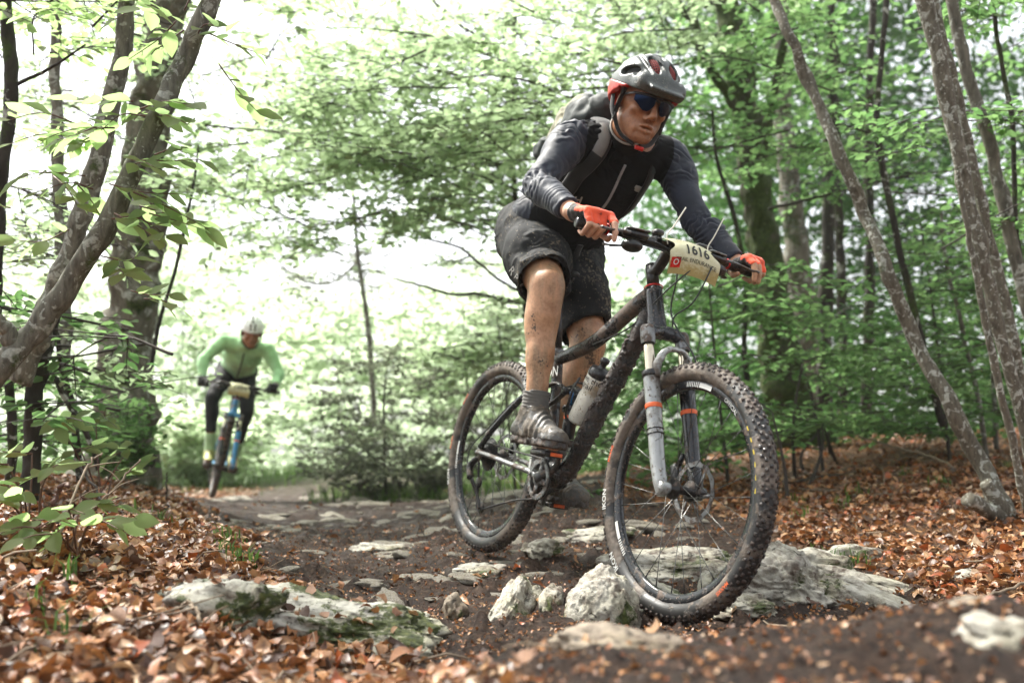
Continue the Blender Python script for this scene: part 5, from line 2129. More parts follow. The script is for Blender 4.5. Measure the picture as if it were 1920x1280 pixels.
zp = [chest(a, .0, .003) for a in np.linspace(.52, 1.0, 16)]
strap('zip', relax_path(np.array(zp), 2), .0055, .003, M['zip'])
lettering('S', .032, chest(.50, .0, .006) - ROFF, -l * 0 + nrmz(np.cross(u, f)), u, M['strap_grey'], rider, name='logo_print')
lettering('H', .045, chest(.66, -.095, .007) - ROFF, nrmz(np.cross(u, f) + .3 * u), nrmz(u - .3 * np.cross(u, f)), M['strap_grey'], rider, bold=.02, name='logo_print')
q0 = chest(.86, .10, .006)
MB().cbox(q0, (.004, .030, .026), LB['R']).build('reflective_tab', M['strap_grey'], rider, ROFF)
# collar
cp0, cp1 = J['neck'] + u * .0 + f * .005, lerp(J['neck'], HC + RH @ A3(-.03, 0, -.06), .62)
Fc = Field(*bounds([('c', cp0, cp1, .075, .07, 0)], .03), .004)
Fc.add([('c', cp0, cp1, .074, .070, .02)])
Fc.clip(cp1, cp1 - cp0)
garment('collar', Fc, M['vest'], rider, ROFF, lambda V, N: V + N * (.003 * fbm(V, 25, 3, 2))[:, None])
MB().torus(cp1 + (cp1 - cp0) * .0, cp1 - cp0, .0655, .0038, 40, 8).build('buff_edge', M['strap_grey'], rider, ROFF)

# shorts
shp = [('e', Hm + u * .02, (.13, .175, .14), np.stack([np.cross(nrmz(J['hipL'] - J['hipR']), u), nrmz(J['hipL'] - J['hipR']), u], 1), .05)]
ths = []
for s in 'RL':
    hp, kn = J['hip' + s], J['knee' + s]
    ths += [('c', hp, lerp(hp, kn, .55), .122, .110, .05), ('c', lerp(hp, kn, .55), kn + nrmz(kn - hp) * .02, .108, .098, .04)]
F = Field(*bounds(shp + ths, .05), .0046)
F.add(shp).add(ths)
F.clip(Hm + u * .15, u, (Hm + u * .36, .23))
for s in 'RL':
    hp, kn, an = J['hip' + s], J['knee' + s], J['ank' + s]
    t = nrmz(kn - hp)
    side = nrmz(np.cross(t, nrmz(an - kn)))
    fr_ = nrmz(np.cross(nrmz(an - kn), side))
    e = kn - t * (.030 if s == 'R' else .055)
    nn = nrmz(t - .05 * nrmz(an - kn)) if s == 'R' else nrmz(t - .3 * nrmz(an - kn))
    F.clip(e, nn, (kn + t * .02, .17))
    F.sub([('c', lerp(hp, kn, .62), kn + t * .1, .082 if s == 'R' else .080, .090, 0)], .002)
segsS = [(J['hipR'], J['kneeR'], .1), (J['hipL'], J['kneeL'], .1)]


def sh_disp(V, N):
    tR = seg_param(V, J['hipR'], J['kneeR'])[0]
    V = V + N * (.012 * fbm(V, 5.5, 3, 21) + .010 * (1 - np.abs(fbm(V * A3(1, 1, .6), 11, 2, 31)) * 2.2) * .8)[:, None]
    return folds(V, N, segsS, .007, 15, 40)


shorts = garment('shorts', F, M['shorts'], rider, ROFF, sh_disp, 1)
_sb = bvh_of(shorts)


def cast(px, py, bv, lift=.004):
    o_ = A3(0, 0, CAMZ)
    d = nrmz(at(px, py, 1.0) - o_)
    h = bv.ray_cast(Vector(o_ - ROFF), Vector(d))
    return (np.array(h[0]) + ROFF, np.array(h[1])) if h[0] is not None else (None, None)


for txt, px, py, sz in (('R', 962, 508, .045), ('P', 970, 520, .04), ('E', 975, 534, .03)):
    p_, n_ = cast(px, py, _sb)
    if p_ is not None:
        xd = nrmz(np.cross(A3(0, 0, 1), n_))
        yd = np.cross(n_, xd)
        lettering(txt, sz, p_ + n_ * .006 - ROFF, nrmz(xd * .5 - yd), nrmz(yd * .5 + xd), M['strap_grey'], rider, name='shorts_logo')

# socks and shoes
for s in 'RL':
    kn, an = J['knee' + s], J['ank' + s]
    ax = nrmz(an - kn)
    sk = LB['shank' + s][-4:] + [('c', lerp(kn, an, .74), an, .040, .037, .02)]
    F = field_of(sk, .004, .0045)
    F.clip(lerp(kn, an, .86), kn - an)
    garment('sock', F, M['sock'], rider, ROFF, lambda V, N: V + N * (.0022 * np.sin((V @ ax) * 520 + 5 * fbm(V, 12, 2, 3)))[:, None], 1)
    heel, toe = feet[s]
    d = nrmz(toe - heel)
    lat = nrmz(np.cross(up_b, d))
    sho = thing('shoe', None, None)
    sho.parent = rider
    sho.location = Vector(heel - ROFF)
    pr = [('c', heel + d * .045 + up_b * .045, heel + d * .15 + up_b * .05, .0445, .044, .02), ('c', heel + d * .13 + up_b * .042, toe - d * .055 + up_b * .034, .046, .040, .02), ('e', toe - d * .055 + up_b * .030, (.052, .046, .034), basis(d, up_b), .02),
          ('c', an + ax * -.012, heel + d * .075 + up_b * .06, .045, .046, .03), ('c', an + ax * .01, heel + d * .19 + up_b * .055, .038, .034, .035)]
    F = field_of(pr, .004)
    F.clip(heel + up_b * .021, -up_b)
    F.clip(an - ax * .012, -ax + d * .15)

    def shoe_disp(V, N):
        t = (V - heel) @ d
        return V + N * (.003 * np.sin(t * 210 + 4 * fbm(V, 14, 2, 5)) * np.exp(-((t - .17) / .08) ** 2) + .0025 * fbm(V, 30, 3, 2))[:, None]
    garment('shoe_upper', F, M['shoe'], sho, heel, shoe_disp, 1)
    lac = MB()
    for tt in (.11, .14, .17, .20):
        c0 = heel + d * tt + up_b * (.098 - (tt - .11) * .38)
        lac.tube([c0 + lat * .036 - up_b * .016, c0 + lat * .018 + d * .006, c0 - lat * .018, c0 - lat * .036 - up_b * .016 + d * .004], .0055, 6, n=10, sq=.5)
    lac.build('lace_strap', M['sock'], sho, heel)
    sl = [('c', heel + d * .045 + up_b * .012, heel + d * .16 + up_b * .012, .043, .042, .01), ('c', heel + d * .16 + up_b * .012, toe - d * .05 + up_b * .014, .045, .045, .01)]
    F = field_of(sl, .004)
    F.clip(heel + up_b * .026, up_b)
    F.clip(heel + up_b * -.002, -up_b)
    garment('shoe_sole', F, M['sole'], sho, heel, lambda V, N: V + N * (.003 * fbm(V, 60, 3, 4))[:, None], 1)

# gloves
for s, sg in (('R', -1), ('L', 1)):
    palm, prox, rest, thumb = hands[s]
    F = field_of(palm + [x for fg in prox for x in fg] + thumb[:2], .0032, .0022)
    F.clip(J['wr' + s] + nrmz(palm[1][2] - J['wr' + s]) * .012, J['wr' + s] - palm[1][2])
    back = nrmz(up_b * .9 - fwd * .15)
    wrp = J['wr' + s]
    outw = nrmz(bw(.9, sg * .4, .73) - bw(.9, sg * .2, .73))

    def gm(cn, fn):
        t = np.linalg.norm(cn - wrp, axis=1)
        pal = fn @ up_b < -.25
        if s == 'R':
            edge = ((cn - wrp) @ outw > .008) & (t < .062)
        else:
            edge = ((cn - wrp) @ outw < -.018) & (t < .075)
        return np.where(pal | edge, 1, 0)
    garment('glove', F, [M['glove'], M['glove_black']], rider, ROFF, lambda V, N: V + N * (.0016 * fbm(V, 70, 3, 6))[:, None], 1, gm)

# helmet, straps, glasses
build_helmet(rider, ROFF, RH, HC, [M['helmet']], .0036)
build_glasses(rider, ROFF, RH, HC)
Tn = lambda *v: HC + RH @ A3(*v)
for s in (-1, 1):
    strap('helmet_strap', [Tn(.035, s * .090, .03), Tn(.015, s * .090, -.03), Tn(.01, s * .086, -.07), Tn(.035, s * .06, -.118), Tn(.06, s * .01, -.142)], .009, .0035, M['strap'])
    strap('helmet_strap', [Tn(-.06, s * .09, .02), Tn(-.02, s * .094, -.04), Tn(.01, s * .087, -.072)], .008, .0035, M['strap'])
    MB().cbox(Tn(.01, s * .089, -.07), (.016, .008, .024), RH).build('strap_buckle', M['blackplastic'], rider, ROFF)
MB().cbox(Tn(.06, .012, -.147), (.014, .03, .014), RH).build('red_buckle', M['redring'], rider, ROFF)

# backpack: a thing of its own on the rider's back
pk = thing('backpack', 'dark grey backpack strapped to the back of the biker in the navy jersey', 'backpack')
PO = Tq(.3, 0, -.12)
pk.location = Vector(PO)
Rb = LB['R']
pr = [('b', Tq(.60, 0, -.19), (.080, .125, .20), Rb @ rotm((0, 1, 0), -.10), .06, .02), ('e', Tq(.98, 0, -.175), (.075, .11, .09), Rb, .05), ('b', Tq(.50, 0, -.29), (.04, .105, .13), Rb, .03, .02)]
F = field_of(pr, .006)


def pk_disp(V, N):
    q = (V - Hm) @ u
    return V + N * (.010 * fbm(V, 7, 3, 51) - .008 * np.exp(-((np.mod(q, .15) - .075) / .006) ** 2) + .005 * (1 - np.abs(fbm(V, 16, 2, 52)) * 2))[:, None]


pack_o = garment('pack_body', F, [M['pack'], M['pack_olive']], pk, PO, pk_disp, 1, lambda cn, fn: np.where((((cn - Hm) @ f) < -.24) & (((cn - Hm) @ u) > .9 * L * .5) & (((cn - Hm) @ u) < L * .95), 1, 0))
for s in (-1, 1):
    pts = [Tq(1.02, s * .085, -.10), Tq(1.10, s * .098, -.03), Tq(1.06, s * .112, .06)]
    low = [chest(a, s * b_, .010) for a, b_ in ((.93, .125), (.80, .135), (.66, .14), (.50, .15))]
    P = relax_path(smooth_path(np.array(pts + low), 40), 4)
    nml = np.array([nrmz(p - Tq(min(.8, ((p - Hm) @ u) / L), s * .05, 0)) for p in P])
    mb = MB().tube(P, .029, 12, sq=.28, up=None)
    T_ = np.gradient(P, axis=0)
    T_ /= np.linalg.norm(T_, axis=1)[:, None]
    S_ = np.cross(T_, nml)
    S_ /= np.linalg.norm(S_, axis=1)[:, None]
    n2 = np.cross(S_, T_)
    a = np.arange(12) * 2 * np.pi / 12
    V = (P[:, None] + .030 * np.cos(a)[None, :, None] * S_[:, None] + .0085 * np.sin(a)[None, :, None] * n2[:, None]).reshape(-1, 3)
    i = np.arange(39)[:, None] * 12
    j = np.arange(12)[None]
    k = (j + 1) % 12
    Qs = np.stack([i + j, i + k, i + 12 + k, i + 12 + j], -1).reshape(-1, 4)
    MB().add(V, Qs).build('shoulder_strap', M['strap'], pk, PO)
    V2 = (P[7:17, None] + n2[7:17, None] * .0045 + .022 * np.cos(a)[None, :, None] * S_[7:17, None] + .0065 * np.sin(a)[None, :, None] * n2[7:17, None]).reshape(-1, 3)
    i = np.arange(9)[:, None] * 12
    MB().add(V2, np.stack([i + j, i + k, i + 12 + k, i + 12 + j], -1).reshape(-1, 4)).build('mesh_pad', M['pack_mesh'] if s < 0 else M['pack'], pk, PO)
MB().tube([chest(.30, .03, .012), chest(.22, .035, .02), chest(.22, .035, .02) - A3(0, 0, .07), chest(.22, .035, .02) - A3(.005, 0, .15)], .013, 8, n=14, sq=.25).build('loose_strap', M['strap'], pk, PO)
# ------------------------------------------------------------------ trees
def px_path(pts):
    """[(px, py, d, radius_px)] -> points and radii in metres"""
    P = np.array([at(a, b, d) for a, b, d, r in pts])
    R = np.array([r * d / FPX * .86 for a, b, d, r in pts])
    return P, R


def trunk_mesh(mb, P, R, seg=16, n=60, knots=True, seed=0, ground_flare=0.0):
    m = len(P)
    Rn = np.interp(np.linspace(0, m - 1, n), np.arange(m), R)
    Pn = smooth_path(P, n)
    r = np.random.default_rng(seed)
    Pn = Pn + np.stack([vnoise(np.stack([np.arange(n) * .35 + k * 9, np.full(n, seed * 1.7), np.zeros(n)], 1), 1, seed + k) for k in range(3)], 1) * (Rn * .22)[:, None]
    if ground_flare:
        t = np.linspace(0, 1, n)
        Rn = Rn * (1 + ground_flare * np.exp(-t / .035))
    if knots:
        for _ in range(int(n / 12)):
            q = int(r.integers(3, n - 3))
            Rn[q] *= 1.10
            Rn[q - 1] *= 1.05
            Rn[q + 1] *= 1.05
    mb.tube(Pn, Rn, seg)
    return Pn, Rn


def bark_disp(amp, f=9):
    return lambda V: amp * np.stack([fbm(V + k * 5.1, f, 4, 60 + k) for k in range(3)], 1)


def leaf_cloud(P, ax, nr, size, width, rnd, fold=.18):
    """n leaves: base point, axis, normal -> vertices and quads (two folded halves each)"""
    n = len(P)
    ax = ax / (np.linalg.norm(ax, axis=1)[:, None] + 1e-9)
    nr = nr - ax * (nr * ax).sum(1)[:, None]
    nr = nr / (np.linalg.norm(nr, axis=1)[:, None] + 1e-9)
    sd_ = np.cross(nr, ax)
    size = np.broadcast_to(size, (n,))[:, None]
    wd = np.broadcast_to(width, (n,))[:, None]
    pt = lambda a, b, c: P + ax * size * a + sd_ * wd * b + nr * size * c
    V = np.stack([pt(0, 0, 0), pt(.34, .5, fold * .35), pt(.74, .38, fold * .25), pt(1, 0, -.06), pt(.74, -.38, fold * .25), pt(.34, -.5, fold * .35)], 1).reshape(-1, 3)
    b = (np.arange(n) * 6)[:, None]
    Q = np.vstack([b + np.array([[0, 3, 2, 1]]), b + np.array([[0, 5, 4, 3]])])
    return V, Q, np.repeat(np.broadcast_to(rnd, (n,)), 6)


def grow(mbl, mbw, boughs, r, ntw=12, nlv=9, twl=.42, leaf=(.055, .08), droop=.12, rad=.007, twig_tubes=True, flat=.42, tone=(.5, .24), needle=False):
    """leafy boughs: list of (start, end). Leaves go to mbl, wood to mbw"""
    for (a, b) in boughs:
        L = np.linalg.norm(b - a)
        sag = A3(0, 0, -droop * L)
        mid = (a + b) / 2 - sag * .5 + r.normal(0, .06 * L, 3)
        path = smooth_path(np.array([a, mid, b + sag * .4]), 14)
        mbw.tube(path, np.linspace(rad, rad * .25, 14), 5, caps=False)
        t = np.sort(r.uniform(.08, 1.0, ntw))
        base = np.stack([np.interp(t, np.linspace(0, 1, 14), path[:, c]) for c in range(3)], 1)
        bd = (b - a) / L
        sd_ = np.cross(bd, A3(0, 0, 1))
        sd_ /= np.linalg.norm(sd_) + 1e-9
        sg = np.where(np.arange(ntw) % 2, 1, -1)[:, None]
        d = bd * .65 + sd_ * sg * r.uniform(.5, 1.1, (ntw, 1)) + r.normal(0, .22, (ntw, 3)) * A3(1, 1, .8)
        d /= np.linalg.norm(d, axis=1)[:, None]
        ln = twl * (1.15 - .55 * t) * r.uniform(.6, 1.25, ntw)
        if twig_tubes:
            for q in range(0, ntw):
                mbw.tube(np.array([base[q], base[q] + d[q] * ln[q] * .5, base[q] + d[q] * ln[q] - A3(0, 0, .05 * ln[q])]), np.array([.004, .003, .0015]) * (rad / .009), 4, caps=False)
        s = (np.arange(nlv) + .5) / nlv
        P = (base[:, None] + d[:, None] * (ln[:, None] * s[None])[:, :, None] - (A3(0, 0, 1) * .05)[None, None] * (ln[:, None] * s[None] ** 2)[:, :, None]).reshape(-1, 3)
        n = len(P)
        dd = np.repeat(d, nlv, 0)
        sp = np.cross(dd, A3(0, 0, 1))
        sp /= np.linalg.norm(sp, axis=1)[:, None] + 1e-9
        alt = np.where(np.arange(n) % 2, 1, -1)[:, None]
        ax = dd * .6 + sp * alt * .85 + r.normal(0, .28, (n, 3)) - A3(0, 0, .12)
        nr = A3(0, 0, 1) + r.normal(0, flat, (n, 3))
        sz = r.uniform(leaf[0], leaf[1], n)
        wd = sz * (.56 if not needle else .16)
        V, Q, R = leaf_cloud(P + r.normal(0, .012, (n, 3)), ax, nr, sz, wd, np.clip(tone[0] + tone[1] * r.normal(size=n) + .12 * r.normal(), 0, 1))
        mbl.add(V, Q, None, R)


def in_poly(p, poly):
    x, y = p
    c = False
    j = len(poly) - 1
    for i in range(len(poly)):
        if (poly[i][1] > y) != (poly[j][1] > y) and x < (poly[j][0] - poly[i][0]) * (y - poly[i][1]) / (poly[j][1] - poly[i][1]) + poly[i][0]:
            c = not c
        j = i
    return c


def region(poly, n, d0, d1, ln, r, yaw=(0, 360), slope=(-.25, .12)):
    xs, ys = [p[0] for p in poly], [p[1] for p in poly]
    out = []
    while len(out) < n:
        p = (r.uniform(min(xs), max(xs)), r.uniform(min(ys), max(ys)))
        if not in_poly(p, poly):
            continue
        c = at(p[0], p[1], r.uniform(d0, d1))
        a = math.radians(r.uniform(*yaw))
        L = r.uniform(*ln)
        d = A3(math.cos(a), math.sin(a), r.uniform(*slope)) * L
        if c[2] < gz(c[0], c[1]) + .08:
            continue
        out.append((c - d * .5, c + d * .5))
    return out


def tree(name, label, cat, stems, bark_m, leaf_m, boughs, seed, group=None, seg=16, n=60, disp=.012, flare=0.0, **kw):
    """stems: list of px paths; the first is the trunk"""
    r = np.random.default_rng(seed)
    P0_, R0_ = px_path(stems[0])
    k = int(np.argmin(P0_[:, 2]))
    root = thing(name, label, cat, P0_[k], group)
    o = P0_[k]
    for q, st in enumerate(stems):
        mb = MB()
        P, R = px_path(st)
        trunk_mesh(mb, P, R, seg if q == 0 else max(8, seg - 6), n if q == 0 else max(20, n // 2), True, seed + q, flare if q == 0 else 0)
        mb.build('trunk' if q == 0 else 'limb', M[bark_m], root, o, disp=bark_disp(disp * (1 if q == 0 else .4)))
    if boughs:
        ml, mw = MB(), MB()
        grow(ml, mw, boughs, r, **kw)
        tag(mw.build('branches', M['twig'], root, o), None, None, None, 'stuff')
        ml.build('crown', M[leaf_m], root, o, smooth=False)
    return root


rf = np.random.default_rng(77)
over = lambda n, x0, x1, y0, y1, z0, z1: [((lambda c, d: (c - d, c + d))(A3(rf.uniform(x0, x1), rf.uniform(y0, y1), rf.uniform(z0, z1)), A3(math.cos(a_), math.sin(a_), rf.uniform(-.15, .1)) * rf.uniform(.4, .8))) for a_ in rf.uniform(0, 6.28, n)]  # unseen boughs above the frame, added to shade the near ground and rider

BEECH = dict(ntw=12, nlv=9, twl=.42, leaf=(.055, .085))
# left side
tree('beech_tree', 'thick grey beech with lichen blotches standing beside the green jersey rider', 'tree',
     [[(222, 925, 6.6, 74), (228, 800, 6.6, 62), (238, 650, 6.6, 57), (254, 500, 6.6, 51), (275, 320, 6.6, 46), (296, 120, 6.6, 43), (312, -60, 6.6, 41), (330, -300, 6.6, 36)],
      [(312, 60, 6.6, 20), (345, -20, 6.5, 18), (390, -140, 6.4, 15)]],
     'bark_beech', 'leaf_canopy', region([(300, -60), (760, -60), (700, 230), (420, 420), (340, 330)], 40, 6.2, 10.5, (.9, 1.6), rf) + over(18, -3.2, -.5, 1.5, 6.5, 3.6, 5.0) + over(16, -2.6, .3, 2.5, 6.2, 3.9, 5.2), 1, seg=28, n=90, disp=.03, flare=.45, **BEECH)  # second overhead set lies on the sun's path, added to shade the rider
tree('leaning_tree', 'near smooth barked trunk leaning steeply right across the left foreground', 'tree',
     [[(-120, 850, 2.9, 28), (-10, 700, 2.95, 26), (90, 590, 3.0, 24), (200, 420, 3.0, 22), (282, 250, 3.05, 21), (345, 115, 3.1, 20.5), (402, -15, 3.1, 19.5), (470, -200, 3.2, 18)],
      [(-40, 560, 2.9, 16), (10, 620, 2.95, 18), (40, 665, 2.98, 20)]],
     'bark_lean', 'leaf_near', [], 2, seg=22, n=90, disp=.003)
tree('leaning_tree', 'dark mottled trunk leaning right behind the near leaning trunk', 'tree',
     [[(40, 720, 3.7, 24), (80, 600, 3.7, 23), (130, 480, 3.7, 22), (172, 350, 3.7, 22), (212, 190, 3.7, 20), (240, 0, 3.7, 17), (258, -160, 3.7, 15)]],
     'bark_lean', 'leaf_near', region([(60, -40), (330, -40), (300, 140), (90, 120)], 6, 3.6, 4.4, (.5, .8), rf), 3, seg=18, n=70, disp=.006, ntw=8, nlv=7, twl=.3, leaf=(.05, .07), rad=.005)
tree('young_beech', 'thin pale upright trunk between the left edge and the leaning trunks', 'tree',
     [[(120, 700, 5.0, 15), (122, 560, 5.0, 15), (117, 430, 5.0, 14), (110, 300, 5.0, 13), (104, 150, 5.0, 12), (105, 0, 5.0, 11), (106, -150, 5.0, 9)]],
     'bark_grey', 'leaf_canopy', region([(-40, -60), (330, -60), (330, 300), (170, 560), (-40, 600)], 26, 4.6, 8.5, (.6, 1.1), rf), 4, disp=.006, **{**BEECH, 'leaf': (.05, .07), 'nlv': 8})
tree('young_beech', 'dark crooked slim trunk at the left edge of the frame', 'tree',
     [[(-15, 620, 4.0, 13), (-6, 500, 4.0, 12), (4, 320, 4.0, 13), (22, 170, 4.0, 15), (16, 70, 4.0, 14), (8, -60, 4.0, 13), (0, -200, 4, 11)],
      [(30, 158, 4.0, 4), (70, 140, 4.0, 4), (110, 118, 3.95, 3), (160, 84, 3.9, 2)]],
     'bark_dark', 'leaf_canopy', region([(-40, 350), (130, 350), (170, 700), (-40, 760)], 9, 4.2, 6.0, (.5, .9), rf), 5, disp=.006, **{**BEECH, 'leaf': (.05, .07), 'nlv': 7})
tree('sapling', 'whip thin dark sapling arching up right of the thick beech', 'sapling',
     [[(282, 690, 5.8, 5), (300, 600, 5.8, 4.5), (330, 500, 5.8, 4), (352, 400, 5.8, 3.5), (366, 325, 5.8, 3), (372, 270, 5.8, 2)]],
     'bark_dark', 'leaf_canopy', [], 6, seg=8, n=30, disp=.002)
# undergrowth stems at the left edge
tree('sapling', 'cluster of dark shaded stems low on the left below the leaning trunks', 'sapling',
     [[(55, 950, 3.9, 20), (62, 800, 3.9, 19), (75, 690, 3.9, 18), (110, 560, 3.9, 14)], [(150, 900, 4.6, 8), (140, 780, 4.6, 8), (120, 700, 4.6, 7), (100, 600, 4.6, 5)], [(20, 900, 4.2, 10), (22, 780, 4.2, 10), (10, 650, 4.2, 9)],
      [(185, 880, 4.4, 6), (165, 820, 4.4, 6), (120, 740, 4.4, 6), (95, 690, 4.4, 5)]],
     'bark_dark', 'leaf_right', region([(-30, 560), (200, 560), (230, 700), (190, 850), (-30, 860)], 18, 3.8, 6.0, (.4, .8), rf), 7, disp=.006, **{**BEECH, 'leaf': (.045, .07), 'nlv': 7, 'ntw': 9})
# right side
tree('mossy_tree', 'thick dark mossy trunk rising behind the left glove of the navy rider', 'tree',
     [[(1500, 850, 8.5, 66), (1488, 790, 8.5, 54), (1466, 690, 8.5, 45), (1442, 550, 8.5, 38), (1424, 420, 8.5, 34), (1410, 300, 8.5, 29), (1394, 180, 8.5, 29), (1368, 40, 8.5, 29), (1350, -100, 8.5, 28), (1335, -350, 8.5, 24)],
      [(1412, 260, 8.4, 12), (1360, 170, 8.3, 11), (1318, 100, 8.2, 9), (1298, 20, 8.2, 8), (1285, -60, 8.2, 7)],
      [(1422, 330, 8.4, 11), (1440, 230, 8.3, 10), (1466, 110, 8.2, 9), (1484, -10, 8.2, 8)],
      [(1298, 40, 8.2, 5), (1260, 10, 8.1, 5), (1200, -20, 8, 4)]],
     'bark_moss', 'leaf_canopy', region([(760, -60), (1300, -60), (1300, 110), (1120, 160), (1000, 330), (700, 330), (560, 260)], 84, 6.2, 9.0, (.9, 1.7), rf, (140, 250)) + region([(430, 250), (1000, 260), (980, 410), (850, 440), (520, 490), (430, 420)], 58, 6.6, 10.5, (.8, 1.5), rf, (140, 250)) + over(26, -1.2, 3.5, 1.0, 6.5, 3.4, 5.2),  # overhead boughs here are out of view too, added for shade
     8, seg=26, n=90, disp=.03, flare=.3, **BEECH)
tree('pale_beech', 'pale blotched trunk half hidden just right of the mossy trunk', 'tree',
     [[(1520, 800, 11, 34), (1506, 600, 11, 29), (1486, 400, 11, 24), (1472, 240, 11, 20), (1462, 80, 11, 18), (1455, -100, 11, 16)]],
     'bark_beech', 'leaf_right', region([(1280, -60), (1560, -60), (1560, 330), (1450, 420), (1250, 340), (1290, 100)], 34, 6.5, 10.5, (.8, 1.5), rf), 9, disp=.02, **BEECH)
for k, (lab, st) in enumerate((('dark straight trunk, thickest of the dark group right of the mossy trunk', [(1545, 810, 10, 17), (1548, 600, 10, 15), (1552, 400, 10, 13), (1556, 200, 10, 10), (1560, 0, 10, 8)]),
                               ('slim dark trunk, middle one of the dark group right of the mossy trunk', [(1580, 810, 10.5, 11), (1578, 600, 10.5, 10), (1572, 400, 10.5, 9), (1568, 200, 10.5, 7), (1565, 60, 10.5, 5)]),
                               ('slim dark trunk, rightmost of the dark group behind the leaning sapling', [(1624, 815, 9.5, 13), (1628, 640, 9.5, 12), (1632, 480, 9.5, 10), (1628, 300, 9.5, 9), (1632, 120, 9.5, 8), (1640, -80, 9.5, 6)]))):
    tree('conifer', lab, 'tree', [st], 'bark_dark', 'needle', region([(1500, 200), (1840, 160), (1860, 640), (1640, 700), (1480, 560)], (22, 16, 20)[k], 9.0, 12.5, (.9, 1.7), rf, (0, 360), (-.45, -.1)), 20 + k,
         group='dark conifer trunks', disp=.008, ntw=16, nlv=16, twl=.35, leaf=(.03, .055), droop=.18, flat=.8, needle=True, twig_tubes=False)
tree('sapling', 'long slender leaning trunk with white lichen spots on the right', 'tree',
     [[(1900, 1000, 4.3, 27), (1880, 965, 4.3, 22), (1842, 870, 4.4, 18), (1782, 760, 4.4, 17), (1716, 640, 4.5, 15.5), (1662, 500, 4.5, 14.2), (1620, 400, 4.6, 13.5), (1570, 280, 4.6, 12.8), (1520, 160, 4.7, 12), (1482, 72, 4.7, 11), (1448, -10, 4.8, 10), (1410, -110, 4.8, 9)]],
     'bark_sapling', 'leaf_right', region([(1580, 190), (1760, 190), (1760, 330), (1600, 330)], 5, 4.4, 5.2, (.4, .6), rf), 30, seg=16, n=90, disp=.006, flare=.5, ntw=6, nlv=6, twl=.25, leaf=(.045, .06), rad=.004)
tree('sapling', 'thin dark crooked sapling between the leaning trunk and the right hand clump', 'sapling',
     [[(1770, 800, 6, 8), (1748, 720, 6, 8), (1708, 560, 6, 8), (1672, 400, 6, 7), (1645, 250, 6, 7), (1652, 120, 6, 6), (1662, 0, 6, 6), (1668, -120, 6, 5)],
      [(1645, 255, 6, 3), (1600, 240, 6, 2.5), (1530, 222, 5.9, 2)]],
     'bark_dark', 'leaf_right', region([(1560, 300), (1800, 260), (1830, 620), (1700, 700)], 16, 5.6, 7.5, (.5, .9), rf), 31, seg=10, n=50, disp=.003, ntw=9, nlv=7, twl=.3, leaf=(.045, .065), rad=.005)
CL = [('tallest front stem of the pale stem clump at the right edge', [(1960, 960, 4.2, 13), (1918, 790, 4.2, 13), (1880, 640, 4.2, 14), (1842, 480, 4.2, 15), (1802, 320, 4.2, 16), (1762, 130, 4.2, 16.5), (1720, -30, 4.2, 16.5), (1690, -150, 4.2, 15)]),
      ('lichen spotted second stem of the pale clump at the right edge', [(1945, 900, 4.35, 13), (1915, 720, 4.35, 13), (1896, 620, 4.35, 13), (1850, 420, 4.35, 11), (1812, 260, 4.35, 10.5), (1778, 120, 4.35, 10.5), (1745, -20, 4.35, 10), (1720, -120, 4.35, 9)]),
      ('grey stem leaning right behind the pale clump', [(2000, 900, 4.8, 15), (1955, 700, 4.8, 15), (1912, 520, 4.8, 14), (1882, 380, 4.8, 14), (1852, 255, 4.8, 13), (1812, 130, 4.8, 12.5), (1786, 0, 4.8, 12), (1770, -120, 4.8, 10)]),
      ('thinnest pale stem in front of the right edge clump', [(1925, 960, 4.0, 9), (1898, 830, 4.0, 8.5), (1862, 680, 4.0, 8), (1835, 540, 4.0, 7), (1812, 420, 4.0, 6), (1796, 320, 4.0, 5)])]
for k, (lab, st) in enumerate(CL):
    tree('sapling', lab, 'tree', [st], 'bark_sapling' if k != 2 else 'bark_grey', 'leaf_right',
         region([(1700, -60), (1960, -60), (1960, 520), (1840, 560)], 7, 4.6, 7.0, (.5, 1.0), rf) if k < 3 else [], 40 + k, group='pale stem clump', seg=14, n=70, disp=.005, ntw=9, nlv=7, twl=.3, leaf=(.045, .07), rad=.005)
tree('sapling', 'very thin dark wavy sapling near the top right corner', 'sapling',
     [[(1925, 560, 5, 5), (1905, 420, 5, 5.5), (1898, 230, 5, 5.5), (1872, 90, 5, 5), (1858, -30, 5, 4.5)]], 'bark_dark', 'leaf_right', [], 46, seg=8, n=40, disp=.003)
for k, (lab, st) in enumerate((('pale thin sapling low on the right, left of the clump', [(1850, 860, 6.5, 6), (1832, 740, 6.5, 5.5), (1800, 600, 6.5, 5), (1772, 480, 6.5, 4), (1765, 400, 6.5, 3)]),
                               ('pale thin sapling standing close to the right edge clump', [(1868, 840, 7, 6), (1862, 700, 7, 5), (1855, 560, 7, 5), (1860, 450, 7, 3)]),
                               ('thin dark sapling rising left of the mossy trunk beneath the bar', [(1405, 760, 7, 7), (1395, 640, 7, 6), (1398, 520, 7, 6), (1375, 400, 7, 5), (1345, 300, 7, 4), (1335, 200, 7, 3)]))):
    tree('sapling', lab, 'sapling', [st], 'bark_grey' if k < 2 else 'bark_dark', 'leaf_right', region([(1640, 560), (1900, 560), (1900, 800), (1640, 800)] if k < 2 else [(1230, 440), (1420, 440), (1430, 600), (1260, 620)], 9, 5.8, 8.0, (.5, .9), rf), 50 + k, seg=8, n=36, disp=.003, ntw=9, nlv=7, twl=.3, leaf=(.045, .07), rad=.004)
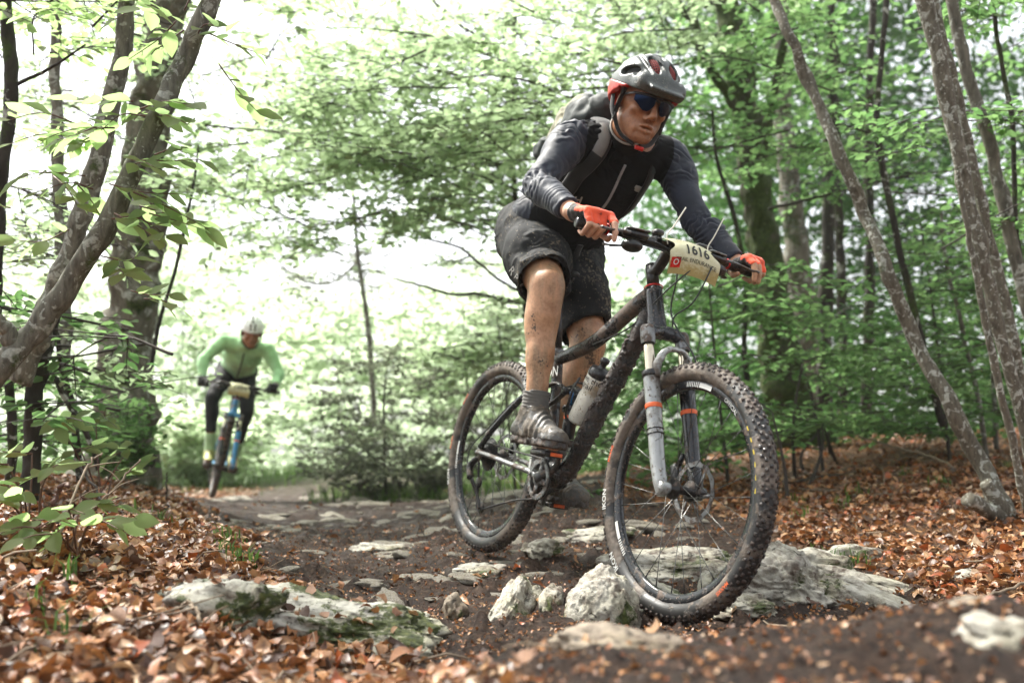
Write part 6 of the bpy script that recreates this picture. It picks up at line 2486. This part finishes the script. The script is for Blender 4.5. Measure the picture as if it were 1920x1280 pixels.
# undergrowth of beech on the right, behind the wheel
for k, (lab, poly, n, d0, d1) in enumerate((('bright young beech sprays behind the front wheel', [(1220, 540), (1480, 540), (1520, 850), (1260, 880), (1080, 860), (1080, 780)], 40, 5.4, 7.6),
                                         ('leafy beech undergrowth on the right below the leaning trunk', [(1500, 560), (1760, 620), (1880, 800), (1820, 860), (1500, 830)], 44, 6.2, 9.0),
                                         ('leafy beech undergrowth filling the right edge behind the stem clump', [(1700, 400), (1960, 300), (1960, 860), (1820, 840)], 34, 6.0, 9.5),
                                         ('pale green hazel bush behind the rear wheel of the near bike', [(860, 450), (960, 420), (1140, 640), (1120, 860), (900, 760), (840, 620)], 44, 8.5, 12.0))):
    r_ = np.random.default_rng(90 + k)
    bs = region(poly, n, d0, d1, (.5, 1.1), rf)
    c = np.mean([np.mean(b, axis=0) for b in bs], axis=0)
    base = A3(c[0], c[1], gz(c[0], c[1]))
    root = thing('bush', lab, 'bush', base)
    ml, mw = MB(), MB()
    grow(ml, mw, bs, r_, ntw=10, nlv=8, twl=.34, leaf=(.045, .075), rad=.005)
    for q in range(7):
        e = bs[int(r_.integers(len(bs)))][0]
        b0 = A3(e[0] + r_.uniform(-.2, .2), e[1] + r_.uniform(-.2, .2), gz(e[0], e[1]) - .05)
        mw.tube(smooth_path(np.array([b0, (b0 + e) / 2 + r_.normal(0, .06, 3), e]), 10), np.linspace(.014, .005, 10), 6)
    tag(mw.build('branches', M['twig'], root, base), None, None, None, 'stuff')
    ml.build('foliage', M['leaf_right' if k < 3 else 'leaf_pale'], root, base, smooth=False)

# ------------------------------------------------------------------ clearing behind
def bush(label, cx, cy, rx, ry, h, n, seed, leaf_m, leaf=(.07, .11), tw=.4, stems=5, name='bush', z0=.05):
    r = np.random.default_rng(seed)
    base = A3(cx, cy, gz(cx, cy))
    root = thing(name, label, 'bush', base)
    ml, mw = MB(), MB()
    bs = []
    while len(bs) < n:
        v = r.uniform(-1, 1, 3)
        if v[0] ** 2 + v[1] ** 2 + v[2] ** 2 > 1 or v[0] ** 2 + v[1] ** 2 + v[2] ** 2 < r.random() * .8:
            continue
        c = base + A3(v[0] * rx * (1 + .3 * r.normal() * .5), v[1] * ry, z0 * h + (v[2] + 1) / 2 * h * (1 + .25 * vnoise(np.array([[v[0] * 2, v[1] * 2, seed]]), 1.3, seed)[0]))
        a = r.uniform(0, 6.28)
        d = A3(math.cos(a), math.sin(a), r.uniform(-.3, .5)) * r.uniform(.35, .8) * (.6 + tw)
        bs.append((c - d * .5, c + d * .5))
    grow(ml, mw, bs, r, ntw=9, nlv=8, twl=tw, leaf=leaf, rad=.006, twig_tubes=False, flat=.7)
    for q in range(stems):
        e = bs[int(r.integers(len(bs)))][0]
        b0 = base + A3(r.uniform(-.3, .3) * rx, r.uniform(-.3, .3) * ry, -.05)
        mw.tube(smooth_path(np.array([b0, (b0 + e) / 2 + r.normal(0, .1, 3), e]), 10), np.linspace(.02, .006, 10), 6)
    tag(mw.build('branches', M['twig'], root, base), None, None, None, 'stuff')
    ml.build('foliage', M[leaf_m], root, base, smooth=False)
    return root


bush('dark olive bush at the edge of the clearing left of the rear wheel', -1.05, 10.0, .95, .8, 1.55, 62, 201, 'leaf_dark', (.04, .065), .3, 9)
bush('low dark bush beneath the olive bush beside the grass strip', -1.15, 9.6, .75, .5, .5, 45, 202, 'leaf_dark', (.04, .06), .25, 5)
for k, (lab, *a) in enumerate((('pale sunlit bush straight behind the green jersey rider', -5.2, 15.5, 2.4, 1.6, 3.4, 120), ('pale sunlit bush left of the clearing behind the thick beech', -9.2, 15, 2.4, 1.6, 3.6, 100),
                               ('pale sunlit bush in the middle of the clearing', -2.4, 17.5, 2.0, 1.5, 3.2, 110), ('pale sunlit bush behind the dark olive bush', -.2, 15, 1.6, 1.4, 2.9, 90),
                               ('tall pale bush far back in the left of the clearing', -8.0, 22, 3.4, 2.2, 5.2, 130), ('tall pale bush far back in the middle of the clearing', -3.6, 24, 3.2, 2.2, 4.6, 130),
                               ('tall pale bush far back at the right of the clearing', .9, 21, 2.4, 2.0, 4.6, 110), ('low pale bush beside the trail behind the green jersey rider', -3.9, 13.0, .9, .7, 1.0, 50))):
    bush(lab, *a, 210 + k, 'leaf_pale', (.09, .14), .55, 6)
tree('young_tree', 'thin bare trunk standing in the pale clearing above the olive bush', 'tree',
     [[(700, 800, 12, 6), (698, 700, 12, 6), (688, 600, 12, 5.5), (674, 500, 12, 5), (668, 440, 12, 4), (660, 330, 12, 3)], [(672, 490, 12, 2.5), (620, 530, 12, 2.5), (560, 522, 12, 2), (500, 470, 12, 1.5)], [(674, 500, 12, 2), (740, 470, 12, 2), (790, 420, 12, 1.5)]],
     'bark_grey', 'leaf_dark', region([(470, 430), (700, 420), (700, 540), (540, 570)], 18, 11, 13, (.5, .9), rf), 60, seg=8, n=36, disp=.004, ntw=8, nlv=6, twl=.35, leaf=(.045, .07), rad=.006)
# bare dark boughs reaching into the sky gap
for k, (lab, st) in enumerate((('bare dark bough curving into the white gap left of the rider', [(980, 560, 8.5, 4), (900, 553, 8.5, 4), (850, 552, 8.5, 3.5), (790, 535, 8.5, 3), (735, 522, 8.5, 2)]),
                               ('bare forked twig crossing the white gap above the curved bough', [(960, 540, 8, 4), (880, 475, 8, 3.5), (800, 450, 8, 3), (720, 440, 8, 2)]))):
    pass
root = thing('hornbeam', 'slender hornbeam behind the rider with bare dark boughs reaching left into the white gap', 'tree', at(1010, 860, 9.0))
mb = MB()
P, R = px_path([(1010, 880, 9, 9), (1000, 700, 9, 8.5), (985, 560, 9, 8), (970, 420, 9, 7), (960, 250, 9, 6), (965, 60, 9, 5), (970, -80, 9, 4)])
trunk_mesh(mb, P, R, 10, 50, True, 66)
mb.build('trunk', M['bark_dark'], root, at(1010, 860, 9.0))
for st in ([(982, 570, 9, 4), (900, 553, 8.8, 4), (850, 552, 8.7, 3.5), (790, 535, 8.6, 3), (735, 522, 8.5, 2)], [(985, 550, 9, 4), (930, 520, 8.9, 3.5), (870, 470, 8.8, 3.2), (800, 448, 8.7, 2.5), (720, 438, 8.6, 1.5)],
           [(880, 478, 8.8, 2.5), (860, 490, 8.7, 2.4), (835, 486, 8.7, 2), (790, 460, 8.7, 1.5)], [(960, 420, 9, 3), (900, 430, 8.9, 2.6), (820, 400, 8.8, 2)], [(970, 640, 9, 3), (900, 630, 8.9, 2.5), (850, 640, 8.9, 2)], [(965, 320, 9, 4), (860, 300, 8.9, 3), (760, 310, 8.8, 2)], [(962, 230, 9, 4), (860, 200, 8.9, 3), (740, 190, 8.8, 2)], [(1040, 180, 8.3, 4), (960, 110, 8.2, 4), (880, 60, 8.2, 3.5), (810, 0, 8.2, 3)]):
    mb = MB()
    P, R = px_path(st)
    mb.tube(smooth_path(P, 18) + np.random.default_rng(int(st[0][1])).normal(0, .006, (18, 3)), np.interp(np.linspace(0, len(R) - 1, 18), np.arange(len(R)), R), 7)
    mb.build('limb', M['bark_dark'], root, at(1010, 860, 9.0))
ml, mw = MB(), MB()
grow(ml, mw, region([(840, 250), (1000, 230), (960, 420), (900, 400)], 10, 8.3, 9.6, (.6, 1.0), rf) + region([(850, 560), (980, 560), (960, 720), (850, 700)], 12, 8.4, 9.6, (.5, .9), rf), np.random.default_rng(5), **BEECH)
ml.build('crown', M['leaf_canopy'], root, at(1010, 860, 9.0), smooth=False)
tag(mw.build('branches', M['twig'], root, at(1010, 860, 9.0)), None, None, None, 'stuff')

# far wood: one mass
def far_mass(name, label, boxes, leaf_m, seed):
    r = np.random.default_rng(seed)
    ml = MB()
    for (x0, x1, y0, y1, z0, z1, n, sz) in boxes:
        c = np.stack([r.uniform(x0, x1, n), r.uniform(y0, y1, n), r.uniform(z0, z1, n)], 1)
        keep = fbm(c, .55, 3, seed) > -.12
        c = c[keep]
        per = 14
        P = np.repeat(c, per, 0) + r.normal(0, .32, (len(c) * per, 3)) * A3(1, 1, .45)
        ax = r.normal(0, 1, P.shape) * A3(1, 1, .5)
        nr = A3(0, 0, 1) + r.normal(0, .6, P.shape)
        s = r.uniform(sz * .7, sz * 1.3, len(P))
        V, Q, R = leaf_cloud(P, ax, nr, s, s * .6, np.clip(.5 + .25 * r.normal(size=len(P)), 0, 1))
        ml.add(V, Q, None, R)
    o = ml.build(name, M[leaf_m], None, None, smooth=False)
    return tag(o, label, None, None, 'stuff')


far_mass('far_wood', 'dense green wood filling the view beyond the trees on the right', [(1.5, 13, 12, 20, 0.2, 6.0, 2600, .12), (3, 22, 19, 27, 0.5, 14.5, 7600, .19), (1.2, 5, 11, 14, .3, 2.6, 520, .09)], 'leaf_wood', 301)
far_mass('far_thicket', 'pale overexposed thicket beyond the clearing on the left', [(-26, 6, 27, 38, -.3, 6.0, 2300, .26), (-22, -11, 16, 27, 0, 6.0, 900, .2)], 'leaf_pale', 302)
# ------------------------------------------------------------------ the rider behind
def pose_matrix(yaw, roll, pit):
    R = np.stack([A3(math.sin(yaw), -math.cos(yaw), 0), A3(math.cos(yaw), math.sin(yaw), 0), A3(0, 0, 1)], 1)
    return R @ rotm((0, 1, 0), pit) @ rotm((1, 0, 0), roll)


R2 = pose_matrix(math.radians(19), math.radians(-9), math.radians(1.5))
O2 = at(422, 872, 8.9) - R2 @ FH
bike2 = thing('mountain_bike', 'black and blue mountain bike ridden by the person in the green jersey', 'bicycle')
root_at(bike2, R2, O2)
M2 = dict(M)
M2['frame'] = M['blue_frame']
M2['frame_clean'] = M['blue_frame']
M2['downtube'] = M['frame']
M2['fork_lower'] = M['frame']
build_bike(bike2, M2, False, .15)
STEER = -math.radians(11)
for o in list(bike2.children):
    nm = o.name.split('.')[0]
    if nm in ('fork', 'handlebar', 'number_plate', 'brake_lever') or (nm == 'wheel' and o.location.x > .3):
        p = Vector(P0 - BASE)
        rot = Matrix.Rotation(STEER, 4, Vector(AXS))
        o.matrix_local = Matrix.Translation(p) @ rot @ Matrix.Translation(-p) @ o.matrix_local
        o.matrix_local = o.matrix_local
fr_ = lambda q: P0 + rotm(AXS, STEER) @ (A3(*q) - P0)
bw2 = lambda *q: O2 + R2 @ A3(*q)
bf2 = lambda *q: O2 + R2 @ fr_(q)
K = {'hipR': bw2(.12, -.09, .93), 'hipL': bw2(.12, .09, .93), 'shR': bw2(.64, -.215, 1.13), 'shL': bw2(.64, .215, 1.13), 'neck': bw2(.71, 0, 1.16), 'head': bw2(.88, .02, 1.245),
     'elR': bw2(.73, -.355, .92), 'elL': bw2(.73, .355, .92), 'wrR': bf2(.845, -.335, .77), 'wrL': bf2(.845, .335, .77),
     'kneeR': bw2(.50, -.20, .60), 'kneeL': bw2(.38, .15, .52), 'ankR': bw2(.50, -.13, .10), 'ankL': bw2(.17, .125, .07)}
person2 = thing('person', 'cyclist in bright green jersey, white helmet and black tights riding the blue bike behind', 'person')
QO = bw2(.3, 0, -.37)
person2.location = Vector(QO)
B2 = limbs(K)
B2['torso'] = [(p[0], p[1], tuple(1.12 * x for x in p[2]), *p[3:]) if p[0] == 'e' else p for p in B2['torso']]
f2, u2b = nrmz(R2[:, 0]), nrmz(R2[:, 2])
HF2 = nrmz((.30, -.90, -.42))
RH2 = basis(HF2, A3(.04, 0, 1))
hp2, hs2 = head_prims(RH2, K['head'])
feet2 = {'R': (bw2(.43, -.12, .0), bw2(.73, -.135, -.045)), 'L': (bw2(.12, .12, -.03), bw2(.43, .13, -.06))}
hand2 = {}
for s, sg in (('R', -1), ('L', 1)):
    hand2[s] = hand_prims(sg, K['wr' + s], lambda y, sg=sg: bf2(.945 - .024 - .11 * (y - .235), sg * (y + .03), .731), f2, u2b, 1)
bd = []
for s in 'RL':
    bd += B2['arm' + s] + B2['shank' + s] + hand2[s][0] + [x for g_ in hand2[s][1] + hand2[s][2] for x in g_] + hand2[s][3] + foot_prims(*feet2[s], K['ank' + s], u2b)
F = Field(*bounds(bd + B2['torso'] + hp2, .03), .0062)
F.add(B2['torso'], -.014)
F.add(B2['thighR'] + B2['thighL'], -.014)
F.add(bd, -.001)
F.add([('c', K['head'] + RH2 @ A3(-.035, 0, -.06), K['neck'], .058, .064, .03)])
F.add(hp2)
F.sub(hs2, .004)
V, Q = F.surf()
V = relax(V, Q, 1)
mesh_obj('body', V, Q, M['skin_face'], person2, QO)
F = Field(*bounds(B2['torso'] + B2['armR'] + B2['armL'], .05), .0066)
F.add(B2['torso'], .006).add(B2['armR'] + B2['armL'], .008)
F.add([('c', K['neck'], K['neck'] + B2['u'] * .05 + B2['f'] * .02, .070, .066, .02)])
F.clip(B2['Hm'] + B2['u'] * .01, -B2['u'])
F.clip(K['neck'] + B2['u'] * .055, B2['u'] + B2['f'] * .2, (K['neck'] + B2['u'] * .06, .10))
for s in 'RL':
    F.clip(lerp(K['el' + s], K['wr' + s], .95), K['wr' + s] - K['el' + s], (K['wr' + s], .085))
sg2 = [(K['shR'], K['elR'], .05), (K['elR'], K['wrR'], .037), (K['shL'], K['elL'], .05), (K['elL'], K['wrL'], .037), (B2['Hm'], B2['Sm'], .13)]
j2 = garment('jersey', F, M['green_jersey'], person2, QO, lambda V, N: folds(V, N, sg2, .009, 18, 70), 1)
jb2 = BVHTree.FromPolygons([x.co[:] for x in j2.data.vertices], [p.vertices[:] for p in j2.data.polygons])
zp = []
for a in np.linspace(.15, 1.0, 16):
    p = B2['Hm'] + B2['u'] * a * B2['L'] + B2['f'] * .45
    h = jb2.ray_cast(Vector(p - QO), Vector(-B2['f']))
    if h[0] is not None:
        zp.append(np.array(h[0]) + B2['f'] * .004)
MB().tube(relax_path(np.array(zp), 2), .0065, 6).build('zip', M['strap'], person2)
tp = []
for s in 'RL':
    tp += [(p[0], p[1], p[2], p[3], p[4], .03) for p in B2['thigh' + s]] + B2['shank' + s]
F = Field(*bounds(tp + B2['torso'][:1], .03), .0062).add(B2['torso'][:1], .010).add(tp, .003)
for s in 'RL':
    F.clip(lerp(K['knee' + s], K['ank' + s], .66), K['ank' + s] - K['knee' + s], (K['ank' + s], .26))
garment('tights', F, M['tights'], person2, QO, lambda V, N: V + N * (.003 * fbm(V, 14, 3, 4))[:, None], 1)
for s, sg in (('R', -1), ('L', 1)):
    kn, an = K['knee' + s], K['ank' + s]
    F = field_of([('c', lerp(kn, an, .62), an, .046, .039, .02)] + B2['shank' + s][-4:], .006, .004)
    F.clip(lerp(kn, an, .68), kn - an)
    garment('sock', F, M['green_sock'], person2, QO, None, 1)
    heel, toe = feet2[s]
    d = nrmz(toe - heel)
    F = field_of(foot_prims(heel, toe, an, u2b)[:1] + [('e', toe - d * .055 + u2b * .028, (.055, .045, .034), basis(d, u2b), .02), ('c', an, heel + d * .08 + u2b * .05, .040, .045, .03), ('c', an, lerp(heel, toe, .55) + u2b * .045, .036, .035, .03)], .0055, .005)
    F.clip(heel + u2b * .012, -u2b)
    F.clip(an, -nrmz(kn - an) * -1)
    garment('shoe', F, M['yellow_shoe'], person2, QO, None, 1)
    F = field_of([('c', heel + d * .045 + u2b * .006, toe - d * .05 + u2b * .006, .042, .042, 0)], .0055)
    F.clip(heel + u2b * .016, u2b)
    garment('shoe_sole', F, M['sole'], person2, QO, None, 1)
    pa, px_, rs, th_ = hand2[s]
    F = field_of(pa + [x for g_ in px_ for x in g_] + [x for g_ in rs for x in g_] + th_, .005, .0035)
    garment('glove', F, M['strap'], person2, QO, None, 1)
build_helmet(person2, QO, RH2, K['head'], [M['white_helmet']], .0052, True, 'road')
for s in (-1, 1):
    T2 = lambda *v: K['head'] + RH2 @ A3(*v)
    MB().tube(smooth_path(np.array([T2(.03, s * .092, .03), T2(.01, s * .09, -.05), T2(.04, s * .05, -.13), T2(.06, 0, -.145)]), 16), .006, 6).build('helmet_strap', M['strap'], person2, QO)

# ------------------------------------------------------------------ near sprigs with single leaves
def fresh_leaf(seed):
    r = np.random.default_rng(seed)
    n = 6
    t = np.linspace(0, 1, n + 1)
    w_ = np.sin(np.pi * t ** .82) ** .9 * .29
    w_[0] = w_[-1] = .003
    bend, cup = r.uniform(.05, .5), r.uniform(.05, .3)
    V = []
    for k in (-1, -.5, 0, .5, 1):
        z = -bend * t ** 2 * .35 + cup * abs(k) * w_ * .7 + .012 * np.sin(t * 26) * abs(k) + r.normal(0, .008, n + 1) * abs(k)
        V.append(np.stack([t, k * w_, z], 1))
    V = np.vstack(V)
    i = np.arange(n)
    m = n + 1
    Q = np.vstack([np.stack([a * m + i, a * m + i + 1, (a + 1) * m + i + 1, (a + 1) * m + i], 1) for a in range(4)])
    return V, Q


FRESH = []
for k in range(10):
    V, Q = fresh_leaf(k)
    for tone in (.1, .45, .85):
        me = make_mesh('leaf', V, Q, None, True, np.full(len(V), tone))
        me.materials.append(M['leaf_near'])
        FRESH.append(me)
rs_ = np.random.default_rng(404)


def sprig(root, o, p, dirn, L, n, size):
    """twig with single leaves; leaves are objects under the twig"""
    d = nrmz(dirn)
    path = smooth_path(np.array([p, p + d * L * .5 + rs_.normal(0, .012, 3), p + d * L - A3(0, 0, .10 * L)]), 10)
    tw = MB().tube(path, np.linspace(.0028, .001, 10), 6).build('twig', M['twig_red'], root, o)
    sdv = nrmz(np.cross(d, A3(0, 0, 1)))
    for k in range(n):
        t = (k + .6) / n
        b = np.array([np.interp(t, np.linspace(0, 1, 10), path[:, c]) for c in range(3)])
        sg = 1 if k % 2 else -1
        ax = nrmz(d * .6 + sdv * sg * .8 * (1 if k < n - 1 else .1) + rs_.normal(0, .28, 3) - A3(0, 0, .10))
        nr = A3(0, -.55, 1) + rs_.normal(0, .38, 3)
        R = basis(ax, nr)
        s = size * rs_.uniform(.75, 1.2)
        lf = bpy.data.objects.new('leaf', FRESH[int(rs_.integers(len(FRESH)))])
        C.objects.link(lf)
        lf.parent = tw
        m = np.eye(4)
        m[:3, :3] = R * s
        m[:3, 3] = b - o
        lf.matrix_local = Matrix(m.tolist())


M['twig_red'] = plain('twig_red', (.09, .035, .02), .6)
lean = bpy.data.objects['leaning_tree']
lo = np.array(lean.location)
for (px, py, d, dx, dz, L, n) in ((262, 205, 3.0, 1, .1, .16, 6), (250, 190, 3.0, -1, .1, .15, 5), (300, 215, 2.95, .5, -.3, .12, 4), (215, 240, 3.0, -1, 0, .2, 7), (185, 235, 2.95, -.3, -.5, .13, 5), (150, 235, 3.1, -1, .1, .18, 5),
                                  (245, 300, 2.95, .8, .2, .18, 6), (290, 290, 2.9, 1, -.1, .12, 4), (160, 330, 3.05, -1, -.1, .16, 5), (140, 340, 3.05, .3, -.6, .12, 4), (205, 345, 2.95, .9, -.1, .2, 6), (250, 360, 2.9, .8, -.5, .2, 6), (215, 400, 2.9, .6, -.5, .17, 5), (280, 400, 2.9, 1, -.3, .13, 4),
                                  (130, 430, 3.1, -.6, -.2, .14, 4), (190, 480, 3.0, .8, .0, .15, 4), (215, 500, 3.0, .4, -.3, .1, 3), (330, 40, 3.1, -.5, -.5, .16, 5), (310, 30, 3.1, -1, .1, .16, 4), (385, 60, 3.1, 1, -.6, .22, 5), (410, 120, 3.1, .5, -.9, .16, 4), (345, 20, 3.1, .3, .5, .12, 4), (100, 330, 3.1, .5, -.8, .12, 3),
                                  (245, 545, 3.1, 1, .0, .12, 3), (20, 390, 3.2, -.5, -.4, .14, 3), (270, 560, 3.2, .8, -.2, .1, 3)):
    sprig(lean, lo, at(px, py, d), A3(dx, rs_.uniform(-.6, .2), dz * .6), L * 1.15, n + 2, .082)
    if n > 4:
        sprig(lean, lo, at(px + rs_.uniform(-25, 25), py + rs_.uniform(8, 30), d + rs_.uniform(-.05, .15)), A3(dx * .8, rs_.uniform(-.8, .4), -.1), L, n, .076)
# low broad leaved plants on the left bank
for k, (lab, spots) in enumerate((('fresh green broad leaved seedling at the far left on the leaf bank', [(15, 870, 2.75), (60, 850, 2.85), (95, 880, 2.75), (40, 920, 2.65), (10, 940, 2.6)]),
                                  ('fresh green seedling with drooping leaves right of the far left one', [(130, 960, 2.6), (180, 975, 2.55), (70, 990, 2.5), (150, 930, 2.7), (110, 1000, 2.5)]),
                                  ('spreading green seedling in front of the thick beech', [(215, 880, 4.0), (150, 840, 3.9), (180, 790, 4.1), (240, 845, 4.2), (110, 790, 3.8)]))):
    ps_ = [at(*q) for q in spots]
    c = np.mean(ps_, axis=0)
    base = A3(c[0], c[1] + .05, gz(c[0], c[1] + .05))
    root = thing('seedling', lab, 'plant', base)
    for q in ps_:
        st = MB().tube(smooth_path(np.array([base + rs_.normal(0, .02, 3) * A3(1, 1, 0) - A3(0, 0, .02), (base + q) / 2 + A3(0, 0, .03), q]), 8), np.linspace(.004, .002, 8), 6).build('stem', M['twig_red'], root, base)
        for j in range(2):
            sprig(root, base, q, A3(rs_.uniform(-1, 1), rs_.uniform(-.8, .2), rs_.uniform(-.2, .25)), .10, 4, .075 if k < 2 else .085)
# fern like yellowish shoots at the foot of the beech
fb = at(215, 880, 6.1)
root = thing('fern', 'yellow green fronds growing at the foot of the thick beech', 'fern', A3(fb[0], fb[1], gz(fb[0], fb[1])))
o = A3(fb[0], fb[1], gz(fb[0], fb[1]))
ml, mw = MB(), MB()
bs = []
for q in range(26):
    e = at(rs_.uniform(160, 285), rs_.uniform(750, 880), rs_.uniform(5.7, 6.2))
    bs.append((o * .4 + e * .6 - A3(0, 0, .1), e))
grow(ml, mw, bs, rs_, ntw=10, nlv=5, twl=.13, leaf=(.03, .055), rad=.003, droop=.05)
mw.build('stalks', M['twig'], root, o)
ml.build('fronds', M['leaf_right'], root, o, smooth=False)

# ------------------------------------------------------------------ sticks, stumps, grass
def stick(label, pts, rad, mat='twig_pale', forks=(), cat='stick'):
    P = [at(*p) for p in pts]
    o = P[0]
    mb = MB()
    path = smooth_path(np.array(P), 30) + rs_.normal(0, .0025, (30, 3))
    mb.tube(path, np.linspace(rad, rad * .55, 30), 7)
    for t, dx, dz, L in forks:
        b = path[int(t * 29)]
        mb.tube(smooth_path(np.array([b, b + A3(dx, rs_.uniform(-.3, .3), dz) * L * .5, b + A3(dx * 1.1, 0, dz * .8) * L]), 8), np.linspace(rad * .6, rad * .25, 8), 5)
    ob = mb.build('stick', M[mat], None, o)
    ob.location = Vector(o)
    return tag(ob, label, cat)


stick('long pale bent stick lying on the leaves at the lower right', [(1682, 1168, 2.35), (1715, 1155, 2.4), (1780, 1145, 2.45), (1850, 1118, 2.55), (1935, 1090, 2.6)], .007, forks=((.3, .6, -.1, .06),))
stick('thin pale twig leaning against the bank at far left', [(60, 1065, 2.6), (110, 1000, 2.7), (160, 880, 2.9), (190, 850, 2.95)], .005, forks=((.5, .7, .5, .12), (.7, .9, .2, .1)))
stick('pale forked twig tangle standing up on the left bank', [(130, 985, 2.9), (200, 930, 3.0), (262, 860, 3.1)], .0045, forks=((.35, .9, .3, .14), (.55, .8, .6, .1), (.7, -.6, .6, .1)))
stick('long thin twig hanging down the left bank', [(140, 860, 3.6), (180, 920, 3.5), (230, 1000, 3.35), (258, 1080, 3.2)], .005, 'twig')
stick('broken upright reddish stub at the left edge of the leaf bank', [(95, 985, 2.6), (102, 940, 2.62), (118, 910, 2.62), (128, 912, 2.6)], .009, 'twig_red')
stick('blurred forked twig standing at the front left of the mossy boulder', [(385, 1215, 2.0), (375, 1160, 2.05), (355, 1130, 2.1), (320, 1150, 2.1)], .005, forks=((.3, .6, .6, .08), (.5, -.8, -.2, .1)))
stick('pale twig lying across leaves in front of the mossy boulder', [(200, 1225, 1.95), (290, 1200, 2.0), (380, 1165, 2.1)], .005)
stick('thin upright twig at the bottom edge in the dirt', [(985, 1260, 1.75), (990, 1215, 1.78), (994, 1165, 1.8)], .003, forks=((.6, -.5, .5, .03),))
stick('thin seedling stalk standing on the crest right of the thick beech', [(312, 935, 5.4), (312, 905, 5.4), (313, 885, 5.4)], .006, 'twig')
stick('dark root end sticking out of the mud below the leaf bank', [(480, 1075, 3.1), (520, 1085, 3.1), (560, 1100, 3.05)], .008, 'twig', forks=((.5, .5, -.4, .08),))
stick('fallen dark stick lying behind the front wheel on the leaves', [(1480, 905, 6), (1560, 890, 6.2), (1680, 880, 6.5), (1760, 885, 6.4)], .008, 'twig')
stick('long pale dead branch leaning over the leaves at the right', [(1590, 812, 7), (1680, 838, 6.6), (1760, 860, 6.2), (1800, 885, 5.9)], .009, forks=((.5, .5, .4, .2),))
stick('dark horizontal dead bough crossing behind the leaning sapling', [(1440, 392, 7.6), (1540, 368, 7.5), (1650, 340, 7.4), (1790, 318, 7.3)], .013, 'twig', forks=((.4, .3, .7, .2),), cat='bough')
for lab, a, b in (('short cut pale stump leaning beside the base of the leaning sapling', (1848, 905, 4.25), (1888, 965, 4.25)), ('lower cut log end lying left of the leaning sapling base', (1815, 935, 4.15), (1878, 968, 4.25))):
    P = [at(*a), at(*b)]
    ob = MB().tube(np.array([P[0], P[0] * .5 + P[1] * .5, P[1]]), [.030, .033, .036], 14, n=14).build('log', M['bark_sapling'], None, P[1], disp=bark_disp(.006, 14))
    ob.location = Vector(P[1])
    tag(ob, lab, 'log')
# grass: tufts and the strip by the clearing
mb = MB()
tufts = [(430, 1010, 3.6, 26), (312, 985, 3.7, 16), (455, 1060, 3.2, 22), (440, 1075, 3.1, 14), (260, 945, 4.2, 12), (1440, 900, 6, 10), (1545, 985, 3.55, 40), (1605, 1000, 3.6, 20), (1520, 990, 3.5, 20), (1605, 905, 5.4, 16), (1495, 905, 5.2, 14), (1580, 925, 5.0, 14), (1505, 945, 4.6, 12), (1760, 890, 5.5, 18), (140, 1080, 2.4, 10), (60, 1130, 2.1, 8), (100, 1215, 1.9, 10), (1290, 905, 6.5, 12), (1880, 860, 6, 18), (1700, 880, 6, 12)]
G = []
for (px, py, d, n) in tufts:
    c = at(px, py, d)
    for _ in range(n):
        G.append((c[0] + rs_.normal(0, .03), c[1] + rs_.normal(0, .03), rs_.uniform(.05, .12)))
for _ in range(9000):
    y = rs_.uniform(10.5, 20)
    x = rs_.uniform(-9, 3)
    if green_mask(np.array([x]), np.array([y]))[0] > rs_.random() * .8:
        G.append((x, y, rs_.uniform(.08, .28)))
for _ in range(1500):
    y, x = rs_.uniform(9.0, 11.5), rs_.uniform(-1.9, .4)
    G.append((x, y, rs_.uniform(.08, .22)))
G = np.array(G)
z = ground_h(G[:, 0], G[:, 1])
n = len(G)
a = rs_.uniform(0, 6.28, n)
tl = np.stack([np.cos(a), np.sin(a), 0 * a], 1)
sdg = np.stack([-np.sin(a), np.cos(a), 0 * a], 1)
h = G[:, 2][:, None]
b = np.stack([G[:, 0], G[:, 1], z - .005], 1)
wd = .0022 + .012 * h
k1, k2 = rs_.uniform(.1, .35, (n, 1)), rs_.uniform(.4, 1.0, (n, 1))
m1 = b + h * (tl * k1 * .5 + A3(0, 0, .6))
m2 = b + h * (tl * k2 + A3(0, 0, .95) - A3(0, 0, .3) * k2)
V = np.stack([b - sdg * wd, b + sdg * wd, m1 + sdg * wd * .8, m1 - sdg * wd * .8, m2], 1).reshape(-1, 3)
i = np.arange(n)[:, None] * 5
mb.add(V, i + np.array([[0, 1, 2, 3]]), i + np.array([[3, 2, 4]]), np.repeat(rs_.random(n), 5))
tag(mb.build('grass', M['grass'], smooth=False), 'grass blades in small tufts and along the clearing', None, None, 'stuff')

# ------------------------------------------------------------------ haze in the clearing
HZ = 0.0010
hz = MB()
V = np.array([(x, y, z) for x in (-95, 95) for y in (-8, 165) for z in (-3.2, 13.0)], float)
hz.add(V, [[0, 1, 3, 2], [4, 6, 7, 5], [0, 4, 5, 1], [2, 3, 7, 6], [0, 2, 6, 4], [1, 5, 7, 3]])
m = bpy.data.materials.new('haze')
m.use_nodes = True
n_ = m.node_tree
n_.nodes.clear()
ou = n_.nodes.new('ShaderNodeOutputMaterial')
pv = n_.nodes.new('ShaderNodeVolumePrincipled')
pv.inputs['Color'].default_value = (.93, .97, .93, 1)
pv.inputs['Density'].default_value = HZ
pv.inputs['Anisotropy'].default_value = .35
n_.links.new(pv.outputs[0], ou.inputs['Volume'])
hzo = hz.build('haze', m, smooth=False)
tag(hzo, 'pale bright haze in the air of the wood', None, None, 'stuff')
sc.cycles.volume_bounces = 1
